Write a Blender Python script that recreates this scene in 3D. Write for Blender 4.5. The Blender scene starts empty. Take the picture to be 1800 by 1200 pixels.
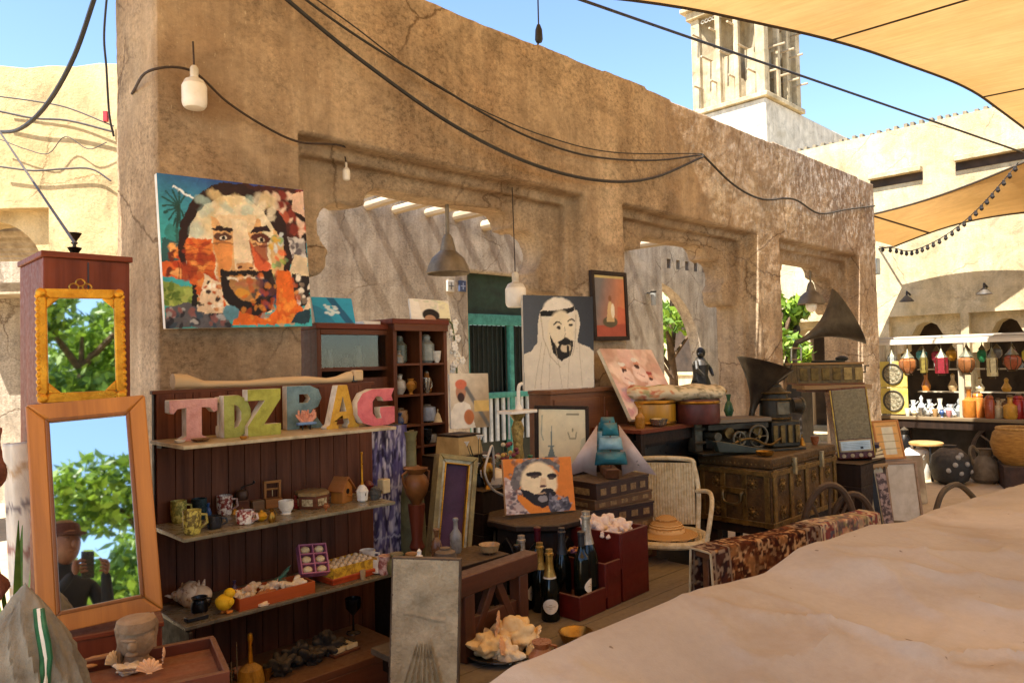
import bpy, bmesh, math, random
import numpy as np
from mathutils import Vector, Matrix
from mathutils.geometry import tessellate_polygon
PI = math.pi; R_ = math.radians
random.seed(7); RNG = np.random.default_rng(7)
scene = bpy.context.scene
COL = scene.collection

# ------------------------------------------------------------------ camera
CAM = Vector((0, 0, 1.45)); FPX = 1300.0
yaw, pitch, roll = R_(45.5), R_(1.63), R_(-1.28)
CF = Vector((math.cos(yaw)*math.cos(pitch), math.sin(yaw)*math.cos(pitch), math.sin(pitch)))
_r = Vector((math.sin(yaw), -math.cos(yaw), 0)); _u = _r.cross(CF)
CR = _r*math.cos(roll) + _u*math.sin(roll); CU = _u*math.cos(roll) - _r*math.sin(roll)
cd = bpy.data.cameras.new('camera'); cd.sensor_width = 36; cd.lens = FPX/1800*36
cd.clip_start = 0.05; cd.clip_end = 3000
cam = bpy.data.objects.new('camera', cd); COL.objects.link(cam)
cam.matrix_world = Matrix.Translation(CAM) @ Matrix((CR, CU, -CF)).transposed().to_4x4()
scene.camera = cam

# ------------------------------------------------------------------ sky and sun
SUN = Vector((-0.52, -0.035, 0.85)).normalized()
w = bpy.data.worlds.new('World'); scene.world = w; w.use_nodes = True
nt = w.node_tree; nt.nodes.clear()
sky = nt.nodes.new('ShaderNodeTexSky'); sky.sky_type = 'NISHITA'; sky.sun_disc = False
sky.sun_elevation = math.asin(SUN.z); sky.sun_rotation = math.atan2(SUN.x, SUN.y)
sky.air_density = 1.0; sky.dust_density = 0.2; sky.ozone_density = 3.0
bg = nt.nodes.new('ShaderNodeBackground'); bg.inputs[1].default_value = 0.102
wo = nt.nodes.new('ShaderNodeOutputWorld')
nt.links.new(sky.outputs[0], bg.inputs[0]); nt.links.new(bg.outputs[0], wo.inputs[0])
sl = bpy.data.lights.new('sun', 'SUN'); sl.energy = 4.2; sl.angle = R_(0.53); sl.color = (1, 0.97, 0.91)
so = bpy.data.objects.new('sun', sl); COL.objects.link(so)
so.rotation_euler = (-SUN).to_track_quat('-Z', 'Y').to_euler(); so.location = (0, 0, 20)
vs = scene.view_settings; vs.view_transform = 'Standard'; vs.look = 'None'; vs.gamma = 1; vs.exposure = 1.8
vs.use_curve_mapping = False
scene.cycles.max_bounces = 10; scene.cycles.diffuse_bounces = 5; scene.cycles.transparent_max_bounces = 12

# ------------------------------------------------------------------ pixels to places
def ray(x, y): return CF + CR*((x-900)/FPX) - CU*((y-600)/FPX)
def AY(x, y, Y): d = ray(x, y); return CAM + d*(Y/d.y)
def AX(x, y, X): d = ray(x, y); return CAM + d*(X/d.x)
def AZ(x, y, Z): d = ray(x, y); return CAM + d*((Z-CAM.z)/d.z)
def AD(x, y, k): return CAM + ray(x, y)*k
def DEP(p): return (Vector(p)-CAM).dot(CF)
def SZ(px, p): return px*DEP(p)/FPX

# ------------------------------------------------------------------ mesh helpers
class MB:
    def __init__(s): s.v = []; s.f = []
    def add(s, vs, fs, M=None):
        b = len(s.v)
        for p in vs: s.v.append(tuple(M @ Vector(p)) if M else tuple(p))
        for q in fs: s.f.append(tuple(b+i for i in q))
        return s
    def box(s, x0, x1, y0, y1, z0, z1, M=None):
        v = [(x, y, z) for z in (z0, z1) for y in (y0, y1) for x in (x0, x1)]
        return s.add(v, [(0,2,3,1),(4,5,7,6),(0,1,5,4),(2,6,7,3),(0,4,6,2),(1,3,7,5)], M)
    def bc(s, c, sz, M=None):
        return s.box(c[0]-sz[0]/2, c[0]+sz[0]/2, c[1]-sz[1]/2, c[1]+sz[1]/2, c[2]-sz[2]/2, c[2]+sz[2]/2, M)
    def bar(s, p0, p1, wx, wy):
        p0, p1 = Vector(p0), Vector(p1); d = p1-p0
        M = Matrix.Translation(p0) @ d.to_track_quat('Z', 'Y').to_matrix().to_4x4()
        return s.box(-wx/2, wx/2, -wy/2, wy/2, 0, d.length, M)
    def cone(s, p0, p1, r0, r1=None, n=12):
        r1 = r0 if r1 is None else r1
        return s.tube([p0, p1], [r0, r1], n)
    def tube(s, pts, r, n=8, closed=False):
        pts = [Vector(p) for p in pts]; m = len(pts)
        rs = r if isinstance(r, (list, tuple)) else [r]*m
        b = len(s.v); up = None
        for i, p in enumerate(pts):
            if closed: t = pts[(i+1) % m]-pts[i-1]
            else: t = pts[min(i+1, m-1)]-pts[max(i-1, 0)]
            t.normalize()
            if up is None: up = t.orthogonal().normalized()
            up = (up - t*up.dot(t)).normalized(); sd = t.cross(up)
            for k in range(n):
                a = 2*PI*k/n; s.v.append(tuple(p + (up*math.cos(a)+sd*math.sin(a))*rs[i]))
        for i in range(m if closed else m-1):
            j = (i+1) % m
            for k in range(n): s.f.append((b+i*n+k, b+i*n+(k+1) % n, b+j*n+(k+1) % n, b+j*n+k))
        if not closed:
            s.f.append(tuple(b+k for k in reversed(range(n)))); s.f.append(tuple(b+(m-1)*n+k for k in range(n)))
        return s
    def lathe(s, prof, n=20, M=None, sq=None):
        v = []; f = []; m = len(prof)
        for (r, z) in prof:
            for k in range(n):
                a = 2*PI*k/n; v.append((max(r, 1e-4)*math.cos(a)*(sq or 1), max(r, 1e-4)*math.sin(a), z))
        for i in range(m-1):
            for k in range(n): f.append((i*n+k, i*n+(k+1) % n, (i+1)*n+(k+1) % n, (i+1)*n+k))
        f.append(tuple(reversed(range(n)))); f.append(tuple((m-1)*n+k for k in range(n)))
        return s.add(v, f, M)
    def ell(s, c, r, n=14, m=9, M=None):
        T = Matrix.Translation(c) @ Matrix.Diagonal((r[0], r[1], r[2], 1))
        if M: T = M @ T
        return s.lathe([(math.sin(PI*i/m), -math.cos(PI*i/m)) for i in range(m+1)], n, T)
    def prism(s, loops, d0, d1, M=None):
        """loops: outer + holes, 2D (x,z); extruded along y from d0 to d1"""
        flat = [p for L in loops for p in L]; n = len(flat)
        tris = tessellate_polygon([[Vector((p[0], p[1], 0)) for p in L] for L in loops])
        v = [(p[0], d0, p[1]) for p in flat]+[(p[0], d1, p[1]) for p in flat]
        f = []
        for t in tris:
            a, b_, c = [Vector((flat[i][0], flat[i][1], 0)) for i in t]
            if (b_-a).cross(c-a).z < 0: t = (t[0], t[2], t[1])
            f.append((t[0], t[1], t[2])); f.append((t[2]+n, t[1]+n, t[0]+n))
        o = 0
        for li, L in enumerate(loops):
            k = len(L)
            ar = sum(L[i][0]*L[(i+1) % k][1]-L[(i+1) % k][0]*L[i][1] for i in range(k))
            fl = (ar > 0) == (li == 0)
            for i in range(k):
                a, b_ = o+i, o+(i+1) % k
                f.append((a, a+n, b_+n, b_) if fl else (b_, b_+n, a+n, a))
            o += k
        return s.add(v, f, M)
    def grid(s, P, closed_u=False):
        """P: array (nu, nv, 3)"""
        nu, nv = P.shape[:2]
        fs = [(i*nv+j, ((i+1) % nu)*nv+j, ((i+1) % nu)*nv+j+1, i*nv+j+1) for i in range(nu if closed_u else nu-1) for j in range(nv-1)]
        return s.add([tuple(p) for p in P.reshape(-1, 3)], fs)
    def build(s, name, mat=None, parent=None, bev=0, ang=35, loc=None, smooth=True):
        me = bpy.data.meshes.new(name); me.from_pydata(s.v, [], s.f); me.update()
        return link(name, me, mat, parent, bev, ang, loc, smooth)
def link(name, me, mat=None, parent=None, bev=0, ang=35, loc=None, smooth=True):
    if smooth:
        me.shade_smooth(); me.set_sharp_from_angle(angle=R_(ang))
    o = bpy.data.objects.new(name, me); COL.objects.link(o)
    if mat: me.materials.append(mat)
    if parent: o.parent = parent
    if loc is not None: o.location = loc
    if bev:
        b = o.modifiers.new('bevel', 'BEVEL'); b.width = bev; b.segments = 2; b.limit_method = 'ANGLE'; b.angle_limit = R_(40)
    return o
def solid(o, t, off=0):
    m = o.modifiers.new('solid', 'SOLIDIFY'); m.thickness = t; m.offset = off; return o
def tag(o, label, cat, group=None):
    o['label'] = label; o['category'] = cat
    if group: o['group'] = group
    return o
def struct(o): o['kind'] = 'structure'; return o
def thing(name, label, cat, loc=(0, 0, 0), rz=0, group=None, rot=None):
    o = bpy.data.objects.new(name, None); COL.objects.link(o); o.location = loc
    o.empty_display_size = 0.1
    o.rotation_euler = rot if rot else (0, 0, R_(rz))
    return tag(o, label, cat, group)
def one(name, mb, mat, label, cat, loc=(0, 0, 0), rz=0, group=None, bev=0, ang=35):
    o = mb.build(name, mat, None, bev, ang, loc); o.rotation_euler = (0, 0, R_(rz)); return tag(o, label, cat, group)
def copy_tree(o, parent=None):
    c = o.copy(); COL.objects.link(c); c.parent = parent
    for ch in [x for x in COL.objects if x.parent == o]: copy_tree(ch, c)
    return c
def arc(cx, cz, r, a0, a1, n):
    return [(cx+r*math.cos(R_(a0+(a1-a0)*i/n)), cz+r*math.sin(R_(a0+(a1-a0)*i/n))) for i in range(n+1)]
def cat_curve(pts, n=10):
    """smooth curve through points"""
    P = [Vector(p) for p in pts]; P = [P[0]*2-P[1]]+P+[P[-1]*2-P[-2]]; out = []
    for i in range(1, len(P)-2):
        for k in range(n):
            t = k/n; a, b, c, d = P[i-1:i+3]
            out.append(0.5*((2*b)+(c-a)*t+(2*a-5*b+4*c-d)*t*t+(3*b-a-3*c+d)*t**3))
    return out+[P[-2]]

# ------------------------------------------------------------------ materials
def S(h):
    if not isinstance(h, str): return tuple(h)
    c = [int(h[i:i+2], 16)/255 for i in (0, 2, 4)]
    return tuple(x/12.92 if x <= .04045 else ((x+.055)/1.055)**2.4 for x in c)
def c4(c): return (*S(c), 1)
class NT:
    def __init__(s, name):
        s.m = bpy.data.materials.new(name); s.m.use_nodes = True; s.t = s.m.node_tree; s.t.nodes.clear()
        s.out = s.n('OutputMaterial'); s.b = s.n('BsdfPrincipled'); s.l(s.b, 0, s.out, 0)
        s.tc = s.n('TexCoord')
    def n(s, k, **kw):
        o = s.t.nodes.new('ShaderNode'+k)
        for a, b in kw.items(): setattr(o, a, b)
        return o
    def l(s, a, i, b, j): s.t.links.new(a.outputs[i], b.inputs[j]); return b
    def mapping(s, sc=(1, 1, 1), coord='Object'):
        m = s.n('Mapping'); m.inputs['Scale'].default_value = sc; s.l(s.tc, coord, m, 0); return m
    def noise(s, scale, det=5, rough=.6, vec=None, dist=0):
        o = s.n('TexNoise'); o.inputs['Scale'].default_value = scale; o.inputs['Detail'].default_value = det
        o.inputs['Roughness'].default_value = rough; o.inputs['Distortion'].default_value = dist
        s.l(vec or s.tc, 0 if vec else 'Object', o, 'Vector'); return o
    def ramp(s, src, stops, out=0):
        r = s.n('ValToRGB'); e = r.color_ramp.elements
        while len(e) < len(stops): e.new(.5)
        for k, (p, c) in zip(e, stops): k.position = p; k.color = c if len(c) == 4 else (*c, 1)
        s.l(src, out, r, 0); return r
    def mix(s, fac, a, b, mode='MIX', fo=0, ao=0, bo=0):
        m = s.n('MixRGB', blend_type=mode)
        for x, o, i in ((fac, fo, 0), (a, ao, 1), (b, bo, 2)):
            if isinstance(x, (int, float)): m.inputs[i].default_value = x
            elif isinstance(x, (tuple, str)): m.inputs[i].default_value = c4(x)
            else: s.l(x, o, m, i)
        return m
    def bump(s, src, st, dist=.01, out=0, prev=None):
        b = s.n('Bump'); b.inputs['Strength'].default_value = st; b.inputs['Distance'].default_value = dist
        s.l(src, out, b, 'Height')
        if prev: s.l(prev, 0, b, 'Normal')
        return b
    def fin(s, col=None, rough=.6, metal=0, bump=None, spec=.4):
        if col is not None:
            if isinstance(col, (tuple, str)): s.b.inputs['Base Color'].default_value = c4(col)
            else: s.l(col, 0, s.b, 'Base Color')
        s.b.inputs['Roughness'].default_value = rough; s.b.inputs['Metallic'].default_value = metal
        s.b.inputs['Specular IOR Level'].default_value = spec
        if bump: s.l(bump, 0, s.b, 'Normal')
        return s.m
_MC = {}
def mat(c1, c2=None, scale=8, rough=.6, metal=0, bump=.3, bs=60, bd=.003, st=(1, 1, 1), spec=.4, lo=.35, hi=.65, dust=.12):
    """mottled two-tone material with fine relief, uneven gloss and a little settled dust"""
    key = (c1, c2, scale, rough, metal, bump, bs, bd, st, spec, lo, hi, dust)
    if key in _MC: return _MC[key]
    N = NT('m_%d' % len(_MC)); mp = N.mapping(st)
    if c2 is None: c2 = tuple(x*.68 for x in S(c1))
    r = N.ramp(N.noise(scale, 7, .65, mp, .3), [(lo, S(c2)), (hi, S(c1))])
    col = r
    if dust:
        g = N.n('NewGeometry'); sx = N.n('SeparateXYZ'); N.l(g, 'Normal', sx, 0)
        dn = N.noise(scale*3+7, 5, .7)
        mu = N.n('Math', operation='MULTIPLY'); N.l(sx, 2, mu, 0); N.l(dn, 0, mu, 1)
        rr = N.ramp(mu, [(.15, (0, 0, 0)), (.75, (dust*4, dust*4, dust*4))])
        col = N.mix(rr, r, '9c8768')
    b = N.bump(N.noise(bs, 6, .7, mp), bump, bd)
    rn = N.ramp(N.noise(scale*2.3, 4, .6), [(.3, (max(rough-.12, .03),)*3), (.7, (min(rough+.12, 1),)*3)])
    m = N.fin(col, rough, metal, b, spec); N.l(rn, 0, N.b, 'Roughness'); _MC[key] = m; return m
def wood(c1, c2, axis='z', scale=26, rough=.5, spec=.4):
    st = {'x': (.06, 1, 1), 'y': (1, .06, 1), 'z': (1, 1, .06)}[axis]
    return mat(c1, c2, scale, rough, 0, .25, 90, .002, st, spec, .3, .7, .1)
def paintm():
    if 'paint' in _MC: return _MC['paint']
    N = NT('painted'); a = N.n('Attribute', attribute_name='Col')
    b = N.bump(N.noise(220, 4, .7), .25, .001)
    N.l(a, 0, N.b, 'Base Color'); _MC['paint'] = N.fin(None, .62, 0, b, .3); return _MC['paint']
def woolm():
    if 'wool' in _MC: return _MC['wool']
    N = NT('woven'); a = N.n('Attribute', attribute_name='Col')
    b = N.bump(N.noise(300, 4, .8), .8, .004)
    N.l(a, 0, N.b, 'Base Color'); _MC['wool'] = N.fin(None, .95, 0, b, .1); return _MC['wool']
def glassm(col=(.8, .9, .85), rough=.03):
    k = ('glass', col, rough)
    if k in _MC: return _MC[k]
    N = NT('glass'); N.b.inputs['Transmission Weight'].default_value = 1; N.b.inputs['IOR'].default_value = 1.45
    _MC[k] = N.fin(tuple(col), rough, 0, None, .5); return _MC[k]

# ------------------------------------------------------------------ painted surfaces (colour attribute on a fine mesh)
def vnoise(U, V, sc, seed=0):
    r = np.random.default_rng(seed); G = r.random((64, 64))
    x, y = np.asarray(U)*sc, np.asarray(V)*sc; xi, yi = np.floor(x).astype(int), np.floor(y).astype(int)
    fx, fy = x-xi, y-yi; fx, fy = fx*fx*(3-2*fx), fy*fy*(3-2*fy); a = lambda i, j: G[(xi+i) % 64, (yi+j) % 64]
    return (a(0, 0)*(1-fx)+a(1, 0)*fx)*(1-fy)+(a(0, 1)*(1-fx)+a(1, 1)*fx)*fy
def fbm(U, V, sc, seed=0, o=4): return sum(vnoise(U, V, sc*2**i, seed+i)/2**(i+1) for i in range(o))/(1-.5**o)
class Cv:
    def __init__(s, nx, ny, bg='ffffff'):
        s.nx, s.ny = nx, ny; s.U, s.V = np.meshgrid(np.linspace(0, 1, nx), np.linspace(0, 1, ny), indexing='ij')
        s.c = np.ones((nx, ny, 3))*np.array(S(bg)); s.wob = 0
    def put(s, m, col, a=1):
        m = np.clip(m, 0, 1)*a; s.c += (np.array(S(col))-s.c)*m[..., None]; return s
    def uv(s):
        if not s.wob: return s.U, s.V
        if getattr(s, '_w', None) == s.wob: return s._uv
        s._w = s.wob; s._uv = (s.U+(fbm(s.U, s.V, 9, 31)-.5)*s.wob, s.V+(fbm(s.U, s.V, 9, 77)-.5)*s.wob+(fbm(s.U, s.V, 34, 12)-.5)*s.wob*.9); return s._uv
    def ell(s, cx, cy, rx, ry, col, a=1, rot=0, soft=.15):
        U, V = s.uv(); c, q = math.cos(R_(rot)), math.sin(R_(rot)); x, y = U-cx, V-cy
        d = np.hypot((x*c+y*q)/rx, (-x*q+y*c)/ry); return s.put((1-d)/soft+.5, col, a)
    def inside(s, pts):
        U, V = s.uv(); m = np.zeros_like(U, bool); n = len(pts)
        for i in range(n):
            (x0, y0), (x1, y1) = pts[i], pts[(i+1) % n]
            if y0 == y1: continue
            m ^= ((y0 > V) != (y1 > V)) & (U < (x1-x0)*(V-y0)/(y1-y0)+x0)
        return m
    def poly(s, pts, col, a=1): return s.put(s.inside(pts).astype(float), col, a)
    def line(s, pts, wd, col, a=1):
        U, V = s.uv(); d = np.full_like(U, 9)
        for (x0, y0), (x1, y1) in zip(pts[:-1], pts[1:]):
            t = np.clip(((U-x0)*(x1-x0)+(V-y0)*(y1-y0))/max((x1-x0)**2+(y1-y0)**2, 1e-9), 0, 1)
            d = np.minimum(d, np.hypot(U-x0-t*(x1-x0), V-y0-t*(y1-y0)))
        return s.put((wd/2-d)/(wd*.35)+.5, col, a)
    def grad(s, c0, c1, p0, p1, m=None, a=1):
        t = np.clip(((s.U-p0[0])*(p1[0]-p0[0])+(s.V-p0[1])*(p1[1]-p0[1]))/((p1[0]-p0[0])**2+(p1[1]-p0[1])**2), 0, 1)[..., None]
        g = np.array(S(c0))*(1-t)+np.array(S(c1))*t; k = (np.ones_like(s.U) if m is None else m)[..., None]*a
        s.c += (g-s.c)*k; return s
    def brush(s, n, r, seed=1, jit=.18):
        """short paint strokes that pick up the colour under them"""
        g = np.random.default_rng(seed); nx, ny = s.nx, s.ny; R = int(r*nx*2.2)+2
        for i in range(n):
            x, y = g.integers(0, nx), g.integers(0, ny); c = s.c[x, y]*(1+jit*g.normal())*(1+.05*g.normal(size=3)); a = g.random()*PI
            x0, x1, y0, y1 = max(x-R, 0), min(x+R, nx), max(y-R, 0), min(y+R, ny)
            X, Y = np.meshgrid(np.arange(x0, x1)-x, np.arange(y0, y1)-y, indexing='ij'); ca, sa = math.cos(a), math.sin(a)
            m = np.clip((1-np.hypot((X*ca+Y*sa)/(r*nx*2), (-X*sa+Y*ca)/(r*nx*.6)))*2.5, 0, .75)[..., None]
            s.c[x0:x1, y0:y1] += (np.clip(c, 0, 1)-s.c[x0:x1, y0:y1])*m
        return s
    def tint(s, amt, sc, seed=3, m=None):
        k = 1+amt*(fbm(s.U, s.V, sc, seed)-.5)*2; k = k if m is None else 1+(k-1)*m
        s.c = np.clip(s.c*k[..., None], 0, 1); return s
    def spots(s, n, box, cols, r, seed=1, a=1):
        g = np.random.default_rng(seed)
        for i in range(n):
            s.ell(box[0]+g.random()*(box[1]-box[0]), box[2]+g.random()*(box[3]-box[2]), r*(.5+g.random()), r*(.5+g.random()), cols[i % len(cols)], a, g.random()*180, .4)
        return s
def colmesh(name, P, C, mat, parent=None, loc=None, ang=60):
    """grid P (nu,nv,3) coloured by C (nu,nv,3)"""
    b = MB().grid(P); me = bpy.data.meshes.new(name); me.from_pydata(b.v, [], b.f); me.update()
    at = me.attributes.new('Col', 'FLOAT_COLOR', 'POINT')
    at.data.foreach_set('color', np.concatenate([C, np.ones(C.shape[:2]+(1,))], -1).astype(np.float32).ravel())
    return link(name, me, mat, parent, 0, ang, loc)
def rmat(yaw, lean, rl): return Matrix.Rotation(R_(yaw), 4, 'Z') @ Matrix.Rotation(R_(-lean), 4, 'X') @ Matrix.Rotation(R_(rl), 4, 'Y')
def panel(name, label, cat, c, yaw, lean, rl, group=None):
    """thing whose local frame is a picture: x right, z up, facing -y, origin at its centre"""
    t = thing(name, label, cat, c, group=group); t.rotation_euler = rmat(yaw, lean, rl).to_euler(); return t
def picture(t, cv, w, h, th=.025, body='e8e0d0', y=None):
    X = (cv.U-.5)*w; Z = (cv.V-.5)*h; Y = np.full_like(X, -th/2-.0015 if y is None else y)
    colmesh('picture', np.stack([X, Y, Z], -1), cv.c, paintm(), t)
    if body: MB().box(-w/2, w/2, -th/2, th/2, -h/2, h/2).build('canvas_stretcher', mat(body), t, .003)
def frame(t, w, h, fw, th, m, name='frame', prof=None, bev=.004):
    """four mitred rails, each its own part; w,h outer size"""
    a, b = w/2, h/2
    for q in ([(-a, b), (a, b), (a-fw, b-fw), (-a+fw, b-fw)], [(a, b), (a, -b), (a-fw, -b+fw), (a-fw, b-fw)],
              [(a, -b), (-a, -b), (-a+fw, -b+fw), (a-fw, -b+fw)], [(-a, -b), (-a, b), (-a+fw, b-fw), (-a+fw, -b+fw)]):
        MB().prism([q], -th/2, th/2).build(name+'_rail', m, t, bev)

# ------------------------------------------------------------------ plaster
def mud(name, c1, c2, blot='7a4a24', cracks=.5, peel=None, straw=.35, streak=.35, bump=.55, pc='d6cabc', bloth=.74):
    N = NT(name)
    big = N.ramp(N.noise(.8, 6, .6, None, .4), [(.3, S(c2)), (.7, S(c1))])
    med = N.ramp(N.noise(3.2, 9, .68, None, .7), [(.32, (.55,)*3), (.50, (.92,)*3), (.68, (1.18,)*3)])
    col = N.mix(.8, big, med, 'MULTIPLY')
    st = N.ramp(N.noise(2.2, 8, .72, N.mapping((2.4, 2.4, .22))), [(.38, (.55, .5, .47)), (.62, (1, 1, 1))])
    col = N.mix(streak, col, st, 'MULTIPLY')
    bl = N.ramp(N.noise(1.7, 3, .5, None, .6), [(.62, (0, 0, 0)), (bloth, (.55,)*3)])
    col = N.mix(bl, col, blot)
    sw = N.ramp(N.noise(38, 6, .8, N.mapping((1, 1, 1.3))), [(.36, (.42,)*3), (.52, (.95,)*3), (.66, (1.18,)*3)])
    col = N.mix(N.ramp(N.noise(1.4, 5, .6, None, .8), [(.34, (straw*.35,)*3), (.62, (min(1, straw*1.5),)*3)]), col, sw, 'MULTIPLY')
    fl = N.ramp(N.noise(70, 3, .7, N.mapping((1, 1, .35))), [(.64, (0, 0, 0)), (.72, (.35,)*3)])
    col = N.mix(fl, col, tuple(min(1, x*1.5) for x in S(c1)))
    nd = N.noise(3.2, 6, .7); mv = N.mix(.16, N.tc, nd, 'ADD', ao='Object', bo=1)
    vo = N.n('TexVoronoi', feature='DISTANCE_TO_EDGE'); vo.inputs['Scale'].default_value = 1.25; N.l(mv, 0, vo, 'Vector')
    cr = N.ramp(vo, [(.0, (1, 1, 1)), (.004, (.75,)*3), (.010, (0, 0, 0))])
    cm = N.ramp(N.noise(1.1, 3, .5), [(.45, (0, 0, 0)), (.58, (cracks,)*3)])
    ck = N.mix(1, cr, cm, 'MULTIPLY'); col = N.mix(ck, col, '54391f')
    if peel:
        x0, x1, z0, z1 = peel
        sx = N.n('SeparateXYZ'); N.l(N.tc, 'Object', sx, 0)
        def mr(ax, a, b):
            q = N.n('MapRange', clamp=True); N.l(sx, ax, q, 0); q.inputs[1].default_value = a; q.inputs[2].default_value = b; return q
        m1 = N.mix(1, mr(0, x0, x1), mr(2, z0, z1), 'MULTIPLY')
        gy = N.ramp(N.noise(1.6, 5, .6), [(.35, (.15,)*3), (.6, (.85,)*3)])
        col = N.mix(N.mix(1, m1, gy, 'MULTIPLY'), col, '7d6a5c')
        pn = N.ramp(N.noise(17, 8, .78, N.mapping((1, 1, .5)), 0), [(.50, (0, 0, 0)), (.57, (1,)*3)])
        pm = N.ramp(N.noise(1.3, 4, .6, None, .5), [(.34, (0, 0, 0)), (.46, (1,)*3)])
        col = N.mix(N.mix(1, N.mix(1, pn, pm, 'MULTIPLY'), m1, 'MULTIPLY'), col, pc)
    b = N.bump(N.noise(7, 8, .75), bump, .03); b = N.bump(N.noise(48, 7, .8), bump, .012, prev=b); b = N.bump(N.noise(130, 4, .8), bump, .006, prev=b)
    inv = N.n('Invert'); N.l(ck, 0, inv, 1); b = N.bump(inv, .6, .02, prev=b)
    return N.fin(col, .93, 0, b, .15)
MUD = mud('mud_plaster', 'dfc6a4', 'c09e78', '93704e', cracks=.65, peel=(4.6, 8.0, 1.9, 3.2), straw=.65, streak=.6, bump=.85)
MUD_PALE = mud('pale_plaster', 'dec698', 'c7aa76', 'a98a58', .35, None, .45, .3, .6)
MUD_CREAM = mud('cream_plaster', 'dccba6', 'c8b286', 'b09868', .35, None, .35, .4, .5)
MUD_GREY = mud('grey_plaster', 'd6c6ae', 'b3a087', '8f7c66', .6, None, .55, .75, .7)
MUD_TOWER = mud('tower_plaster', 'd2c2a2', 'b5a17c', '957f5c', .35, None, .3, .45, .5)
MUD_WHITE = mud('white_plaster', 'ddd5c4', 'c6bca8', 'ab9f88', .2, None, .25, .4, .4)
POLE = wood('c9b79a', '8f7a5e', 'y', 12, .85)
POLEZ = wood('b09a7c', '7c6850', 'z', 12, .85)
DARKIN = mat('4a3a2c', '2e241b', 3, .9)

# ------------------------------------------------------------------ ground
def ground():
    N = NT('sandy_ground')
    c = N.ramp(N.noise(.35, 8, .65), [(.3, S('b89f7c')), (.7, S('cfb995'))])
    c = N.mix(.5, c, N.ramp(N.noise(9, 8, .75), [(.3, (.6,)*3), (.65, (1.05,)*3)]), 'MULTIPLY')
    b = N.bump(N.noise(30, 8, .75), .4, .01)
    m = N.fin(c, .9, 0, b, .2)
    n = 41; s = np.linspace(-1, 1, n); s = np.sign(s)*np.abs(s)**2.2*320
    X, Y = np.meshgrid(s, s, indexing='ij')
    struct(MB().grid(np.stack([X, Y, np.zeros_like(X)], -1)).build('ground', m))
ground()

# ------------------------------------------------------------------ the arcade wall
WX0, WX1, WY0, WY1, WZ = 1.13, 9.53, 3.30, 3.85, 3.55
BAYS = [(1.80, 4.00), (4.43, 6.49), (6.95, 8.98)]
RTOP = 2.61
def foil(x0, x1, top):
    """multifoil arch opening from left foot to right foot (x,z)"""
    def half():
        p = [(0, 2.03-RTOP+top), (.13, 2.03-RTOP+top)]
        p += arc(.15, top-.49, .10, -85, 15, 5)                     # small lower lobe
        p += [(.27, top-.455)]
        p += arc(.335, top-.315, .145, 215, 70, 9)                  # big scallop
        p += [(.44, top-.175), (.50, top-.165)]
        p += arc(.60, top-.175, .12, 170, 95, 5)
        return p
    h = half(); L = [(x0+a, z) for a, z in h]; Rr = [(x1-a, z) for a, z in reversed(h)]
    return L+Rr
def adobe(name, parts, m, vox, label, cat, disp=((.6, .022), (.12, .007), (.04, .005))):
    mb = MB()
    for loops, y0, y1 in parts: mb.prism(loops, y0, y1)
    o = mb.build(name, m, None, 0, 35, None, False); tag(o, label, cat)
    r = o.modifiers.new('remesh', 'REMESH'); r.mode = 'VOXEL'; r.voxel_size = vox; r.use_smooth_shade = True
    s = o.modifiers.new('smooth', 'SMOOTH'); s.factor = .5; s.iterations = 1
    for i, (sc, st) in enumerate(disp):
        t = bpy.data.textures.new(name+'_tex', 'CLOUDS'); t.noise_scale = sc; t.noise_depth = 3
        d = o.modifiers.new('uneven', 'DISPLACE'); d.texture = t; d.strength = st; d.mid_level = .5; d.texture_coords = 'GLOBAL'
    return o
def wall_outline(openings, jag=.012, top=WZ, x0=WX0, x1=WX1, z0=-.05):
    pts = [(x0, z0)]
    for op in openings: pts += [(op[0][0], z0)]+op+[(op[-1][0], z0)]
    pts += [(x1, z0)]; g = random.Random(4)
    n = 26
    for i in range(n+1):
        x = x1+(x0-x1)*i/n; pts.append((x, top+g.uniform(-jag, jag)+.008*math.sin(x*1.7)))
    return pts
rect = [[(a, RTOP), (b, RTOP)] for a, b in BAYS]
arcs = [foil(a+.03, b-.03, 2.52) for a, b in BAYS]
awall = adobe('arcade_wall', [([wall_outline(rect)], WY0, 3.435), ([wall_outline([[(a+.07, RTOP-.06), (b-.07, RTOP-.06)] for a, b in BAYS])], 3.43, 3.53), ([wall_outline(arcs)], 3.52, 3.73), ([[(WX0, -.05), (1.74, -.05), (1.74, 3.5), (WX0, 3.5)]], 3.71, WY1)], MUD, .0165,
              'brown mud plastered wall with three lobed arches behind the antiques', 'wall')
for px, py, wd in ((946, 84, .42), (1125, 166, .30)):
    p = AY(px, py, 3.72); g = MB(); g.ell((0, 0, 0), (wd/2, .14, .16), 16, 10)
    o = g.build('parapet_cap', MUD_WHITE, awall, loc=(p.x, 3.72, 3.55))

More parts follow.
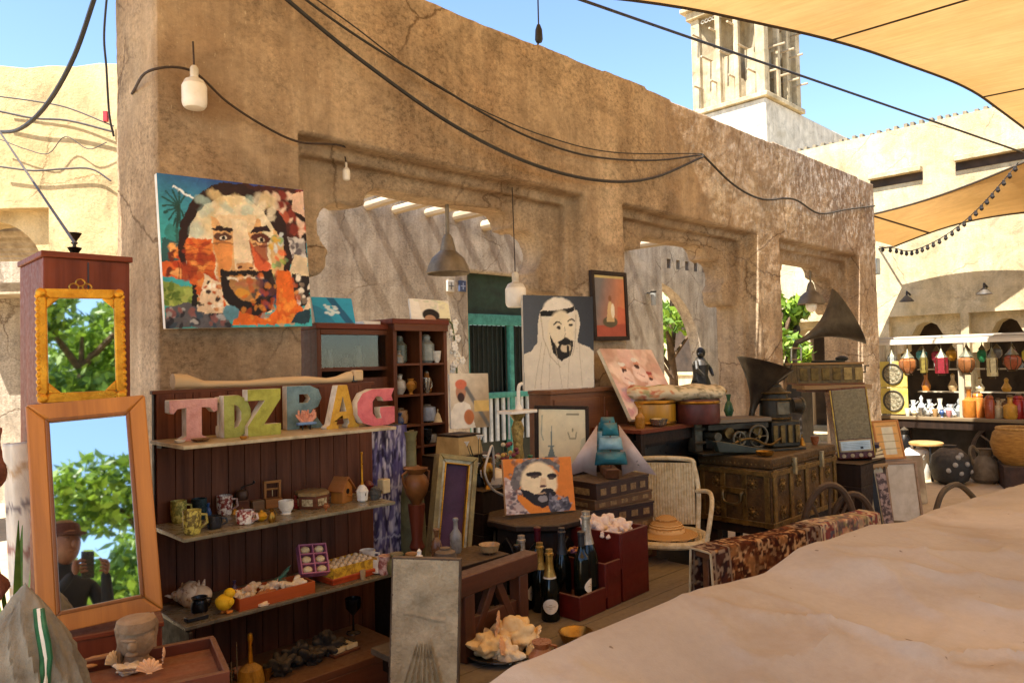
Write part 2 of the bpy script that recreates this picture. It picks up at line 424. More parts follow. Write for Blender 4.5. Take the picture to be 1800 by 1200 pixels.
# ------------------------------------------------------------------ courtyard behind
CWX1 = AY(1165, 500, 6.5).x
D0, D1 = AY(823, 480, 6.5).x, AY(1000, 480, 6.5).x
DZ = AY(850, 479, 6.5).z
o = MB().prism([[(2.5, 0), (D0, 0), (D0, DZ), (D1, DZ), (D1, 0), (CWX1, 0), (CWX1, 3.45), (2.5, 3.5)]], 6.5, 6.9).build('courtyard_wall', MUD_GREY, None, .03)
tag(o, 'grey flaking plaster wall behind the arches with a green doorway', 'wall'); cwall = o
for i in range(13):
    x = 3.9+i*.40+random.uniform(-.05, .05); z = 3.12+random.uniform(-.03, .03); r = .055+random.uniform(-.01, .012)
    if x > CWX1-.1: break
    MB().tube([(x+.02, 6.72, z), (x, 5.2, z+random.uniform(-.02, .02)), (x-.02, 3.9, z+.01)], [r, r*1.05, r*.95], 10).build('roof_pole', POLE, cwall)
# green doorway
TEAL = mat('4f9c8c', '35746a', 14, .6); GRN = mat('2c4534', '1c2c22', 6, .55); DGREEN = mat('1c2620', '10150f', 6, .4)
t = thing('green_doorway', 'teal framed doorway with barred window in the grey courtyard wall', 'door', ((D0+D1)/2, 6.62, 0))
W2 = (D1-D0)/2
zl = AY(860, 560, 6.5).z; zs = AY(860, 695, 6.5).z
MB().box(-W2, W2, .0, .04, zl+.06, DZ).build('transom_panel', GRN, t, .005)
MB().box(-W2, W2, -.06, .05, zl-.07, zl+.06).build('lintel', TEAL, t, .006)
MB().box(-W2, W2, -.06, .05, zs-.04, zs+.03).build('sill', TEAL, t, .006)
for x in (-W2+.03, AY(907, 600, 6.5).x-(D0+D1)/2, W2-.04): MB().box(x-.035, x+.035, -.05, .05, 0, zl-.07).build('door_post', TEAL, t, .006)
MB().box(-W2, W2, .06, .08, zs, zl-.07).build('dark_pane', DGREEN, t)
for i in range(22):
    x = -W2+.08+i*(2*W2-.16)/21
    MB().cone((x, 0, zs+.03), (x, 0, zl-.07), .012, n=6).build('window_bar', DGREEN, t)
for i in range(16):
    x = -W2+.1+i*(2*W2-.2)/15
    MB().box(x-.02, x+.02, -.02, .01, .5, zs-.04).build('baluster', mat('c9cdd0', '9da3a8', 9, .6), t)
MB().box(-W2, W2, .05, .07, 0, zs-.04).build('lower_panel', DGREEN, t)
# small sign plates on the wall beside the door
for px, c, nm, lb in ((791, 'cfc6b6', 'wall_socket', 'pale square switch plate on grey wall beside green doorway'), (812, '4a5570', 'number_plate', 'small blue number plate on grey wall beside green doorway')):
    p = AY(px, 503, 6.49); q = thing(nm, lb, 'plate', p)
    MB().box(-.05, .05, -.02, .01, -.065, .065).build('plate', mat(c, None, 20, .5), q, .006)
    MB().box(-.035, .035, -.026, -.018, -.006, .006).build('raised_mark', mat('6b6660' if 'sw' in lb else 'a8b0c4', None, 20), q)
    MB().box(-.006, .006, -.026, -.018, -.04, .04).build('raised_mark', mat('6b6660' if 'sw' in lb else 'a8b0c4', None, 20), q)
# arched cross wall further back
AX0, AX1, AYW = AY(1165, 500, 7.0).x, AY(1330, 500, 7.0).x+.6, 7.0
sx_ = AY(1236, 640, AYW).x; cr = 1.5; cz = AY(1222, 650, AYW).z
hole = [(sx_-2*cr, -.0), (sx_-2*cr, cz)]+arc(sx_-cr, cz, cr, 180, 0, 18)+[(sx_, 0)]
zt = max(z for _, z in hole)
o = MB().prism([[(sx_-2*cr-1, 0)]+hole+[(AX1-.4, 0), (AX1-.4, 3.7), (sx_-2*cr-1, 3.7)]]+[[(sx_-1.05+.28*k, 2.98), (sx_-.93+.28*k, 2.98), (sx_-.93+.28*k, 3.14), (sx_-1.05+.28*k, 3.14)] for k in range(5)], AYW, AYW+.22).build('arched_cross_wall', MUD_GREY, None, .03)
tag(o, 'dim plaster wall with one tall round arch seen through middle arch', 'wall')
for k in range(2):
    a = AY(1150, 470-k*22, 7.2); b = AY(1290, 482-k*24, 7.2)
    tag(MB().tube([a-Vector((1.2, 0, 0)), b+Vector((.8, .0, 0))], .07-.015*k, 10).build('roof_beam', wood('cbbba0', '8d7a60', 'x', 12, .85)), 'thick bleached roof beam seen through the middle arch' if k == 0 else 'thinner upper roof beam seen through the middle arch', 'beam')
for px, nm in ((1395, 'slim'), (1430, 'stout')):
    p = AY(px, 560, 6.3); r = .085 if nm == 'stout' else .06
    tag(MB().tube([(p.x, 6.3, 0), (p.x+.01, 6.3, 1.5), (p.x, 6.3, 3.6)], [r, r*.95, r*.9], 10).build('timber_post', POLEZ), nm+' grey timber post standing behind the right-hand arch', 'post')
p = AY(1143, 525, 6.45)
t = thing('wall_sconce', 'small dark wall sconce on plaster pillar inside the middle arch', 'lamp', p)
MB().lathe([(.0, 0), (.045, .01), (.05, .03), (.0, .06)], 10).build('shade_cap', mat('2a2622'), t, loc=(0, -.06, .08))
MB().lathe([(.035, -.1), (.045, 0), (.045, .08)], 10).build('glass', mat('a9a79d', None, 10, .2), t, loc=(0, -.06, 0))
MB().box(-.02, .02, -.06, .06, .08, .1).build('arm', mat('2a2622'), t)
# black figures standing in the courtyard
def silhouette(label, px, py0, py1, Y, seed):
    p = AY(px, py0, Y); q = AY(px, py1, Y); h = p.z-q.z; g = MB(); r = random.Random(seed); b = q.z
    g.lathe([(h*.22, 0), (h*.24, .05), (h*.17, h*.3), (h*.2, h*.55), (h*.1, h*.72), (.04, h*.74)], 12)
    g.ell((h*.04, 0, h*.84), (h*.1, h*.11, h*.14)); g.ell((-h*.08, -.03, h*.8), (h*.1, h*.05, h*.05))
    for k in (-1, 1): g.tube([(k*h*.17, 0, h*.62), (k*h*.3, -.05, h*.45), (k*h*.2, -.12, h*.3)], [h*.06, h*.05, h*.035], 8)
    t = thing('black_statue', label, 'statue', (p.x, Y, b))
    g.build('figure', mat('16130f', '0c0a08', 8, .45), t)
    MB().box(-h*.25, h*.25, -h*.22, h*.22, -b, 0).build('pedestal', mat('3b3229', '241d17', 5, .7), t, .01)
silhouette('black carved figure on a pedestal seen through the middle arch', 1230, 608, 682, 5.4, 1)
silhouette('black carved figure seen through the right-hand arch beside large horn', 1395, 565, 655, 5.2, 5)

# ------------------------------------------------------------------ oblique sunlit house on the left
lp = AD(85, 365, 6.0); rz = math.degrees(math.atan2(CR.y, CR.x))
lh = thing('sunlit_house', 'pale sunlit plaster house with a shaded arched porch', 'house', (lp.x, lp.y, 0), rz)
zt = AD(85, 112, 6.0).z; zr = lp.z
H = [(-1.05, 0), (-1.05, 2.25)]+arc(-.58, 2.25, .47, 180, 0, 16)+[(-.11, 0)]
top = [(.62-i*.2, zt+random.uniform(-.02, .02)) for i in range(16)]
MB().prism([[(-2.4, -.02), (-1.2, -.02), (-1.2, zr), (0, zr), (0, -.02), (.62, -.02)]+top], 0, .14).build('front_wall', MUD_PALE, lh, .03)
MB().prism([[(-2.4, 0)]+H+[(.6, 0), (.6, zt-.1), (-2.4, zt-.1)]], .13, .45).build('inner_wall', MUD_PALE, lh, .02)
MB().box(-2.4, .6, 2.4, 2.6, 0, 3.3).build('back_wall', MUD_GREY, lh)
MB().box(.4, .6, .45, 2.4, 0, zt-.15).build('side_wall', MUD_GREY, lh)
for i in range(6): MB().tube([(-2.2, .65+i*.28, 2.72), (.45, .65+i*.28, 2.72)], .05, 8).build('roof_pole', POLE, lh)
MB().box(-2.4, .42, 1.9, 2.38, 2.3, 2.42).build('lintel_beam', POLE, lh)
MB().box(-.75, -.25, 2.3, 2.42, 0, 2.0).build('door', mat('3c332a', '241e18', 4, .7), lh, .01)
wb = mat('4a4440', None, 10, .6)
def lw(px, py): return AD(px, py, 5.95)
for pts, r in (([(0, 170), (60, 178), (120, 190), (200, 222)], .006), ([(0, 196), (60, 208), (120, 212), (200, 232)], .009),
               ([(0, 245), (45, 262), (85, 270), (115, 240), (155, 262), (188, 250)], .004), ([(0, 293), (60, 300), (110, 297), (160, 297), (195, 318)], .008)):
    MB().tube(cat_curve([lh.matrix_basis.inverted() @ lw(*p) for p in pts], 5), r, 6).build('wall_wire', wb, lh)
p = lw(186, 205)
MB().bc(lh.matrix_basis.inverted() @ p, (.03, .03, .08)).build('red_tag', mat('c8242c'), lh)

# ------------------------------------------------------------------ far building
FBX = 12.0
fb = thing('far_building', 'cream sunlit building with lobed arches at the end of the square', 'building', (FBX, 0, 0))
Mx = Matrix.Rotation(-PI/2, 4, 'Z')       # local prism x -> -y world, prism y -> +x
def fY(px, py): return -AX(px, py, FBX).y   # prism x coordinate
b1 = (fY(1562, 560), fY(1688, 555)); b2 = (fY(1702, 550), fY(1830, 535)); b3 = (b1[0]-2.1, b1[0]-.35)
rt = AX(1690, 550, FBX).z
def out(ops, top):
    pts = [(-6.2, -.05)]
    for op in ops: pts += [(op[0][0], -.05)]+op+[(op[-1][0], -.05)]
    return pts+[(5, -.05), (5, top), (-6.2, top)]
def foil2(a, b, tp):
    w = b-a; s = []
    for (u, d) in ((.0, .62), (.10, .62), (.16, .56), (.16, .42), (.10, .36), (.16, .27), (.28, .25), (.31, .18), (.36, .06), (.45, .0)):
        s.append((a+u*w, tp-d*.75))
    return s+[(b-u*w, z) for u, z in [((x-a)/w, z) for x, z in reversed(s)]]
ftop = 4.85
MB().prism([out([[(a, rt), (b, rt)] for a, b in (b3, b1, b2)], ftop)], 0, .16, Mx).build('front_wall', MUD_CREAM, fb, .02)
MB().prism([out([foil2(a, b, rt-.1) for a, b in (b3, b1, b2)], ftop-.1)], .15, .5, Mx).build('arch_wall', MUD_CREAM, fb, .01)
MB().box(.5, 4, -5, 6.2, 0, .1).build('porch_floor', MUD_CREAM, fb)
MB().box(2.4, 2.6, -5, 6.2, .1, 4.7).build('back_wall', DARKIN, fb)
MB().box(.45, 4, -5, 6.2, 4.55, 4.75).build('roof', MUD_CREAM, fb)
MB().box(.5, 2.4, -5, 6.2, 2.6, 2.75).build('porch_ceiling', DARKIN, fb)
g = MB(); rr = random.Random(2)
y = -4.8
while y < 6.0:
    g.bc((.15+rr.uniform(-.03, .03), y, ftop+.03), (.12, .05, .06+rr.uniform(0, .05))); y += rr.uniform(.09, .16)
o = g.build('parapet_stub', mat('8f8168', None, 8, .9), fb); o['kind'] = 'stuff'
for (xa, ya, xb, yb) in ((1530, 322, 1622, 298), (1680, 290, 1815, 258)):
    p, q = AX(xa, ya, FBX), AX(xb, yb, FBX); z = (p.z+q.z)/2
    MB().box(-.12, .02, q.y, p.y, z, z+.08).build('ledge', MUD_CREAM, fb, .01)
    MB().box(-.01, .02, q.y, p.y, z-.12, z).build('slot', DARKIN, fb)
for px, py in ((1600, 525), (1735, 512)):
    p = AX(px, py, FBX); s = (-.02, p.y, p.z)
    MB().tube([(0, p.y, p.z+.06), (-.14, p.y, p.z+.1), (-.16, p.y, p.z)], .015, 6).build('sconce_arm', mat('2e2823'), fb)
    MB().lathe([(.02, .04), (.09, -.03), (.1, -.05)], 10, Matrix.Translation((-.16, p.y, p.z))).build('sconce_shade', mat('3a342e'), fb)

# ------------------------------------------------------------------ wind tower
TX, TY, TB = 18.41, 9.0, 8.30
tw = thing('wind_tower', 'tall cream wind tower with open shafts rising above the roofs', 'tower', (TX, TY, 0))
MB().box(0, 5.6, 0, 2.15, 0, TB).build('base_block', MUD_WHITE, tw, .03)
MB().box(-.10, 2.24, -.10, 2.24, TB+.01, TB+.14).build('lower_ledge', MUD_TOWER, tw, .02)
H2 = 2.75; n = 2.1
for (x, y) in ((.11, .11), (n-.07, .11), (.11, n-.07), (n-.07, n-.07)):
    MB().box(x-.13, x+.13, y-.13, y+.13, TB+.14, TB+H2).build('corner_post', MUD_TOWER, tw, .02)
for k in (.37, .63):
    for (x, y) in ((.02, k*n), (k*n, .02), (n-.0, k*n), (k*n, n-.0)):
        MB().box(x-.07, x+.07, y-.07, y+.07, TB+.14, TB+H2).build('mid_post', MUD_TOWER, tw, .015)
for sx in (1, -1):
    a = Vector((.15, .15 if sx > 0 else n-.15, 0)); b = Vector((n-.15, n-.15 if sx > 0 else .15, 0))
    MB().bar((a+b)/2+Vector((0, 0, TB+.14)), (a+b)/2+Vector((0, 0, TB+H2)), .1, .1)
    d = (b-a).normalized(); pn = Vector((-d.y, d.x, 0))*.05; z0, z1 = TB+.14, TB+H2
    v = [a+pn, b+pn, b-pn, a-pn]; m_ = MB()
    m_.add([(*p.xy, z0) for p in v]+[(*p.xy, z1) for p in v], [(3, 2, 1, 0), (4, 5, 6, 7), (0, 1, 5, 4), (1, 2, 6, 5), (2, 3, 7, 6), (3, 0, 4, 7)]).build('shaft_divider', MUD_TOWER, tw)
for k in range(3):
    c = .26+k*.53 if k < 3 else 0
    MB().box(.16, .22, .24+k*.62, .24+k*.62+.38, TB+.14, TB+.14+1.35).build('shaft_panel', MUD_TOWER, tw)
    MB().box(.24+k*.62, .24+k*.62+.38, .16, .22, TB+.14, TB+.14+1.35).build('shaft_panel', MUD_TOWER, tw)
MB().box(-.12, n+.16, -.12, n+.16, TB+H2, TB+H2+.22).build('cornice', MUD_TOWER, tw, .02)
MB().box(-.24, n+.28, -.24, n+.28, TB+H2+.22, TB+H2+.34).build('cornice_cap', MUD_TOWER, tw, .02)
for k in range(14):
    y = .28+k*.115
    for (cx, cy, ax) in ((0, y, 'X'), (y, 0, 'Y')):
        M_ = Matrix.Translation((cx, cy, TB+H2-.14)) @ Matrix.Rotation(PI/2, 4, 'Y' if ax == 'X' else 'X')
        g = MB(); g.tube([M_ @ Vector((.05*math.cos(a), .05*math.sin(a), 0)) for a in [i*PI/5 for i in range(10)]], .016, 5, True)
        g.build('fretwork_ring', MUD_WHITE, tw)
for k in range(7):
    for j, z in enumerate((.75, 1.5, 2.2)):
        if (k+j) % 2: continue
        MB().tube([(-.35, .3+k*.27, TB+z), (.25, .3+k*.27, TB+z+.02)], .03, 6).build('perch_pole', POLE, tw)
        MB().tube([(.3+k*.27, -.32, TB+z), (.3+k*.27, .25, TB+z+.02)], .03, 6).build('perch_pole', POLE, tw)

t = thing('back_house', 'plain cream house far behind the courtyard arch', 'house', (17, 0, 0))
MB().box(0, 4, 3.5, 16, 0, 4.3).build('walls', MUD_CREAM, t, .02); MB().box(-.05, .2, 3.45, 16.05, 4.3, 4.5).build('parapet', MUD_CREAM, t, .02)
for y in (8.2, 10.4, 12.6): w_ = MB().box(-.02, .05, y, y+.8, 1.1, 2.4).build('window', DARKIN, t); MB().box(-.06, .0, y-.05, y+.85, 1.02, 1.1).build('sill', MUD_CREAM, w_)

# ------------------------------------------------------------------ shared materials
OAK = wood('b8752e', '8c5420', 'z', 22, .42); OAKX = wood('b8752e', '8c5420', 'x', 22, .42)
MAHO = wood('7c3c24', '582512', 'z', 20, .55, .2); MAHOX = wood('7c3c24', '582512', 'x', 20, .55, .2)
DARKW = wood('75432a', '4a2613', 'z', 30, .6, .2); DARKWX = wood('75432a', '4a2613', 'x', 30, .6, .2)
BLACKW = wood('33241a', '1c130d', 'z', 20, .6, .2); REDW = wood('64190f', '3e0f09', 'x', 14, .4)
BROWNX = wood('7a4a26', '55301a', 'x', 18, .5)
GOLD = mat('d89a2a', 'a86c14', 18, .35, .75, .6, 40, .006); BRASS = mat('b48a3c', '7c5a22', 14, .35, .9, .3, 50)
MIRROR = NT('mirror_glass').fin((.78, .80, .76), .02, 1)
SHELL = mat('ecdcc0', 'd3b48c', 14, .55, 0, .5, 40, .006, dust=.03); CORAL = mat('f0e2c4', 'dcc096', 20, .7, 0, .8, 60, .01, dust=.03)
WHITE = mat('ece6d8', 'd6cdbb', 12, .35, bump=.08); IVORY = mat('e2cfa2', 'c7ad78', 10, .6)
BLACK = mat('171513', '0d0b0a', 12, .35); CLAY = mat('a8603a', '7d4226', 9, .75); GREYW = mat('7d7266', '5c5248', 9, .8)

def blob(seed, r, spikes=0, sp=.6, n=3, sq=(1, 1, 1)):
    """knobbly or spiky lump, for shells and corals"""
    bm = bmesh.new(); bmesh.ops.create_icosphere(bm, subdivisions=n, radius=1); g = np.random.default_rng(seed)
    D = g.normal(size=(max(spikes, 1), 3)); D[:, 2] = np.abs(D[:, 2])*.8; D /= np.linalg.norm(D, axis=1)[:, None]; Hh = .5+g.random(len(D))*.7
    ph = g.random(6)*6
    m = MB(); vs = []; thr = .86 if spikes < 13 else .90
    for v in bm.verts:
        p = np.array(v.co); k = 1+.14*math.sin(5*p[0]+ph[0])*math.sin(6*p[1]+ph[1])+.10*math.sin(9*p[2]+ph[2]+3*p[0])
        if spikes:
            c = D @ p; k += sp*float((Hh*np.clip((c-thr)/(1-thr), 0, 1)**1.5).max())
        vs.append(tuple(p*k*r*np.array(sq)))
    fs = [tuple(v.index for v in f.verts) for f in bm.faces]; bm.free(); return m.add(vs, fs)
def coral(name, label, cat, loc, r, seed, m=CORAL, spikes=16, sp=.9, sq=(1, 1, .7), group=None, rz=0):
    return one(name, blob(seed, r, spikes, sp, 4, sq), m, label, cat, (loc[0], loc[1], loc[2]+r*sq[2]*.75), rz, group, ang=70)

# ------------------------------------------------------------------ tall cabinet, mirrors and floor things on the left
cy = 2.80; cl_, cr_ = AY(76, 470, cy), AY(228, 470, cy); ct = AY(150, 446, cy).z
t = thing('tall_cabinet', 'tall plain mahogany cabinet standing behind the gilt mirror', 'cabinet', ((cl_.x+cr_.x)/2, cy+.17, 0)); hw = (cr_.x-cl_.x)/2
MB().box(-hw, hw, -.17, .17, .06, ct-.02).build('carcass', MAHO, t, .004)
MB().box(-hw-.008, hw+.008, -.18, .17, ct-.02, ct).build('top_board', MAHOX, t, .003)
MB().box(-hw+.01, hw-.01, -.15, .15, 0, .06).build('plinth', MAHO, t, .003)
MB().box(-.002, .002, -.172, -.168, .08, ct-.03).build('door_gap', BLACK, t)
p = AY(131, 446, cy+.14); t = thing('candelabrum', 'small dark metal candelabrum with three flower cups on the cabinet', 'candle holder', (p.x, cy+.14, ct))
MB().lathe([(.03, 0), (.03, .006), (.008, .012), (.006, .05), (.012, .055), (.006, .06), (.005, .07)], 12).build('stem', mat('4e4636', '322c20', 14, .4, .7), t)
for x, z in ((-.045, .018), (0, .07), (.045, .018)):
    if x: MB().tube([(0, 0, .01), (x*.5, 0, -.002+.01), (x, 0, z-.01)], .004, 6).build('arm', mat('4e4636', '322c20', 14, .4, .7), t)
    g = MB(); g.lathe([(.006, z-.01), (.012, z), (.024, z+.02), (.022, z+.021), (.008, z+.006)], 10)
    g.build('flower_cup', mat('4e4636', '322c20', 14, .4, .7), t)

# gilt mirror
t = panel('gilt_mirror', 'small mirror in an ornate gold frame leaning above the wooden mirror', 'mirror', (0.668, 2.62, 1.536), -12.5, 5.0, -.7)
w_, h_ = .242, .356
frame(t, w_, h_, .030, .02, GOLD, 'gold_frame', bev=.006)
MB().box(-w_/2+.028, w_/2-.028, -.002, .004, -h_/2+.028, h_/2-.028).build('mirror_glass', MIRROR, t)
for sx in (-1, 1):
    for sz in (-1, 1):
        a, b = sx*(w_/2-.029), sz*(h_/2-.029)
        MB().prism([[(a, b), (a-sx*.034, b), (a-sx*.018, b-sz*.016), (a, b-sz*.034)][::(1 if sx*sz > 0 else -1)]], -.008, .0).build('corner_ornament', GOLD, t, .003)
        g = MB(); g.ell((sx*(w_/2-.014), -.012, sz*(h_/2-.014)), (.015, .008, .015)); g.build('corner_rosette', GOLD, t)
for sx in (-1, 1):
    g = MB()
    for k in range(16): g.ell((sx*(w_/2-.004), -.008, -h_/2+.025+k*.0205), (.0075, .006, .009), 8, 5)
    for k in range(1): pass
    g.build('beaded_edge', GOLD, t)
for sz, nm in ((1, 'crest_scroll'), (-1, 'foot_scroll')):
    g = MB()
    for sx in (-1, 0, 1): g.tube([(sx*.018+.013*math.cos(a), -.006, sz*(h_/2+.006+(.014 if sx == 0 else 0)+.011*math.sin(a))) for a in [i*PI/7 for i in range(14)]], .0025, 5, True)
    g.build(nm, BRASS, t)
zb = 1.536-h_/2-.02
tag(MB().box(.56, .78, 2.58, 2.79, 0, zb+.015).build('wooden_plinth', MAHO, None, .004), 'narrow mahogany plinth hidden behind wooden mirror carrying the gilt mirror', 'plinth')

# wood framed mirror on the chest
t = panel('wooden_mirror', 'tall mirror in a broad orange-brown wooden frame on the chest', 'mirror', (0.628, 2.345, 1.062), -15.0, 12.3, -3.2)
w_, h_ = .302, .626
frame(t, w_, h_, .048, .03, OAK, 'wooden_frame', bev=.006)
frame(t, w_-.09, h_-.09, .010, .036, wood('8a5220', '633812', 'z', 20, .4), 'inner_bead', bev=.003)
MB().box(-w_/2+.045, w_/2-.045, -.003, .004, -h_/2+.045, h_/2-.045).build('mirror_glass', MIRROR, t)
ctop = .675
t = thing('mirror_stand', 'dark reddish wooden stand under the tall mirror', 'stand', (.63, 2.37, 0), -15)
MB().box(-.17, .17, -.10, .12, 0, .722).build('body', MAHO, t, .004); MB().box(-.175, .175, -.105, .125, .722, .736).build('top_board', MAHOX, t, .003)
t = thing('wooden_chest', 'open dark reddish wooden chest holding a stone head and shells', 'chest', (.62, 2.01, 0), -15)
MB().box(-.20, .20, -.12, .14, .05, ctop).build('body', MAHOX, t, .004)
for y in (-.14, .13): MB().box(-.21, .21, y, y+.016, .05, ctop+.03).build('long_side', wood('6a3420', '46200f', 'x', 16, .4), t, .003)
for x in (-.212, .196): MB().box(x, x+.016, -.124, .13, .05, ctop+.03).build('short_side', wood('6a3420', '46200f', 'y', 16, .4), t, .003)
for x in (-.17, .17):
    for y in (-.09, .10): MB().box(x-.03, x+.03, y-.03, y+.03, 0, .05).build('foot', MAHO, t)
MB().box(-.03, .03, -.15, -.139, ctop-.12, ctop-.05).build('lock_plate', BRASS, t, .002)

p = AZ(240, 1168, ctop); k = DEP(p)/FPX
t = thing('stone_head', 'carved sandstone head with bands and wavy hair on the chest', 'sculpture', p, 40); t.scale = (1.15, 1.15, 1.15)
m = mat('a58a6a', '7d6347', 22, .9, 0, .8, 50, .008)
g = MB(); g.ell((0, 0, .058), (.034, .042, .044), 18, 12); g.lathe([(.030, 0), (.026, .02), (.024, .04)], 14); g.ell((-.033, -.012, .055), (.012, .010, .014)); g.ell((-.03, -.008, .036), (.012, .014, .006)); g.ell((-.036, -.004, .068), (.006, .02, .004))
g.build('face', m, t)
g = MB(); g.lathe([(.040, .082), (.043, .092), (.041, .104), (.034, .108)], 20); g.build('cap_band', m, t)
g = MB()
for i in range(9):
    a = -.3+i*.33; g.tube([(.03*math.cos(a)+.012, .034*math.sin(a), .1-.004*j+.0) if j == 0 else ((.038+.004*math.sin(j*1.3+i))*math.cos(a)+.012, (.042+.003*math.sin(j*1.3+i))*math.sin(a), .1-.018*j) for j in range(6)], .009, 6)
g.build('wavy_hair', m, t)
MB().lathe([(.036, -.0), (.036, .008), (.03, .012)], 14).build('base', m, t)
p = AZ(165, 1172, ctop); coral('broken_shell', 'orange broken shell lying on the chest beside sack', 'shell', p, .03, 41, mat('cf9a62', 'a06a3a', 16, .6), 8, .6, (1.2, .8, .5))
p = AZ(228, 1182, ctop); coral('white_coral', 'little white coral lump on the chest before stone head', 'coral', p, .021, 42, CORAL, 14, .9, (1.3, .9, .6))

# sack, plant, rolled throw, clay figures, lamp pole
p = AD(92, 1130, 1.66); q = AD(70, 1046, 1.66)
t = thing('canvas_sack', 'slumped grey canvas sack with a green woven edge standing on floor', 'sack', (p.x, p.y, 0))
a = np.linspace(0, 2*PI, 97); z = np.linspace(0, 1, 60); AA, ZZ = np.meshgrid(a, z, indexing='ij')
cu, su = (np.cos(AA)+1)/2, (np.sin(AA)+1)/2
rr = .135*np.sqrt(np.clip(1-ZZ**3.5, 0, 1))*(.82+.18*ZZ)*(1+.5*(fbm(cu*.6+ZZ*.3, su*.6+ZZ*.5, 6, 2)-.5)+.22*(1-np.abs(2*vnoise(cu+ZZ*.8, su-ZZ*.6, 6, 4)-1))**4)
bend = .05*ZZ**2
PP = np.stack([rr*np.cos(AA)*1.05-bend*CR.x*1.2, rr*np.sin(AA)-bend*CR.y*1.2, ZZ*q.z*(1-.03*np.cos(AA*2))], -1); PP[-1] = PP[0]
MB().grid(PP).build('sack_cloth', mat('938a78', '6d6556', 9, .95, 0, .7, 60, .01), t, ang=80)
GW = mat('2f6b45', '1d4a2e', 30, .9)
k0 = int(np.argmin(np.abs(a-(math.atan2(CR.y-CF.y, CR.x-CF.x) % (2*PI)))))
for dk, m_ in ((0, GW), (2, GW), (1, WHITE)): MB().tube([Vector(PP[(k0+dk+int(3*math.sin(j_*.12))) % 96, j_])*1.004 for j_ in range(22, 58, 2)], .006, 6).build('woven_edge', m_, t)
p = AD(12, 930, 2.15)
t = thing('clay_column', 'rough pinkish terracotta column sculpture at the stall end', 'sculpture', (p.x-.085, p.y, 0))
PK = mat('a86e5a', '7a4a3c', 14, .9, 0, .9, 40, .012)
a = np.linspace(0, 2*PI, 61); z = np.linspace(0, 1, 110); AA, ZZ = np.meshgrid(a, z, indexing='ij'); cu, su = (np.cos(AA)+1)/2, (np.sin(AA)+1)/2
rr = (.055+.02*np.sin(ZZ*22)+.012*np.sin(ZZ*51+1))*(1+.9*(fbm(cu*.8+ZZ*2.2, su*.8+ZZ*1.7, 6, 21)-.5))*np.where(ZZ > .985, .2, 1)
PP = np.stack([rr*np.cos(AA), rr*np.sin(AA), .02+ZZ*1.30], -1); PP[-1] = PP[0]
MB().grid(PP).build('carved_figures', PK, t, ang=70); MB().lathe([(.10, 0), (.10, .04), (.07, .06)], 16).build('base', PK, t)
p = AD(28, 1040, 2.35)
t = thing('blade_plant', 'potted plant with long green blade leaves beside tall mirror', 'plant', (p.x, p.y, 0))
MB().lathe([(.06, 0), (.075, .3), (.085, .55), (.08, .56), (.07, .5)], 16).build('pot', CLAY, t)
for i, (a, hh) in enumerate(((0, .62), (1.2, .45), (2.4, .5), (3.5, .36), (4.6, .5), (5.5, .4))):
    L = []
    for s in range(9):
        u = s/8; wd = .011*(1-u**3)+.001; rr = .02+.08*u*u
        c = Vector((rr*math.cos(a), rr*math.sin(a), .5+hh*u)); n_ = Vector((-math.sin(a), math.cos(a), 0))*wd; L.append([c-n_, c+Vector((0, 0, -.002)), c+n_])
    MB().grid(np.array([[tuple(q_) for q_ in r_] for r_ in L])).build('leaf', mat('6f9440', '4c7228', 12, .5, dust=.02), t)
cv = Cv(40, 90, 'd9cfbf'); cv.wob = .05
for i in range(9): cv.line([(0, .05+i*.11), (1, .05+i*.11)], .02, ['8a3b32', '4a3a4e', 'b08a5c'][i % 3], .7)
cv.spots(120, (0, 1, 0, .55), ['7c3530', '3f3040', 'c9a06a', '93706a'], .03, 4, .8).tint(.25, 20)
p = AD(52, 905, 2.55); zt_ = AD(45, 778, 2.55).z
a = np.linspace(-.2*PI, 1.2*PI, 40); z = np.linspace(0, 1, 90); AA, ZZ = np.meshgrid(a, z, indexing='ij')
PP = np.stack([(.052+.004*np.sin(5*AA+4*ZZ))*np.cos(-AA)+.03*(1-ZZ), (.05)*np.sin(-AA)-.06*(1-ZZ), ZZ*zt_], -1)
t = thing('rolled_throw', 'rolled cream throw with dark red pattern standing beside mirror', 'rug', (p.x-.01, p.y+.03, 0))
solid(colmesh('woven_roll', PP, cv.c, woolm(), t), .012)
g = MB(); g.tube([(.03, -.06, 0), (0, 0, zt_)], .045, 12); g.build('inner_roll', mat('d6cab6', None, 9, .95), t)
p = AD(55, 700, 2.85); zt_ = AD(55, 472, 2.85).z
t = thing('lamp_stand', 'slender brass floor lamp stand with cup top beside cabinet', 'lamp stand', (p.x, p.y, 0))
MB().lathe([(.11, 0), (.11, .015), (.03, .04), (.012, .08)], 18).build('base', BRASS, t)
MB().lathe([(.011, .06), (.011, .9), (.022, .92), (.022, .94), (.011, .96), (.012, zt_-.06), (.016, zt_-.05), (.008, zt_-.03)], 12).build('pole', GOLD, t)
MB().lathe([(.008, zt_-.035), (.03, zt_-.02), (.036, zt_), (.03, zt_-.002), (.01, zt_-.02)], 16).build('cup', GOLD, t)
g = MB()
for i in range(26): g.ell((.02*math.cos(i*.9), .02*math.sin(i*.9)-.0, zt_*.62+.009*i), (.010, .010, .008), 7, 5)
g.build('shell_garland', IVORY, t)

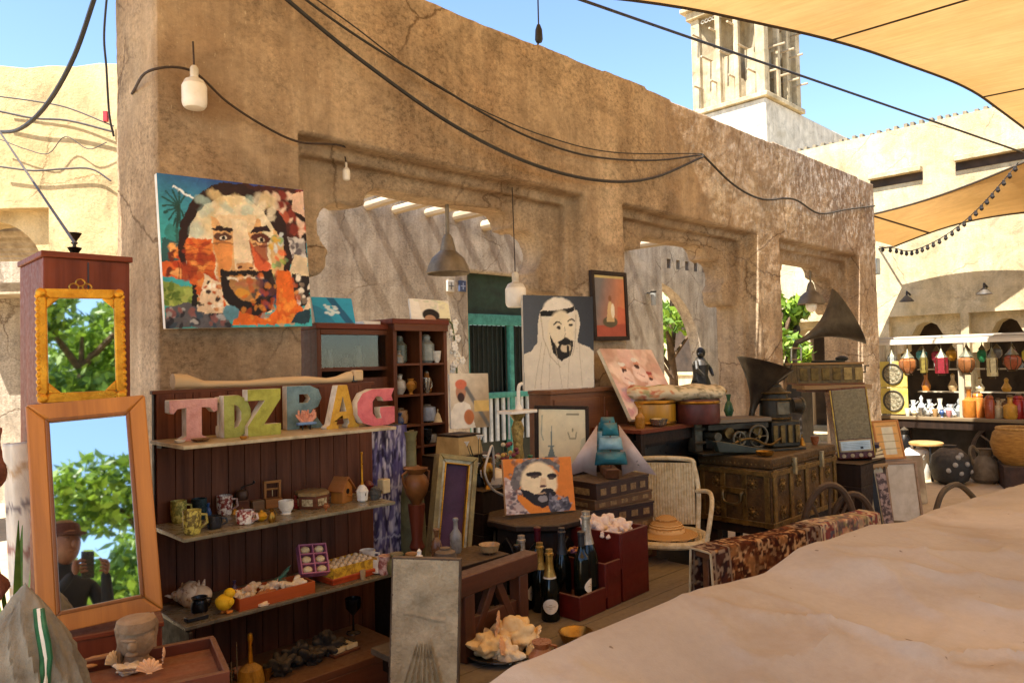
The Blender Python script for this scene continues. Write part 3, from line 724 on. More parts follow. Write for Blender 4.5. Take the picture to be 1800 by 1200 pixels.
# ------------------------------------------------------------------ open bookcase
BF, BB_ = 2.60, 2.93
bx0, bx1 = AY(325, 787, BF).x-.005, AY(697, 745, BF).x
SHZ = [1.19, .875, .577]
bt = 1.372
t = thing('display_shelves', 'dark wooden shelf unit with thin shelves holding letters and cups', 'shelf unit', ((bx0+bx1)/2, BB_, 0)); hw = (bx1-bx0)/2
BOARDS = 14
bl = -hw+.025; br = AY(655, 800, BB_).x-(bx0+bx1)/2
for i in range(BOARDS):
    a = bl+(br-bl)*i/BOARDS; b = bl+(br-bl)*(i+1)/BOARDS
    MB().box(a+.0012, b-.0012, 0+random.uniform(0, .002), .016, .02, bt+(-.004 if i % 3 else 0)).build('back_board', DARKW, t, .0015)
MB().box(bl-.005, br+.005, .014, .034, .02, bt-.01).build('back_panel', BLACKW, t)
MB().box(bl-.012, bl+.0, -.33, .02, .02, .555).build('side_panel', BLACKW, t, .002)
MB().box(br, br+.016, -.33, .02, .02, .555).build('side_panel', BLACKW, t, .002)
MB().box(bl-.014, br+.018, -.0, .03, bt-.012, bt+.002).build('top_rail', DARKWX, t, .002)
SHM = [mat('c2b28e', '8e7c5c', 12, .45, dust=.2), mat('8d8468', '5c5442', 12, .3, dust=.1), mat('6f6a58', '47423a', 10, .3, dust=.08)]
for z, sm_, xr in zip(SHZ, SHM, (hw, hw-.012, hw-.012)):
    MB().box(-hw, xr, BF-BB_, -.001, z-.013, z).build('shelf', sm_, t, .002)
    MB().box(bl, xr-.03, -.05, -.002, z-.03, z-.0135).build('shelf_batten', BLACKW, t)
z4 = AY(690, 1132, BF).z
MB().box(bl, hw, BF-BB_-.05, .0, z4-.03, z4).build('bottom_shelf', wood('6b3f24', '4a2817', 'x', 16, .5), t, .003)
MB().box(bl, hw, BF-BB_-.05, BF-BB_-.03, .0, z4-.03).build('kick_board', wood('6b3a22', '472414', 'x', 16, .5), t, .003)

# oar-like carved beam along the top
p, q = AY(305, 670, BB_-.0), AY(632, 668, BB_)
t = thing('carved_oar', 'long bleached wooden oar lying along the top of shelf unit', 'oar', ((p.x+q.x)/2, BB_+.01, bt)); L_ = (q.x-p.x)/2
W_ = wood('d8bd92', 'b3946a', 'x', 14, .8)
prof = [(-L_, .062, .03), (-L_+.05, .058, .03), (-L_+.12, .03, .02), (-L_*.3, .024, .018), (0, .034, .02), (L_*.35, .036, .022), (L_*.6, .024, .018), (L_*.72, .03, .018), (L_*.86, .05, .022), (L_*.9, .052, .022)]
PP = np.array([[(x, d*math.cos(a_), .004+hh/2+hh/2*math.sin(a_)*1.0) for a_ in np.linspace(0, 2*PI, 11)] for x, hh, d in prof])
g = MB().grid(PP); g.f.append(tuple(range(11))); g.f.append(tuple(len(g.v)-11+i for i in reversed(range(11))))
g.build('blade_and_shaft', W_, t, ang=60)
MB().bc((L_*.98, 0, .035), (.05, .04, .05)).build('socket', W_, t, .008); MB().bc((L_*.935, 0, .02), (.03, .03, .03)).build('iron_collar', BLACK, t, .003)
p = AY(640, 668, BB_-.03); MBx = MB().bc((0, 0, 0), (.15, .04, .02))

# letters
def letter(ch, w, h):
    if ch == 'T': return [[(-.5, 1), (.5, 1), (.5, .70), (.42, .66), (.34, .78), (.16, .80), (.16, .12), (.26, .06), (.26, 0), (-.26, 0), (-.26, .06), (-.16, .12), (-.16, .80), (-.34, .78), (-.42, .66), (-.5, .70)]]
    if ch == 'J': return [[(-.5, 1), (.5, 1), (.5, .85), (.36, .82), (.36, .2), (.2, .0), (-.1, .0), (-.3, .12), (-.26, .3), (-.05, .2), (.06, .3), (.06, .82), (-.5, .85)]]
    if ch == 'D': return [[(-.5, 0), (.05, 0), (.35, .10), (.5, .35), (.5, .65), (.35, .90), (.05, 1), (-.5, 1)], [(-.12, .22), (-.12, .78), (.02, .74), (.14, .6), (.14, .4), (.02, .26)]]
    if ch == 'Z': return [[(-.5, 1), (.5, 1), (.5, .78), (-.02, .24), (.5, .24), (.5, 0), (-.5, 0), (-.5, .22), (.02, .76), (-.5, .76)]]
    if ch == 'R': return [[(-.5, 0), (-.5, 1), (.15, 1), (.4, .9), (.48, .7), (.38, .5), (.2, .43), (.5, .05), (.5, 0), (.22, 0), (-.08, .36), (-.16, .36), (-.16, 0)], [(-.16, .60), (.08, .60), (.16, .70), (.08, .80), (-.16, .80)]]
    if ch == 'A': return [[(-.5, 0), (-.5, .06), (-.40, .1), (-.14, 1), (.14, 1), (.40, .1), (.5, .06), (.5, 0), (.14, 0), (.14, .06), (.2, .1), (.16, .22), (-.16, .22), (-.2, .1), (-.14, .06), (-.14, 0)], [(-.11, .38), (.11, .38), (0, .74)]]
    if ch == 'G': return [[(.42, .80), (.5, 1), (-.1, 1), (-.36, .9), (-.5, .66), (-.5, .34), (-.36, .1), (-.1, 0), (.3, 0), (.5, .06), (.5, .5), (.1, .5), (.1, .36), (.14, .2), (.0, .2), (-.1, .34), (-.1, .66), (.0, .8), (.14, .78), (.2, .66), (.46, .66)]]
LET = [('T', 'J', 298, 384, 700, 774, 'dba79c', 'c0857c', 'chunky pink wooden letter T at the left end of top shelf', .04, 2),
       ('J', 'J', 386, 402, 696, 768, 'd8b0a0', 'bc8c80', 'narrow pale pink letter standing between letters T and D', .03, 40),
       ('D', '', 394, 441, 693, 768, 'a9ac5a', '878a3c', 'chunky olive green wooden letter D beside letter Z', .045, 0),
       ('Z', '', 436, 494, 682, 765, 'b3b24e', '8c8c38', 'chunky lime green wooden letter Z on the top shelf', .045, 0),
       ('R', '', 506, 566, 676, 753, '7f9a9c', '5b767c', 'chunky grey-blue wooden letter R behind a small coral', .045, -4),
       ('A', '', 573, 632, 675, 752, 'd8a83e', 'b4842a', 'chunky mustard yellow wooden letter A on the top shelf', .04, 3),
       ('G', '', 629, 694, 682, 748, 'dc7878', 'bf5a60', 'chunky coral pink wooden letter G at right shelf end', .045, 0)]
for ch, _, xa, xb, ya, yb_, ca, cb, lab, th, rzz in LET:
    p = AZ((xa+xb)/2, yb_, SHZ[0]); k = DEP(p)/FPX; y_ = min(max(p.y, BF+.03), BB_-.05); p = AZ((xa+xb)/2, yb_, SHZ[0])
    wd = (AY(xb, yb_, y_).x-AY(xa, yb_, y_).x); h_ = (yb_-ya)*k*.98; pz = AY((xa+xb)/2, yb_, y_)
    loops = [[(x*wd, z*h_) for x, z in L] for L in letter(ch, 1, 1)]
    t = thing('wooden_letter', lab, 'letter', (pz.x, y_, SHZ[0]), rzz, 'painted wooden letters on the top shelf')
    lb_ = MB().prism(loops, -.001, th).build('letter_body', mat('e4d9c2', 'bfae90', 14, .85, 0, .5, 50, .006), t, .003)
    MB().prism(loops, -.004, -.0012).build('painted_face', mat(ca, cb, 16, .85, 0, .8, 60, .008), lb_, .0015)
p = AZ(542, 755, SHZ[0]); t = thing('coral_on_stand', 'small pink branching coral on a blue stand before letter R', 'coral', (p.x, p.y+.015, SHZ[0]))
MB().bc((0, 0, .026), (.085, .022, .012)).build('blue_base', mat('7f9fc4', '5a7aa4', 14, .5), t, .003)
for x in (-.018, .018): MB().cone((x, 0, 0), (x, 0, .02), .003, n=6).build('foot', BLACK, t)
g = MB()
for i in range(16):
    a = i*.75; x = -.036+.072*(i/15); g.tube([(x*.5, 0, .03), (x, .01*math.sin(a), .05), (x*1.1+.006*math.sin(a*3), .012*math.cos(a), .062+.02*abs(math.sin(i*1.7)))], [.006, .005, .004], 6)
g.build('coral_branches', mat('e3a88c', 'c98368', 20, .8, 0, .7, 80, .004), t)

# hanging patterned cloth at the end of the shelf unit
cv = Cv(50, 120, '6c6488'); cv.wob = .03
cv.spots(420, (0, 1, 0, 1), ['2a2438', 'a9a2b4', '3d3756', 'c8bfc4', '584f78'], .035, 9, .85).tint(.3, 25)
for yy in (.30, .62): cv.line([(0, yy), (1, yy-.02)], .012, 'b7b4c0', .8)
xa, xb = AY(652, 800, BB_+.02).x, AY(716, 800, BB_+.02).x; z0, z1 = .42, AY(690, 748, BB_+.02).z
t = thing('patterned_cloth', 'purple and white speckled cloth hanging beside the shelf unit', 'cloth', ((xa+xb)/2, BB_+.045, 0))
PP = np.stack([(cv.U-.5)*(xb-xa), -.02+.006*np.sin(cv.U*14+cv.V*3)*(1.2-cv.V), z0+cv.V*(z1-z0)], -1)
solid(colmesh('cloth', PP, cv.c, woolm(), t), .004); MB().tube([(-.09, 0, z1), (.09, 0, z1)], .006, 8).build('hanging_rod', BLACK, t)
MB().box(.085, .095, -.01, .01, 0, z1).build('stand_post', BLACK, t)

# ------------------------------------------------------------------ small things on the shelves
def on(px, py, z, ymin=BF+.02, ymax=BB_-.03):
    p = AZ(px, py, z); y = min(max(p.y, ymin), ymax)
    if y != p.y: p = AY(px, py, y); p.z = z
    return p
def mug(label, px, py, wpx, hpx, z, c, c2, pat=None, handle=True, cup='mug', tilt=.9, rz=-30):
    p = on(px, py, z); k = DEP(p)/FPX; r = wpx*k/2; h = hpx*k
    t = thing(cup, label, cup, p, rz)
    MB().lathe([(r*.75, 0), (r*tilt, h*.08), (r, h*.5), (r*1.0, h), (r*.92, h), (r*.86, h*.3), (r*.5, h*.12)], 20).build('cup_body', mat(c, c2, 60 if pat else 14, .3, lo=.45, hi=.55), t)
    if handle: MB().tube([(r*.9, 0, h*.8), (r*1.5, 0, h*.78), (r*1.6, 0, h*.45), (r*.92, 0, h*.25)], r*.16, 7).build('handle', mat(c, c2, 14, .3), t)
    return t
z2, z3 = SHZ[1], SHZ[2]
mug('yellow-green flared pottery mug at the back of second shelf', 314, 908, 27, 38, z2, 'cdbf62', '7d7a3a', 1)
mug('yellow-green pottery mug with brown spots at second shelf front', 338, 938, 31, 42, z2, 'd2c35e', '6f6030', 1)
mug('dark teal glazed beaker standing behind the pottery mugs', 350, 890, 26, 36, z2, '1f3a40', '142428', None, False, 'beaker')
mug('black cup on a saucer between the pottery mugs', 377, 928, 26, 22, z2, '1c1c1e', '2c2c30')
t_ = mug('tall white mug with dark red pattern on second shelf', 395, 902, 27, 34, z2, 'e6dccb', '7a2c22', 1)
mug('short white mug with dark red pattern on second shelf', 431, 920, 32, 23, z2, 'e6dccb', '8c3226', 1, rz=-60)
mug('plain white egg cup beside the hexagonal box', 503, 902, 26, 23, z2, 'ebe5d6', 'd4ccb8', None, False, 'cup', .6)
p = on(460, 915, z2); k = DEP(p)/FPX
t = thing('yellow_pot', 'small round yellow pot with lid on second shelf', 'pot', p)
MB().lathe([(.008, 0), (.018, .008), (.021, .02), (.015, .03), (.01, .033)], 16).build('pot', mat('d8a41e', 'b98412', 14, .35), t); MB().ell((0, 0, .036), (.006, .006, .005)).build('knob', mat('d8a41e', 'b98412', 14, .35), t)
p = on(478, 918, z2); t = thing('brass_jug', 'tiny brass jug before the wooden frame on second shelf', 'jug', p)
MB().lathe([(.009, 0), (.014, .01), (.012, .025), (.006, .038), (.009, .05), (.007, .05)], 12).build('body', BRASS, t); MB().tube([(.01, 0, .02), (.02, 0, .03), (.008, 0, .044)], .002, 6).build('handle', BRASS, t)
p = on(425, 890, z2); t = thing('coffee_grinder', 'old brown coffee grinder with bent crank on second shelf', 'grinder', p, -20)
MB().bc((0, 0, .025), (.055, .05, .05)).build('box_body', DARKWX, t, .003); MB().lathe([(.024, .05), (.028, .07), (.022, .085), (.01, .09)], 16).build('hopper', mat('4d3424', None, 10, .4, .5), t)
MB().tube([(0, 0, .09), (0, 0, .1), (.045, -.01, .112)], .003, 6).build('crank', BLACK, t); MB().ell((.047, -.01, .118), (.005, .005, .007)).build('crank_knob', BLACK, t); MB().ell((0, -.027, .02), (.004, .004, .004)).build('drawer_knob', BRASS, t)
p = on(452, 896, z2); tag(MB().bc((0, 0, .02), (.05, .035, .04)).build('wooden_box', wood('8d6a44', '6b4c2e', 'x', 20, .6), None, .003, loc=p), 'plain little brown box between grinder and wooden frame', 'box')
p = on(479, 884, z2); t = thing('wooden_well', 'toy wooden well frame with open posts on second shelf', 'toy', p, -10)
MB().bc((0, 0, .019), (.07, .05, .038)).build('trough', OAKX, t, .003)
for x in (-.03, .03): MB().box(x-.005, x+.005, -.006, .006, .038, .108).build('post', OAK, t, .001)
MB().box(-.036, .036, -.006, .006, .100, .110).build('crossbar', OAKX, t, .001); MB().tube([(-.033, 0, .075), (.033, 0, .075)], .004, 8).build('spindle', OAKX, t); MB().cone((.0, 0, .045), (.0, 0, .075), .0015, n=5).build('rope', IVORY, t)
p = on(549, 890, z2); t = thing('hexagonal_box', 'hexagonal inlaid box with pearl panels on second shelf', 'box', p, 12)
hx = [(.078*math.cos(i*PI/3), .06*math.sin(i*PI/3)) for i in range(6)]
MB().lathe([(.066, 0), (.068, .004), (.068, .05), (.064, .052)], 6).build('box_body', DARKWX, t); MB().lathe([(.072, .052), (.072, .064), (.06, .068)], 6).build('lid', mat('9c7d48', '6c5230', 30, .4), t)
for i in range(6):
    a = i*PI/3+PI/6; M_ = Matrix.Rotation(a, 4, 'Z'); MB().box(.0565, .0615, -.022, .022, .012, .040, M_).build('pearl_inlay', mat('c9b88e', '6a5230', 90, .3), t)
p = on(601, 882, z2); t = thing('bird_house', 'small wooden bird house with pitched roof on second shelf', 'bird house', p, 24)
MB().prism([[(-.036, 0), (.036, 0), (.036, .06), (0, .098), (-.036, .06)]], -.03, .03).build('walls', OAK, t, .002)
for s in (-1, 1): MB().bar((s*.052, 0, .05), (0, 0, .107), .075, .006).build('roof_board', wood('a05f28', '7a4418', 'y', 20, .5), t, .001)
MB().cone((0, -.0315, .048), (0, -.029, .048), .011, n=16).build('entry_hole', BLACK, t); MB().cone((0, -.045, .03), (0, -.028, .03), .003, n=6).build('perch', OAK, t)
p = on(637, 881, z2); t = thing('long_neck_flask', 'white flask with a very long golden neck on second shelf', 'flask', p)
MB().lathe([(.014, 0), (.022, .006), (.024, .03), (.027, .045), (.018, .062), (.008, .072)], 8).build('flask', WHITE, t); MB().lathe([(.008, .07), (.0045, .09), (.004, .2), (.006, .205), (.004, .21)], 10).build('neck', GOLD, t)
g = MB(); g.bc((0, -.0245, .035), (.003, .002, .016)); g.build('mark', BLACK, t)
p = on(660, 878, z2); tag(blob(71, .026, 0, 0, 3, (1, .8, 1.2)).build('dark_stone', mat('4a463e', '2c2a26', 12, .8), loc=(p.x, p.y, z2+.028)), 'dark rough stone lump at the right end of second shelf', 'stone')
p = on(675, 866, z2); t = thing('candle_block', 'square cream candle at the back right of second shelf', 'candle', p, 10)
MB().bc((0, 0, .032), (.045, .04, .064)).build('wax', IVORY, t, .005); MB().cone((0, 0, .064), (.001, 0, .074), .0015, n=5).build('wick', BLACK, t)
p = on(648, 862, z2); tag(MB().lathe([(.012, 0), (.022, .012), (.024, .03), (.012, .046), (.003, .05)], 12).build('red_ornament', mat('7c1c1c', '54100f', 12, .35), loc=p), 'dark red rounded ornament between flask and candle', 'ornament')

# third shelf
p = on(325, 1062, z3); t = thing('conch_shell', 'large speckled conch shell at the left end of third shelf', 'shell', p, -35)
g = MB(); P_ = []
for i in range(60):
    a = i*.42; s = i/59; r = .058*s**1.3+.002; P_.append(((-.07+.11*s), r*.35*math.cos(a), .036+r*.35*math.sin(a), r*.72))
g.tube([p_[:3] for p_ in P_], [p_[3]+.001 for p_ in P_], 10); m = mat('e4d6bd', 'a07a50', 40, .45, 0, .4, 60, .004, lo=.4, hi=.5)
g.build('spiral', m, t, ang=80); g = MB(); g.ell((.055, -.01, .035), (.045, .04, .034)); g.build('flared_lip', SHELL, t)
for i in range(5): MB().cone((-.01+.018*i, .01, .062), (-.014+.02*i, .02, .076+.002*i), .009, .002, 8).build('knob', m, t)
p = on(351, 1078, z3); t = thing('black_pot', 'black round pot with handle in front of conch shell', 'pot', p)
MB().lathe([(.018, 0), (.028, .01), (.03, .03), (.024, .05), (.028, .06), (.024, .06), (.02, .045)], 18).build('pot', BLACK, t); MB().tube([(.028, 0, .05), (.044, 0, .045), (.03, 0, .02)], .004, 6).build('handle', BLACK, t)
p = on(347, 1090, z3, BF+.0); tag(MB().bc((0, 0, .008), (.075, .035, .016)).build('black_case', BLACK, None, .003, loc=p+Vector((0, .01, 0))), 'flat black case lying at the front edge of third shelf', 'case')
p = on(395, 1078, z3); t = thing('toy_chick', 'bright yellow toy chick on orange feet at shelf front', 'toy', p, 30)
Yl = mat('f2c81e', 'd8a810', 20, .7, 0, .5, 90, .004, dust=0); g = MB(); g.ell((0, 0, .042), (.033, .03, .029), 18, 12); g.ell((.012, -.012, .070), (.020, .020, .018), 16, 10); cb_ = g.build('body', Yl, t, ang=80)
for s in (-1, 1): g = MB(); g.ell((.0, s*.028, .043), (.016, .006, .013)); g.build('wing', Yl, t); MB().ell((.026, -.012+s*.010-.004, .074), (.003, .003, .003), 8, 6).build('eye', BLACK, cb_); g = MB(); g.ell((.006, s*.012-.004, .006), (.016, .009, .006)); g.cone((0, s*.01, .006), (0, s*.01, .02), .004, n=6); g.build('foot', mat('e8861e'), t)
MB().cone((.03, -.016, .068), (.042, -.02, .066), .006, .001, 8).build('beak', mat('e8861e'), cb_)
# orange tray of shells
p0, p1 = AZ(412, 1066, z3), AZ(545, 1040, z3)
t = thing('orange_tray', 'long open orange wooden tray filled with shells on third shelf', 'tray', ((p0.x+p1.x)/2, BF+.085, z3)); L_ = (p1.x-p0.x)/2+.012
OR = wood('b5561e', '8c3c12', 'x', 16, .5)
MB().box(-L_, L_, -.07, .07, 0, .006).build('bottom', OR, t)
for y in (-.07, .064): MB().box(-L_, L_, y, y+.006, .006, .044).build('long_side', OR, t, .001)
for x in (-L_, L_-.006): MB().box(x, x+.006, -.064, .064, .006, .044).build('end', OR, t, .001)
for i in range(6):
    q = Vector((p0.x+.03+i*.038, BF+.085+.035*math.sin(i*2.1), z3+.006+.012*(i % 2)))
    coral('tray_shell', ['white spiky shell', 'cream pointed shell', 'orange ridged shell', 'mottled cream shell', 'brown speckled shell', 'small pale shell'][i]+' heaped in the orange tray', 'shell', q, .024, 80+i, [CORAL, SHELL, mat('c9752e', '9a5218', 14, .6), SHELL, mat('b89a70', '7a5c3c', 20, .6), CORAL][i], 9, 1.1, (1.2, .8, .8), 'shells in the orange tray')
p = Vector((p0.x+.19, BF+.12, z3+.05)); g = MB()
for i in range(9): g.tube([p-p+Vector((-.02+.012*i*.3, 0, 0)), Vector((.01+.006*i, .004*math.sin(i), .012+.003*i)), Vector((.05+.004*i, .008*math.sin(i*2), .008+.006*i))], [.004, .006, .001], 5)
one('green_feather', g, mat('1f6a52', '12402f', 30, .5), 'dark green feather tuft lying across the orange tray', 'feather', (p.x-.03, p.y-.02, p.z-.008), 10)
# pink compartment box
p = AZ(500, 1030, z3+.044); 
t = panel('pink_box', 'pink six-compartment box with cream ornaments propped on the orange tray', 'box', (AZ(498, 985, z3+.07).x+.035, BF+.115, z3+.098), -8, 36, 6)
PKB = mat('b76a80', '98506a', 14, .6); w_, h_ = .115, .125
MB().box(-w_/2, w_/2, .012, .018, -h_/2, h_/2).build('back', PKB, t)
for x in (-w_/2, -.003, w_/2-.006): MB().box(x, x+.006, -.018, .012, -h_/2, h_/2).build('divider', PKB, t, .001)
for z in (-h_/2, -h_/6-.003, h_/6-.003, h_/2-.006): MB().box(-w_/2+.006, w_/2-.006, -.0175, .0115, z, z+.006).build('divider', PKB, t, .001)
for i in range(2):
    for j in range(3): g = MB(); g.ell((-w_/4+i*w_/2, -.004, -h_/3+j*h_/3), (.020, .014, .015), 12, 8); g.build('ornament', IVORY, t)
p0, p1 = AZ(538, 1015, z3), AZ(632, 1000, z3)
t = thing('orange_box', 'flat orange-red box lying under the box of eggs', 'box', ((p0.x+p1.x)/2+.01, BF+.115, z3), 3); L_ = (p1.x-p0.x)/2
MB().box(-L_, L_, -.075, .075, 0, .022).build('body', mat('b84a1c', '94340f', 14, .55), t, .002); MB().box(-L_-.003, L_+.003, -.078, .078, .015, .026).build('lid', mat('b84a1c', '94340f', 14, .55), t, .002)
ez_ = z3+.026
t = thing('egg_box', 'yellow patterned box with rows of pale eggs on third shelf', 'box', ((p0.x+p1.x)/2+.012, BF+.115, ez_), 5)
YB = mat('d0a52c', '9c7420', 40, .55, lo=.45, hi=.55)
MB().box(-L_, L_, -.07, .07, 0, .005).build('bottom', YB, t)
for y in (-.07, .066): MB().box(-L_, L_, y, y+.004, .005, .040).build('side', YB, t, .001)
for x in (-L_, L_-.004): MB().box(x, x+.004, -.066, .066, .005, .040).build('end', YB, t, .001)
EGG = mat('dcc9a8', 'c0a984', 10, .5); eg = None
for i in range(6):
    for j in range(4):
        o = MB().ell((0, 0, 0), (.0135, .0135, .017), 12, 8).build('egg', EGG, t) if eg is None else eg.copy()
        if eg: COL.objects.link(o)
        eg = eg or o; o.location = (-L_+.022+i*(2*L_-.044)/5, -.048+j*.032, .030)
def cup_saucer(label, px, py, wpx, hpx, saucer):
    t = mug(label, px, py, wpx, hpx, z3+(.006 if saucer else 0), 'e9e2d2', 'd0c6b2', rz=-50)
    t.name = 'coffee_cup'; t['category'] = 'cup'
    if saucer: MB().lathe([(.018, -.006), (.034, -.002), (.046, .004), (.045, .006), (.02, .0)], 20).build('saucer', WHITE, t)
cup_saucer('white coffee cup standing behind the saucer on third shelf', 646, 992, 28, 26, False)
cup_saucer('white coffee cup on a saucer at right end of third shelf', 668, 1003, 29, 23, True)
p = on(638, 1017, z3); tag(MB().lathe([(.009, 0), (.010, .002), (.012, .036), (.011, .036), (.009, .005)], 14).build('shot_glass', mat('c9b088', 'a88c60', 14, .2), loc=p), 'small amber shot glass before the coffee cups', 'glass')
p = on(462, 1066, z3); 
coral('small_shells', 'little brown and white shells at front of orange tray', 'shell', (p.x, BF+.012-.0, z3), .010, 91, SHELL, 6, .8, (2.0, .8, .7))

# bottom shelf
def on4(px, y): q = AY(px, 1150, y); return Vector((q.x, y, z4))
p = on4(622, BB_-.09); t = thing('goblet', 'dark smoked glass goblet on the bottom shelf', 'goblet', p)
MB().lathe([(.032, 0), (.03, .004), (.005, .01), (.004, .075), (.012, .085), (.032, .11), (.036, .15), (.034, .15), (.028, .112), (.008, .092)], 18).build('goblet_glass', mat('2a2624', '141210', 10, .12), t)
p = on4(598, BF+.10); t = thing('card_box', 'open wooden box of cream dominoes on the bottom shelf', 'box', p, 6)
MB().bc((0, 0, .006), (.13, .10, .012)).build('tray', DARKWX, t, .002)
for i in range(3):
    for j in range(2): MB().bc((-.031+j*.062, -.03+i*.03, .022), (.055, .024, .02)).build('domino', IVORY, t, .003)
for i in range(3): MB().bc((-.031+.04*i, 0, .034), (.012, .07, .006)).build('dark_bar', BLACK, t, .001)
for i, px in enumerate((492, 522, 552, 578)):
    p = on4(px, BF+.07+.04*(i % 2)); coral('black_coral', ['low black coral beside the golden brush on bottom shelf', 'second black coral from the golden brush on bottom shelf', 'third black coral from the golden brush on bottom shelf', 'black coral touching the box of dominoes on bottom shelf'][i], 'coral', p, .034+.004*(i % 2), 100+i, mat('35302a', '1c1916', 18, .7, 0, .9, 60, .01), 20, 1.2, (1, .9, .9), 'black corals on the bottom shelf')
p = on4(440, BF+.03); t = thing('gold_brush', 'golden straw hand brush standing handle up on bottom shelf', 'brush', p)
MB().lathe([(.045, 0), (.05, .03), (.04, .075), (.014, .095)], 18).build('bristles', mat('c08f2e', '8a6218', 50, .7, .3, .8, 80, .01, (1, 1, .15)), t); MB().lathe([(.009, .09), (.007, .17), (.011, .18), (.008, .20), (.0, .205)], 10).build('handle', GOLD, t)
p = on4(345, BF-.015); t = thing('candle_stand', 'white turned candle stand at left of bottom shelf', 'candle holder', p)
MB().lathe([(.035, 0), (.03, .01), (.012, .02), (.014, .05), (.01, .055), (.03, .06), (.028, .066), (.016, .068), (.016, .09), (.0, .091)], 18).build('turned_stand', IVORY, t)
t = thing('skewer_bundle', 'row of thin metal skewers standing on the bottom shelf', 'skewers', on4(385, BF+.03))
for i in range(6): MB().cone((-.05+.024*i, .01*(i % 2), .01), (-.052+.024*i, .01*(i % 2), .12+.02*((i*3) % 4)), .0025, .0015, 6).build('skewer', mat('8c8068', None, 10, .3, .8), t)
MB().bc((.01, .005, .008), (.15, .05, .016)).build('block', BLACKW, t, .002)

# ------------------------------------------------------------------ low platform of boards
PZ = .35
t = thing('low_platform', 'low grey board platform carrying the bottles and red box', 'platform', (0, 0, 0))
GB = wood('6e6456', '4c443a', 'x', 14, .9)
for i in range(10):
    y = 1.58+i*.152; x0 = 1.62 if y < 2.48 else 1.98
    MB().box(x0+random.uniform(-.02, .02), 3.45+random.uniform(-.02, .02), y+.002, y+.150, PZ-.025, PZ-random.uniform(0, .002)).build('plank', GB, t, .002)
for x in (1.7, 3.38):
    MB().box(x-.03, x+.03, 1.6, 2.46 if x < 2 else 3.08, PZ-.09, PZ-.026).build('bearer', BLACKW, t)
    for y in (1.65, 2.4): MB().box(x-.03, x+.03, y-.03, y+.03, 0, PZ-.09).build('leg', BLACKW, t)
for y in (2.95,): MB().box(3.33, 3.39, y-.03, y+.03, 0, PZ-.09).build('leg', BLACKW, t)
MB().box(2.05, 2.11, 2.9, 2.96, 0, PZ-.026).build('leg', BLACKW, t)

def table(label, name, x0, x1, y0, y1, z0, z1, m, mt=None, leg=.04, top=.025):
    t = thing(name, label, 'table', ((x0+x1)/2, (y0+y1)/2, z0)); a, b, h = (x1-x0)/2, (y1-y0)/2, z1-z0
    MB().box(-a, a, -b, b, h-top, h).build('tabletop', mt or m, t, .003)
    for sx in (-1, 1):
        for sy in (-1, 1): MB().box(sx*(a-.01)-(leg if sx > 0 else 0), sx*(a-.01)+(leg if sx < 0 else 0), sy*(b-.01)-(leg if sy > 0 else 0), sy*(b-.01)+(leg if sy < 0 else 0), 0, h-top).build('leg', m, t, .002)
    MB().box(-a+.03, a-.03, -b+.02, -b+.035, h-top-.07, h-top).build('apron', m, t); return t
def crate(label, name, x0, x1, y0, y1, z0, z1, m, n=3, rz=0, cat='crate'):
    t = thing(name, label, cat, ((x0+x1)/2, (y0+y1)/2, z0), rz); a, b, h = (x1-x0)/2, (y1-y0)/2, z1-z0
    MB().box(-a+.008, a-.008, -b+.008, b-.008, .002, h-.012).build('core', m, t)
    for i in range(n):
        q0, q1 = h*i/n+.002, h*(i+1)/n-.002
        MB().box(-a, a, -b, -b+.01, q0, q1).build('slat', m, t, .002); MB().box(-a, -a+.01, -b+.01, b, q0, q1).build('slat', m, t, .002)
        MB().box(a-.01, a, -b+.01, b, q0, q1).build('slat', m, t, .002)
    MB().box(-a, a, -b, b, h-.012, h).build('lid', m, t, .002); return t

# relief panel
t = panel('relief_panel', 'pale carved stone relief panel with a draped figure leaning by shelves', 'carving', (1.53, 2.0, .575), -50, 4.5, 1.5)
ST = mat('b3a486', '8c7e62', 14, .9, 0, .9, 70, .010)
n_ = 110; cv = Cv(70, n_); U, V = cv.U, cv.V; w_, h_ = .223, .44
hgt = .006*fbm(U*1.5, V*2.5, 26, 5)+.006*np.exp(-((V-.58-.02*np.sin(U*6))/.012)**2)*(np.abs(U-.5) < .32)
for k in range(-3, 4):
    xc = .5+k*.028+(.42-V)*k*.20; hgt += .016*np.exp(-((U-xc)/.014)**2)*np.clip((.46-V)/.1, 0, 1)
hgt += .008*np.exp(-(((U-.5)/.22)**2+((V-.78)/.10)**2)**2)
PP = np.stack([(U-.5)*w_, -.012-hgt, (V-.5)*h_], -1); MB().grid(PP).build('carved_face', ST, t, ang=80)
MB().box(-w_/2, w_/2, -.0115, .012, -h_/2, h_/2).build('slab', mat('4b4033', '332a20', 10, .9), t)
frame(t, w_+.012, h_+.012, .008, .028, mat('5b4a38', '3a2e22', 10, .8), 'edge', bev=.001)

# trestle bench end
t = thing('wooden_trestle', 'short reddish wooden trestle with braced legs behind the shells', 'trestle', (AY(872, 1000, 2.14).x, 2.14, PZ), 6)
zb_ = AY(872, 1022, 2.14).z-PZ; W = wood('5c3420', '38200f', 'x', 16, .5); WZ_ = wood('5c3420', '38200f', 'z', 16, .5)
MB().box(-.25, .225, -.035, .035, zb_, zb_+.075).build('beam', W, t, .006)
for x in (-.21, .11): MB().box(x, x+.055, -.028, .028, 0, zb_).build('post', WZ_, t, .004)
MB().bar((.11, 0, .03), (-.0, 0, zb_-.0), .028, .034).build('brace', W, t, .003); MB().bar((-.155, 0, .03), (-.03, 0, zb_), .028, .034).build('brace', W, t, .003)
MB().box(-.155, .11, -.012, .012, .06, .15).build('stretcher', W, t, .003)

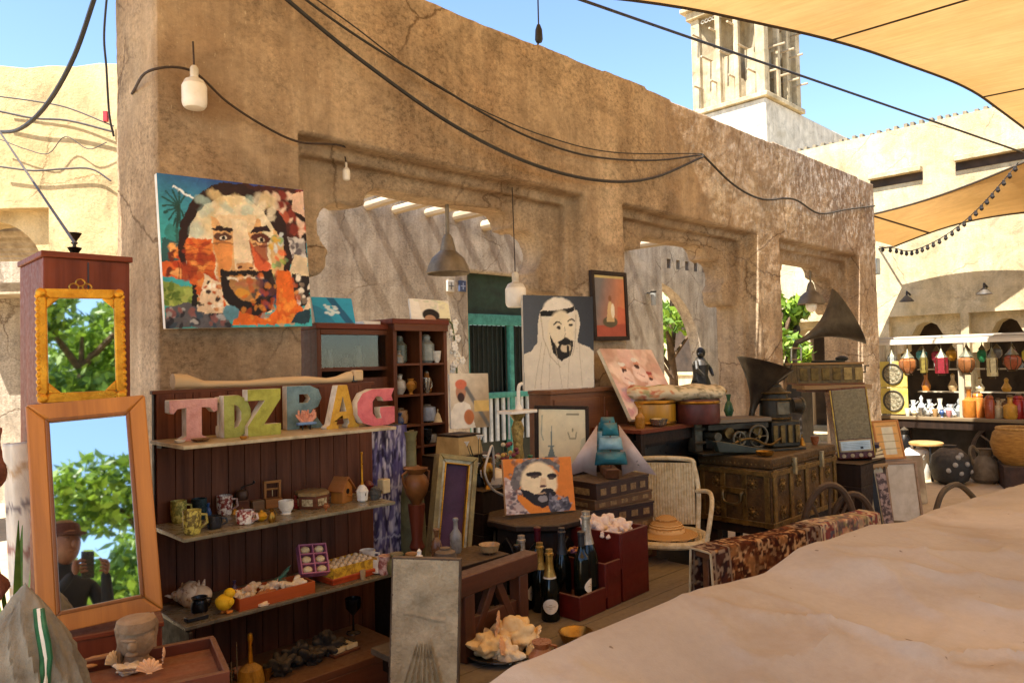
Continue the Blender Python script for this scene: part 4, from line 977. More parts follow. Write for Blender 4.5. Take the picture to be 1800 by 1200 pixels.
# plate of shells in front
p = AZ(880, 1150, PZ); t = thing('shell_plate', 'dark round metal plate heaped with cream shells', 'plate', p)
MB().lathe([(.05, 0), (.1, .004), (.145, .022), (.143, .026), (.1, .01), (.0, .008)], 28).build('plate', mat('2b2926', '1a1816', 10, .35, .6), t)
SPK = mat('efd9a6', 'd9b274', 10, .6, 0, .6, 40, .008, dust=.02)
for i, (dx, dy, r, sp, sq, lb) in enumerate([(-.045, -.035, .05, 14, (1.1, .9, .8), 'big frilled cream shell at the front of the shell plate'), (-.075, .03, .042, 12, (.9, .9, .9), 'knobbly pale shell at the left of the shell plate'),
        (.06, .03, .058, 13, (1.1, .8, .85), 'large open golden shell with spikes at the back of plate'), (.0, .055, .042, 12, (1, .8, 1), 'upright spiny shell standing behind others on the plate'), (.13, -.02, .03, 9, (1.3, .8, .7), 'small pointed shell hanging over the plate rim'), (.03, -.06, .035, 11, (1.2, .9, .7), 'flat ridged white shell at the front of plate')]):
    q = Vector((p.x, p.y, PZ+.012))+Vector((CR.x, CR.y, 0))*dx+Vector((CF.x, CF.y, 0))*dy
    o = blob(120+i, r, sp+14, .75, 4, sq).build('sea_shell', [SPK, CORAL][i % 2], loc=(q.x, q.y, q.z+r*sq[2]*.8), ang=40); o.rotation_euler = (.2*i, .1, i); tag(o, lb, 'shell', 'shells on the dark plate')

# narrow side table with clay pots
t = table('narrow dark side table with clay pots behind the relief panel', 'side_table', 1.70, 2.16, 2.24, 2.46, PZ, .655, BLACKW)
SZt = .655
def pot(label, px, py, wpx, hpx, z, m, kind, nm='clay_pot', Y=None, lip=None):
    p = AY(px, py, Y) if Y else AZ(px, py, z); p.z = z
    k = DEP(p)/FPX; r = wpx*k/2; h = hpx*k; t = thing(nm, label, 'pot', p)
    pr = {'round': [(.5, 0), (.85, .12), (1, .4), (.9, .65), (.55, .82), (.62, .95), (.66, 1), (.55, 1), (.45, .85)],
          'jar': [(.6, 0), (.85, .1), (.95, .5), (.8, .8), (.85, 1), (.75, 1), (.7, .8)],
          'flat': [(.55, 0), (.9, .2), (1, .5), (.85, .8), (.45, .95), (.3, 1), (.2, 1)]}[kind]
    MB().lathe([(a*r, b*h) for a, b in pr], 22).build('pot_body', m, t)
    MB().lathe([(pr[-3][0]*r*.92, h*.985), (pr[-3][0]*r*1.06, h*.995), (pr[-3][0]*r*1.0, h*1.04), (pr[-3][0]*r*.85, h*1.02)], 22).build('rim', m, t)
    return t
pot('small dark red patterned pot beside the green pot', 676, 962, 26, 32, SZt, mat('7c4034', 'b49080', 40, .6, lo=.45, hi=.55), 'jar', Y=2.38)
pot('rounded green-glazed clay pot on the narrow side table', 697, 975, 36, 38, SZt, mat('6d6434', '4a4526', 10, .4), 'round', Y=2.33)
pot('amber glazed clay jar on the narrow side table', 724, 980, 26, 30, SZt, mat('a3712a', '6f4818', 10, .4), 'jar', Y=2.34)
pot('squat brown cracked clay pot beside the white lighthouse', 783, 988, 42, 30, SZt, mat('6a5b4a', '473c30', 10, .8), 'flat', Y=2.30)
p = AY(737, 983, 2.28); p.z = SZt; t = thing('model_lighthouse', 'little white lighthouse model on the narrow side table', 'model', p)
MB().lathe([(.026, 0), (.024, .008), (.013, .014), (.011, .06), (.014, .062), (.014, .07), (.008, .074), (.009, .088), (.0, .098)], 14).build('tower', WHITE, t); MB().bc((0, 0, .004), (.075, .045, .008)).build('rock_base', SHELL, t, .003)

# amphora on a turned stand
p = AY(733, 940, 2.80); t = thing('clay_amphora', 'brown two-handled clay amphora on a dark turned stand', 'vase', (p.x, 2.80, PZ))
za = AY(733, 885, 2.80).z-PZ; zt_ = AY(733, 822, 2.80).z-PZ; h = zt_-za; AM = mat('8a5526', '5e3616', 9, .5)
MB().lathe([(.075, 0), (.075, .02), (.03, .05), (.022, za*.5), (.036, za*.56), (.024, za*.64), (.04, za-.01), (.04, za)], 18).build('turned_stand', MAHO, t)
MB().lathe([(.02, za), (.05, za+h*.3), (.062, za+h*.55), (.05, za+h*.76), (.036, za+h*.84), (.058, za+h), (.05, za+h), (.03, za+h*.86)], 22).build('vase_body', AM, t)
for s in (-1, 1): MB().tube([(s*.05, 0, za+h*.95), (s*.078, 0, za+h*.85), (s*.07, 0, za+h*.6), (s*.058, 0, za+h*.5)], .006, 7).build('handle', AM, t)
# tall greenish bottle vase behind it
p = AY(722, 800, 2.95); t = thing('green_vase', 'tall dusty green vase behind the clay amphora', 'vase', (p.x, 2.95, PZ))
zt_ = AY(722, 758, 2.95).z-PZ
MB().lathe([(.06, 0), (.07, zt_*.3), (.06, zt_*.6), (.028, zt_*.78), (.026, zt_*.95), (.036, zt_), (.03, zt_), (.02, zt_*.93)], 18).build('vase_body', mat('7a734c', '56512f', 9, .6), t); MB().lathe([(.04, zt_*.765), (.044, zt_*.775), (.04, zt_*.785)], 18).build('collar', AM, t)

# gilt frame box leaning
crate('low dark crate carrying the leaning gilt frame', 'dark_crate', 1.99, 2.34, 2.50, 2.72, PZ, .53, BLACKW, 2)
t = panel('gilt_shadow_box', 'deep narrow gilt shadow box with purple velvet leaning between pots', 'shadow box', (2.150, 2.60, .785), -16, 9, 10.5)
w_, h_ = .195, .50; GL = mat('9a8450', '6c5a34', 14, .5, .35)
frame(t, w_, h_, .022, .07, GL, 'outer_frame'); frame(t, w_-.042, h_-.042, .016, .05, mat('b7ab8c', '857858', 20, .5, .2), 'inner_frame'); frame(t, w_-.072, h_-.072, .006, .054, GOLD, 'gold_bead', bev=.002)
MB().box(-w_/2+.034, w_/2-.034, -.006, .004, -h_/2+.034, h_/2-.034).build('velvet_panel', mat('4a2f44', '35202f', 6, .85), t)

# ------------------------------------------------------------------ cabinets in the arch
def cabbox(name, label, x0, x1, y0, y1, z1, m): 
    t = thing(name, label, 'cabinet', ((x0+x1)/2, y0, 0)); a = (x1-x0)/2; d = y1-y0
    MB().box(-a, -a+.025, 0, d, 0, z1-.03).build('side_panel', m, t, .002); MB().box(a-.025, a, 0, d, 0, z1-.03).build('side_panel', m, t, .002)
    MB().box(-a-.01, a+.01, -.012, d, z1-.03, z1).build('top_board', MAHOX, t, .003); MB().box(-a+.025, a-.025, d-.012, d, 0, z1-.03).build('back_panel', BLACKW, t); return t, a, d
CB = wood('6c3c20', '482510', 'z', 18, .55, .25); CBX = wood('6c3c20', '482510', 'x', 18, .55, .25)
xa, xb = AY(557, 570, 3.50).x, AY(689, 568, 3.50).x; zt1 = AY(620, 569, 3.50).z
t, a, d = cabbox('dark_display_cabinet', 'wide dark display cabinet with a glass pane in the first arch', xa, xb, 3.50, 3.80, zt1, CB)
zz = AY(620, 645, 3.50).z
MB().box(-a+.025, a-.025, .0, d-.012, zz-.02, zz).build('shelf', CBX, t); MB().box(-a+.025, a-.025, .005, .02, 0, zz-.06).build('lower_panel', CB, t)
MB().box(-a+.02, a-.02, -.004, .012, zt1-.06, zt1-.031).build('head_rail', CBX, t, .002)
MB().box(-a+.025, a-.025, .016, .020, zz, zt1-.06).build('glass_pane', glassm((.75, .8, .78)), t)
for i, (x, hh, c) in enumerate(((-.10, .10, '5a5448'), (0, .07, '3c3a36'), (.09, .12, '6a6250'))):
    tag(MB().lathe([(.02, 0), (.03, hh*.4), (.014, hh*.8), (.018, hh)], 12).build('cabinet_jar', mat(c, None, 9, .4), loc=((xa+xb)/2+x, 3.62, zz)), ['dull grey jar at the left behind dark cabinet glass', 'short dark jar in the middle behind dark cabinet glass', 'tall olive jar at the right behind dark cabinet glass'][i], 'jar')
xa2, xb2 = AY(690, 562, 3.44).x+.002, AY(785, 562, 3.44).x; zt2 = AY(735, 561, 3.44).z
t, a, d = cabbox('cubby_cabinet', 'tall open wooden cabinet with rows of square cubbyholes', xa2, xb2, 3.44, 3.80, zt2, CB)
MB().box(-a, a, -.014, .0, zt2-.07, zt2-.03).build('head_rail', CBX, t, .003)
ROW = [AY(740, y, 3.44).z for y in (638, 692, 745, 783, 830, 880)]
MB().box(-.009, .009, .002, d-.012, .05, zt2-.031).build('divider', CB, t)
for z in ROW:
    for sx in (-1, 1): MB().box(min(sx*.009, sx*(a-.025)), max(sx*.009, sx*(a-.025)), .004, d-.012, z-.012, z).build('shelf', CBX, t)
cx = (xa2+xb2)/2
def jar(lab, col, n, z, c, h, r, kind=0, cat='jar'):
    x = cx+col*a*.5
    pr = [[(.7, 0), (1, .1), (1, .7), (.5, .85), (.55, 1), (.4, 1)], [(.5, 0), (1, .35), (.8, .7), (.3, .8), (.4, 1), (.3, 1)], [(.3, 0), (.9, .1), (1, .5), (.9, .9), (.2, 1)]][kind]
    t = thing(n, lab, cat, (x, 3.52, z)); MB().lathe([(q*r, w*h) for q, w in pr], 16).build('body', mat(c, None, 25, .3), t)
    MB().lathe([(r*.42, h*.99), (r*.42, h*1.05), (r*.1, h*1.08)], 12).build('stopper', mat('8a7f6a', None, 10, .4), t)
jar('grey-green glass jar in the top left cubbyhole', -1, 'glass_jar', ROW[0], '4c564c', .15, .045)
jar('pale etched glass jar in the top right cubbyhole', 1, 'glass_jar', ROW[0], '8d9188', .16, .05)
jar('white china figurine in the second left cubbyhole', -1, 'figurine', ROW[1], 'cfc8b8', .11, .04, 1, 'figurine')
jar('amber bottle in the second right cubbyhole', 1, 'bottle', ROW[1], '8f5a1e', .12, .03)
jar('tan carved box vase in the third left cubbyhole', -1, 'vase', ROW[2], 'a8835a', .09, .045, 2, 'vase')
jar('silver-blue round jar in the third right cubbyhole', 1, 'round_jar', ROW[2], '9aa4b4', .10, .055, 2)
jar('brown clay jar in the fourth left cubbyhole', -1, 'clay_jar', ROW[3], '7a5030', .09, .045)
jar('grey stacked bowl in the fourth right cubbyhole', 1, 'bowl', ROW[3], '8a8478', .06, .06, 2, 'bowl')
for k in range(3):
    x = cx+a*.5; tag(MB().tube([(x-.03+.03*k*.5+.02*math.cos(q), 3.50+.03*k, ROW[1]-.17+.06+.055*math.sin(q)+.03) for q in [i*PI/8 for i in range(16)]], .004, 6, True).build('silver_bangle', mat('b9b9b4', None, 8, .25, .9)), 'thin silver bangle leaning in the right-hand cubbyhole', 'bangle', 'bangles in the cabinet') if False else None
# things on top of the cabinets
cv = Cv(50, 40, '2f9cc0'); cv.poly([(.35, 1), (.55, 1), (.95, 0), (.75, 0)], '1f5f86').poly([(.0, 0), (.5, 0), (.3, .5), (0, .7)], '2a7fa4').spots(14, (.3, .6, .3, .7), ['cfe2e6'], .05, 3).tint(.12, 8)
t = panel('blue_picture', 'small turquoise abstract picture leaning on top of dark cabinet', 'picture', (2.135, 3.57, zt1+.072), 0, 15, -.5); picture(t, cv.brush(int(cv.nx*cv.ny*.05), .0065, 5, .13), .25, .145)
cv = Cv(60, 50, 'e6dcc8'); cv.poly([(.0, 0), (.3, 0), (.2, 1), (0, 1)], 'efe8da').ell(.5, .25, .22, .3, '231a16').ell(.47, .05, .14, .2, 'b88a6a').poly([(.72, 0), (1, 0), (1, .8), (.85, 1), (.72, 1)], 'eae2b8').spots(20, (.1, .9, .5, 1), ['b9c2a0', 'cfc6b0'], .05, 5, .5).tint(.1, 9)
p = AY(757, 547, 3.55); t = panel('photo_print', 'pale portrait print with black hair leaning on the cubby cabinet', 'picture', (p.x, 3.56, zt2+.066), -3, 12, 1); picture(t, cv.brush(int(cv.nx*cv.ny*.05), .0065, 5, .13), .29, .13, .015)
p = AY(660, 563, 3.5); tag(MB().bc((0, 0, .01), (.11, .1, .02)).build('paper_stack', WHITE, None, .002, loc=(p.x, 3.58, zt1)), 'small stack of white paper on top of dark cabinet', 'paper')
xg = xb2+.03; p = AY(806, 615, 3.42)
t = thing('flower_garland', 'white artificial flower garland hanging beside the cubby cabinet', 'garland', (p.x, 3.44, AY(806, 660, 3.44).z))
zh = AY(806, 560, 3.44).z-AY(806, 660, 3.44).z
MB().tube([(-.045, .03, zh), (-.03, 0, zh*.9), (0, 0, zh*.4), (.0, 0, 0)], .006, 6).build('stem', mat('5a6a3a'), t)
g = MB(); rr = random.Random(8)
for i in range(16):
    c = (rr.uniform(-.03, .03), rr.uniform(-.03, .02), zh*(.1+.055*i)); 
    for k in range(5): q = k*1.257; g.ell((c[0]+.014*math.cos(q), c[1], c[2]+.014*math.sin(q)), (.012, .006, .012), 7, 5)
g.build('blossoms', WHITE, t)
MB().box(-.11, -.03, .02, .05, zh-.02, zh).build('hook_board', CB, t)

# ------------------------------------------------------------------ pictures
# portrait on the wall
cv = Cv(220, 220, '2a7f92'); cv.wob = .028
cv.grad('2b3f86', '3fa6a8', (.3, 1.05), (.2, .6)); cv.poly([(.6, .45), (1, .45), (1, 1), (.55, 1)], '3a1a16')
cv.spots(70, (.72, 1, .62, .97), ['7a2c20', '1f0f0c', 'b0543a', 'd9b9a0', '4a1f18'], .035, 5).poly([(.9, .85), (1, .8), (1, 1), (.92, .97)], 'd8b49a')
cv.poly([(.83, .50), (.99, .47), (.99, .62), (.84, .66)], 'a29c98').spots(16, (.84, .98, .5, .63), ['6a6264', 'd0c8c0'], .02, 7)
cv.poly([(.84, .36), (1, .36), (1, .5), (.9, .52)], 'd9c4a0').poly([(.86, .15), (1, .15), (1, .36), (.87, .38)], '221a18').spots(14, (.87, 1, .17, .35), ['e0d4c0', '7a6a5a'], .02, 8).poly([(.78, .12), (.92, .10), (1, .22), (1, .12), (.9, .05)], 'dcc0a0')
for i in range(11): a = R_(60+i*24); cv.line([(.12, .80), (.12+.1*math.cos(a), .79+.12*math.sin(a))], .012, '1f4a44')
cv.line([(.12, .8), (.10, .55)], .02, '20403a').ell(.07, .62, .05, .06, '2a6a60', .7).line([(.10, .93), (.16, .89), (.22, .87)], .012, 'dfe8ea')
cv.poly([(0, .33), (.3, .33), (.3, .56), (0, .56)], 'd9632a').poly([(0, .42), (.14, .46), (.14, .56), (0, .58)], '2f5a58').spots(40, (.03, .3, .33, .55), ['e88a3c', 'b8401c', 'f0a860', '6a2a18'], .022, 9)
for i in range(9): cv.line([(.10+.018*i, .33), (.10+.018*i, .44+.02*(i % 3))], .006, '4a2418', .7)
cv.poly([(0, .14), (.22, .14), (.22, .26), (0, .3)], '8aa048').spots(30, (0, .2, .15, .27), ['5f7a2c', 'a8b85c'], .02, 11).poly([(.0, .0), (.42, .0), (.38, .12), (.12, .17), (0, .13)], '5a5a60').spots(36, (.02, .4, .01, .13), ['a8a8a8', '2c2c34', '8a5a58', '3c4a5a'], .02, 12)
cv.poly([(.10, .5), (.13, .70), (.22, .86), (.36, .97), (.55, .99), (.72, .92), (.84, .76), (.88, .5), (.8, .2), (.2, .2)], '2a1512')   # dark cord over the cloth
cv.poly([(.15, .42), (.19, .68), (.29, .82), (.42, .895), (.56, .90), (.68, .83), (.76, .68), (.81, .42), (.7, .1), (.25, .1)], 'e6d6b2')
cv.spots(26, (.22, .76, .62, .9), ['d9c08e', 'efe2c4', 'a9c0b4', 'cdb07c'], .05, 61, .6)
cv.poly([(.15, .58), (.32, .60), (.33, .36), (.40, .14), (.28, .12), (.16, .30)], 'cf6026').spots(40, (.14, .33, .30, .58), ['ec9a4a', 'b8461c', 'e07a34', '9a3416'], .028, 13, .8)
for q in range(6): cv.line([(.15, .55-.035*q), (.31, .56-.035*q)], .006, '7c2c14', .6)
cv.poly([(.32, .74), (.66, .76), (.70, .45), (.66, .22), (.42, .20), (.34, .36)], 'd9a870')                # face
cv.poly([(.34, .76), (.64, .78), (.60, .67), (.40, .66)], 'e4caa0').poly([(.46, .74), (.56, .74), (.60, .40), (.47, .40)], 'e8d6b4', .8)
cv.poly([(.33, .60), (.46, .57), (.45, .42), (.36, .30)], 'dc8a44', .85).poly([(.57, .60), (.62, .54), (.73, .42), (.69, .30), (.60, .42)], 'cc4e26', .9).poly([(.60, .56), (.70, .60), (.70, .48), (.66, .46)], '8a3520', .8)
cv.poly([(.31, .655), (.36, .685), (.46, .675), (.47, .65), (.38, .645)], '2c1a14').poly([(.58, .66), (.62, .70), (.70, .72), (.73, .68), (.66, .665)], '2c1618')     # brows
cv.ell(.395, .61, .065, .028, '5a3826').ell(.40, .605, .026, .016, 'e6d8c0').ell(.402, .605, .013, .015, '1c1210').ell(.655, .625, .07, .034, '57281c').ell(.655, .615, .026, .016, 'dcc4a4').ell(.657, .615, .013, .015, '1c1210')
cv.line([(.33, .565), (.40, .575), (.46, .56)], .012, '8a5c38', .8).line([(.60, .575), (.66, .57), (.72, .58)], .012, '5c2416', .8)
cv.line([(.575, .60), (.595, .46), (.575, .42)], .012, '8a4a28', .8).ell(.535, .425, .055, .03, 'd09a64').ell(.50, .415, .014, .010, '5a3020').ell(.57, .415, .014, .010, '5a3020')
cv.poly([(.70, .32), (.80, .32), (.83, .6), (.75, .70), (.72, .5)], 'd8b078').spots(20, (.71, .83, .35, .66), ['8ab050', 'e0b040', 'd8e0e0', 'e06a3a', '6a8a5a'], .022, 15, .8)
cv.poly([(.36, .40), (.42, .385), (.53, .395), (.64, .39), (.72, .40), (.76, .26), (.70, .12), (.58, .06), (.46, .08), (.38, .20)], '1d120f')         # beard
cv.poly([(.43, .355), (.64, .36), (.66, .30), (.60, .20), (.54, .17), (.47, .20), (.42, .28)], 'a87a48').line([(.42, .335), (.54, .345), (.66, .34)], .016, 'e6d9be').ell(.54, .30, .085, .018, 'b0704c').ell(.50, .235, .05, .03, 'c98e34').ell(.60, .23, .04, .03, '5a4a3a').spots(14, (.62, .75, .14, .36), ['4a3a6a', '2c2c4a', '6a3a3a', '3c2a24'], .025, 16, .7)
cv.poly([(.20, .10), (.38, .10), (.37, .30), (.26, .36)], 'e2c8a6').spots(22, (.21, .37, .11, .33), ['3a2a24', 'f0e4d0', 'c98a5a', 'b05a2c'], .012, 14).poly([(.17, .14), (.21, .14), (.20, .28), (.18, .28)], '1c1614')
cv.poly([(.76, .40), (.86, .40), (.88, .20), (.94, .12), (.86, .02), (.42, .02), (.46, .11), (.66, .06), (.74, .12)], 'df6a20').spots(60, (.5, .92, .02, .36), ['f09a3c', 'c24e14'], .02, 17, .55)
cv.poly([(.84, .02), (.98, .02), (1, .12), (.88, .10)], '1f3c46').ell(.42, .10, .05, .05, '5a8a9a').tint(.3, 14).tint(.16, 40, 8)
t = panel('portrait_canvas', 'large colourful canvas portrait of a bearded man hanging on mud wall', 'painting', (1.468, 3.262, 1.967), -1.5, 2.5, -1.9); picture(t, cv.brush(int(cv.nx*cv.ny*.05), .0065, 5, .13), .675, .664, .03, 'e6dccb')

# black and white portrait
cv = Cv(120, 130, '40444c'); cv.grad('50555c', '2c2f36', (0, .5), (1, .9)); cv.wob = .02
cv.poly([(0, .0), (1, 0), (1, .40), (.92, .45), (.83, .47), (.76, .5), (.8, .7), (.77, .84), (.66, .89), (.5, .97), (.32, .9), (.24, .84), (.2, .7), (.19, .5), (.10, .42), (.0, .38)], 'd8cdb8')
cv.ell(.50, .86, .22, .12, 'e0d7c6').poly([(.235, .835), (.235, .775), (.5, .78), (.72, .84), (.72, .895), (.5, .845)], '14110f')
cv.ell(.52, .60, .19, .24, 'e2d3b4').poly([(.36, .60), (.40, .40), (.52, .30), (.66, .36), (.70, .52), (.66, .53), (.58, .56), (.50, .50), (.47, .44), (.42, .50)], '191614')
cv.ell(.585, .445, .075, .05, 'cdbb9c').ell(.615, .42, .018, .055, '191614').ell(.575, .50, .10, .026, '191614')
cv.line([(.42, .69), (.47, .72), (.53, .70)], .015, '1c1815').line([(.62, .73), (.68, .755), (.72, .73)], .015, '1c1815').ell(.49, .655, .03, .018, '3a322a').ell(.665, .69, .03, .018, '3a322a').line([(.575, .67), (.585, .59), (.56, .555)], .008, '8a7c66').line([(.58, .55), (.62, .545)], .012, '4a4036')
for (x0, x1) in ((.30, .22), (.38, .34), (.44, .52), (.78, .82), (.66, .60), (.25, .14)): cv.line([(x0, .5), ((x0+x1)/2, .28), (x1, .02)], .008, 'a8987c', .7)
cv.line([(.24, .8), (.27, .55), (.36, .36), (.5, .24)], .01, 'a09074', .8).line([(.74, .8), (.73, .55), (.68, .36)], .01, 'a09074', .8).tint(.10, 10)
t = panel('white_robe_portrait', 'canvas portrait of a man in white robe on dark grey ground', 'painting', (3.561, 3.195, 1.572), -13.0, -1.0, -.4); picture(t, cv.brush(int(cv.nx*cv.ny*.05), .0065, 5, .13), .55, .602, .022, 'cfc4b0')
# framed picture on the pier
cv = Cv(60, 90, '7a7068'); cv.grad('6f6a68', 'c87a4e', (.2, .8), (.9, .5)); cv.poly([(0, 0), (1, 0), (1, .22), (0, .18)], 'a8503a').poly([(.7, .2), (1, .2), (1, .45), (.75, .5)], 'c05a40', .7).ell(.48, .24, .24, .09, '5a5038').poly([(.36, .24), (.62, .24), (.58, .5), (.5, .62), (.42, .5)], 'c8a878').ell(.5, .62, .05, .05, '8a5a3c').ell(.58, .42, .06, .12, 'e0d4bc').line([(0, .97), (1, .97)], .04, 'c8b070').tint(.2, 8)
t = panel('framed_picture', 'dark framed painting of a seated figure hanging on the pier', 'painting', (4.19, 3.262, 1.837), .5, 1.0, -1.0); picture(t, cv.brush(int(cv.nx*cv.ny*.05), .0065, 5, .13), .355, .44, .02, None, -.004); frame(t, .408, .494, .03, .03, BLACKW, 'frame'); MB().box(-.18, .18, -.002, .012, -.22, .22).build('backing', BLACKW, t)
# group canvas
cv = Cv(90, 90, 'd9b8a2'); cv.wob = .04; cv.spots(60, (0, 1, 0, 1), ['e6cdb4', 'c89a86', 'd8ada0', 'b58a72'], .12, 21, .6)
for (x, y, s) in ((.28, .68, 1), (.55, .74, 1.05), (.72, .56, .95), (.30, .42, .9), (.58, .36, 1), (.8, .3, .8)):
    cv.ell(x, y-.10*s, .12*s, .12*s, 'e2c4b4').ell(x, y+.04*s, .05*s, .055*s, 'c98a6c').ell(x, y+.085*s, .06*s, .03*s, ['d8d0c8', '9c4238', 'dcd2c4'][int(x*10) % 3]).ell(x-.01, y, .045*s, .025*s, '4a2c24').line([(x-.05, y-.1), (x+.06, y-.16)], .015, 'a05a54', .7)
cv.spots(30, (0, 1, 0, .4), ['b0647a', '8f8aa0', 'c88a90', '9a6a50'], .06, 22, .6).tint(.2, 12)
t = panel('group_canvas', 'pinkish canvas of several seated men leaning back on dark table', 'painting', (4.144, 2.98, 1.285), -7.8, 33, 1.6); picture(t, cv.brush(int(cv.nx*cv.ny*.05), .0065, 5, .13), .502, .552, .03, 'dccaa4')
# eiffel drawing
cv = Cv(70, 80, 'd6c9a6'); cv.poly([(.10, 0), (.18, 0), (.23, .22), (.28, .22), (.33, 0), (.41, 0), (.29, .40), (.27, .85), (.25, .40)], '6d7a78').line([(.14, .22), (.37, .22)], .03, '6d7a78').line([(.2, .40), (.32, .40)], .02, '6d7a78').ell(.26, .05, .05, .1, 'd6c9a6').line([(.08, .9), (.06, .6), (.1, .5)], .02, '8f9688').line([(.6, .92), (.85, .92)], .03, '7d7862').line([(.62, .62), (.66, .52), (.78, .52), (.80, .62)], .025, '8a866e').ell(.72, .66, .02, .03, '8a866e').tint(.12, 9)
cv.poly([(.85, .2), (1, .2), (1, .55), (.9, .5)], 'a8a890', .6)
t = panel('tower_drawing', 'framed drawing of a lattice tower on cream paper', 'picture', (3.243, 2.90, .992), -25, 5.3, 3.0); picture(t, cv.brush(int(cv.nx*cv.ny*.05), .0065, 5, .13), .300, .355, .012, None, -.004); frame(t, .342, .40, .022, .022, BLACKW, 'frame'); MB().box(-.15, .15, -.002, .008, -.18, .18).build('backing', BLACKW, t)
# orange portrait
cv = Cv(110, 90, 'd0782c'); cv.wob = .03; cv.poly([(0, 0), (.36, 0), (.18, .25), (.12, .6), (.0, .7)], 'b9a49a').poly([(0, .68), (.1, .75), (.2, .95), (.45, 1), (0, 1)], 'd0782c')
cv.spots(70, (0, .3, 0, .6), ['6a5a5c', 'd8c8ba', '8c6a62', '4a4248'], .03, 31, .8)
cv.poly([(.08, .55), (.16, .85), (.36, .98), (.66, .99), (.82, .86), (.80, .7), (.7, .85), (.5, .92), (.34, .86), (.26, .66), (.25, .5), (.14, .42)], '6a625e').spots(60, (.08, .8, .6, 1), ['3a3638', '9c948c', '54504e'], .03, 32, .5)
cv.ell(.50, .56, .265, .36, 'e6cfa4').poly([(.22, .45), (.32, .42), (.42, .34), (.5, .36), (.54, .44), (.66, .44), (.74, .34), (.66, .14), (.52, .08), (.38, .16), (.26, .30)], '221e20').ell(.53, .25, .07, .06, '8c8684').ell(.53, .35, .06, .018, 'b09070').ell(.43, .70, .12, .05, '241c1c').ell(.44, .655, .06, .03, '57463c').ell(.69, .66, .07, .05, '241c1c').ell(.68, .62, .045, .025, '57463c').poly([(.53, .64), (.6, .62), (.6, .48), (.5, .5)], 'd0a880', .7).ell(.55, .48, .05, .02, '5a3a34')
cv.poly([(.20, .35), (.28, .3), (.44, .10), (.62, .04), (.62, 0), (.34, 0), (.16, .28)], 'd8802c').poly([(.64, .36), (.74, .2), (.9, .28), (.94, .05), (.9, 0), (.62, 0), (.6, .12)], '55525a').spots(40, (.6, .95, 0, .3), ['2e2c32', 'a09ca0'], .03, 33, .6).tint(.12, 14)
t = panel('orange_portrait', 'small canvas portrait of a bearded man on an orange ground', 'painting', (2.673, 2.555, .838), -20.5, 12.1, 2.0); picture(t, cv.brush(int(cv.nx*cv.ny*.05), .0065, 5, .13), .377, .267, .022, 'd9a878')
# man with falcon
cv = Cv(60, 70, 'c8b79c'); cv.grad('d8cab0', '9c8462', (.2, 1), (.9, .3)); cv.poly([(0, .0), (.62, 0), (.5, .42), (.3, .5), (.1, .44), (0, .3)], 'dcd2bf').ell(.27, .66, .13, .17, 'b07a5a').ell(.28, .80, .15, .09, 'c86a4a').ell(.27, .56, .09, .09, '3a241c').ell(.46, .20, .13, .14, 'b0683a').line([(.42, .72), (.95, .05)], .09, '6a6862').poly([(.6, .3), (1, .3), (1, .5), (.6, .5)], 'd8b25a', .7).tint(.2, 9)
t = panel('hunter_picture', 'small picture of a man in white holding a long grey object', 'painting', (2.702, 3.10, 1.245), -10, 4, 1.3); picture(t, cv.brush(int(cv.nx*cv.ny*.05), .0065, 5, .13), .248, .30, .02)

# ------------------------------------------------------------------ supports behind
def tallcab(name, label, x0, x1, y0, y1, z, m):
    t = thing(name, label, 'cabinet', ((x0+x1)/2, y0, 0)); a = (x1-x0)/2; d = y1-y0
    MB().box(-a, a, 0, d, .05, z-.025).build('carcass', m, t, .003); MB().box(-a-.01, a+.01, -.012, d+.0, z-.025, z).build('top_board', m, t, .003); MB().box(-a+.02, a-.02, .02, d-.02, 0, .05).build('plinth', m, t)
    for s in (-1, 1): dr_ = MB().box(s*a*.5-a*.45, s*a*.5+a*.45, -.008, .0, .12, z-.06).build('door', m, t, .002); MB().ell((s*.03, -.014, z*.6), (.008, .008, .008)).build('knob', BRASS, dr_)
    return t
tallcab('brown_cabinet', 'plain brown wooden cabinet below the white robe portrait', 3.36, 4.34, 3.09, 3.28, 1.272, BROWNX)
table('plain dark table holding the drum stool and group canvas', 'dark_table', 3.72, 4.95, 2.68, 3.07, 0, 1.02, BLACKW, MAHOX)
for x, y in ((3.9, 2.8),): MB
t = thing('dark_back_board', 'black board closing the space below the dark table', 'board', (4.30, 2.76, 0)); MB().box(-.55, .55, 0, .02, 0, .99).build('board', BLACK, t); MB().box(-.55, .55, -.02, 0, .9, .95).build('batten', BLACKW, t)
crate('black slatted crate carrying the tower drawing', 'black_crate', 2.98, 3.50, 2.78, 3.06, PZ, .775, BLACKW, 4)
crate('dark slatted crate behind the black side table', 'back_crate', 2.52, 2.95, 2.80, 3.06, PZ, .80, BLACKW, 4)
p = AY(815, 772, 3.08)
crate('dark tall box carrying the tan lampshade', 'tall_box', p.x-.15, p.x+.17, 3.02, 3.26, 0, .955, BLACKW, 5)
t = thing('tan_lampshade', 'square tan parchment lampshade under the hunter picture', 'lampshade', (p.x, 3.12, .955), 4)
MB().lathe([(.13, .005), (.12, .10), (.12, .105), (.118, .1), (.127, .0)], 4, Matrix.Rotation(PI/4, 4, 'Z')).build('parchment', mat('c2a26a', 'a07f4a', 8, .7), t, .002)
MB().lathe([(.121, .100), (.121, .112), (.0, .113)], 4, Matrix.Rotation(PI/4, 4, 'Z')).build('top_board', BLACKW, t)
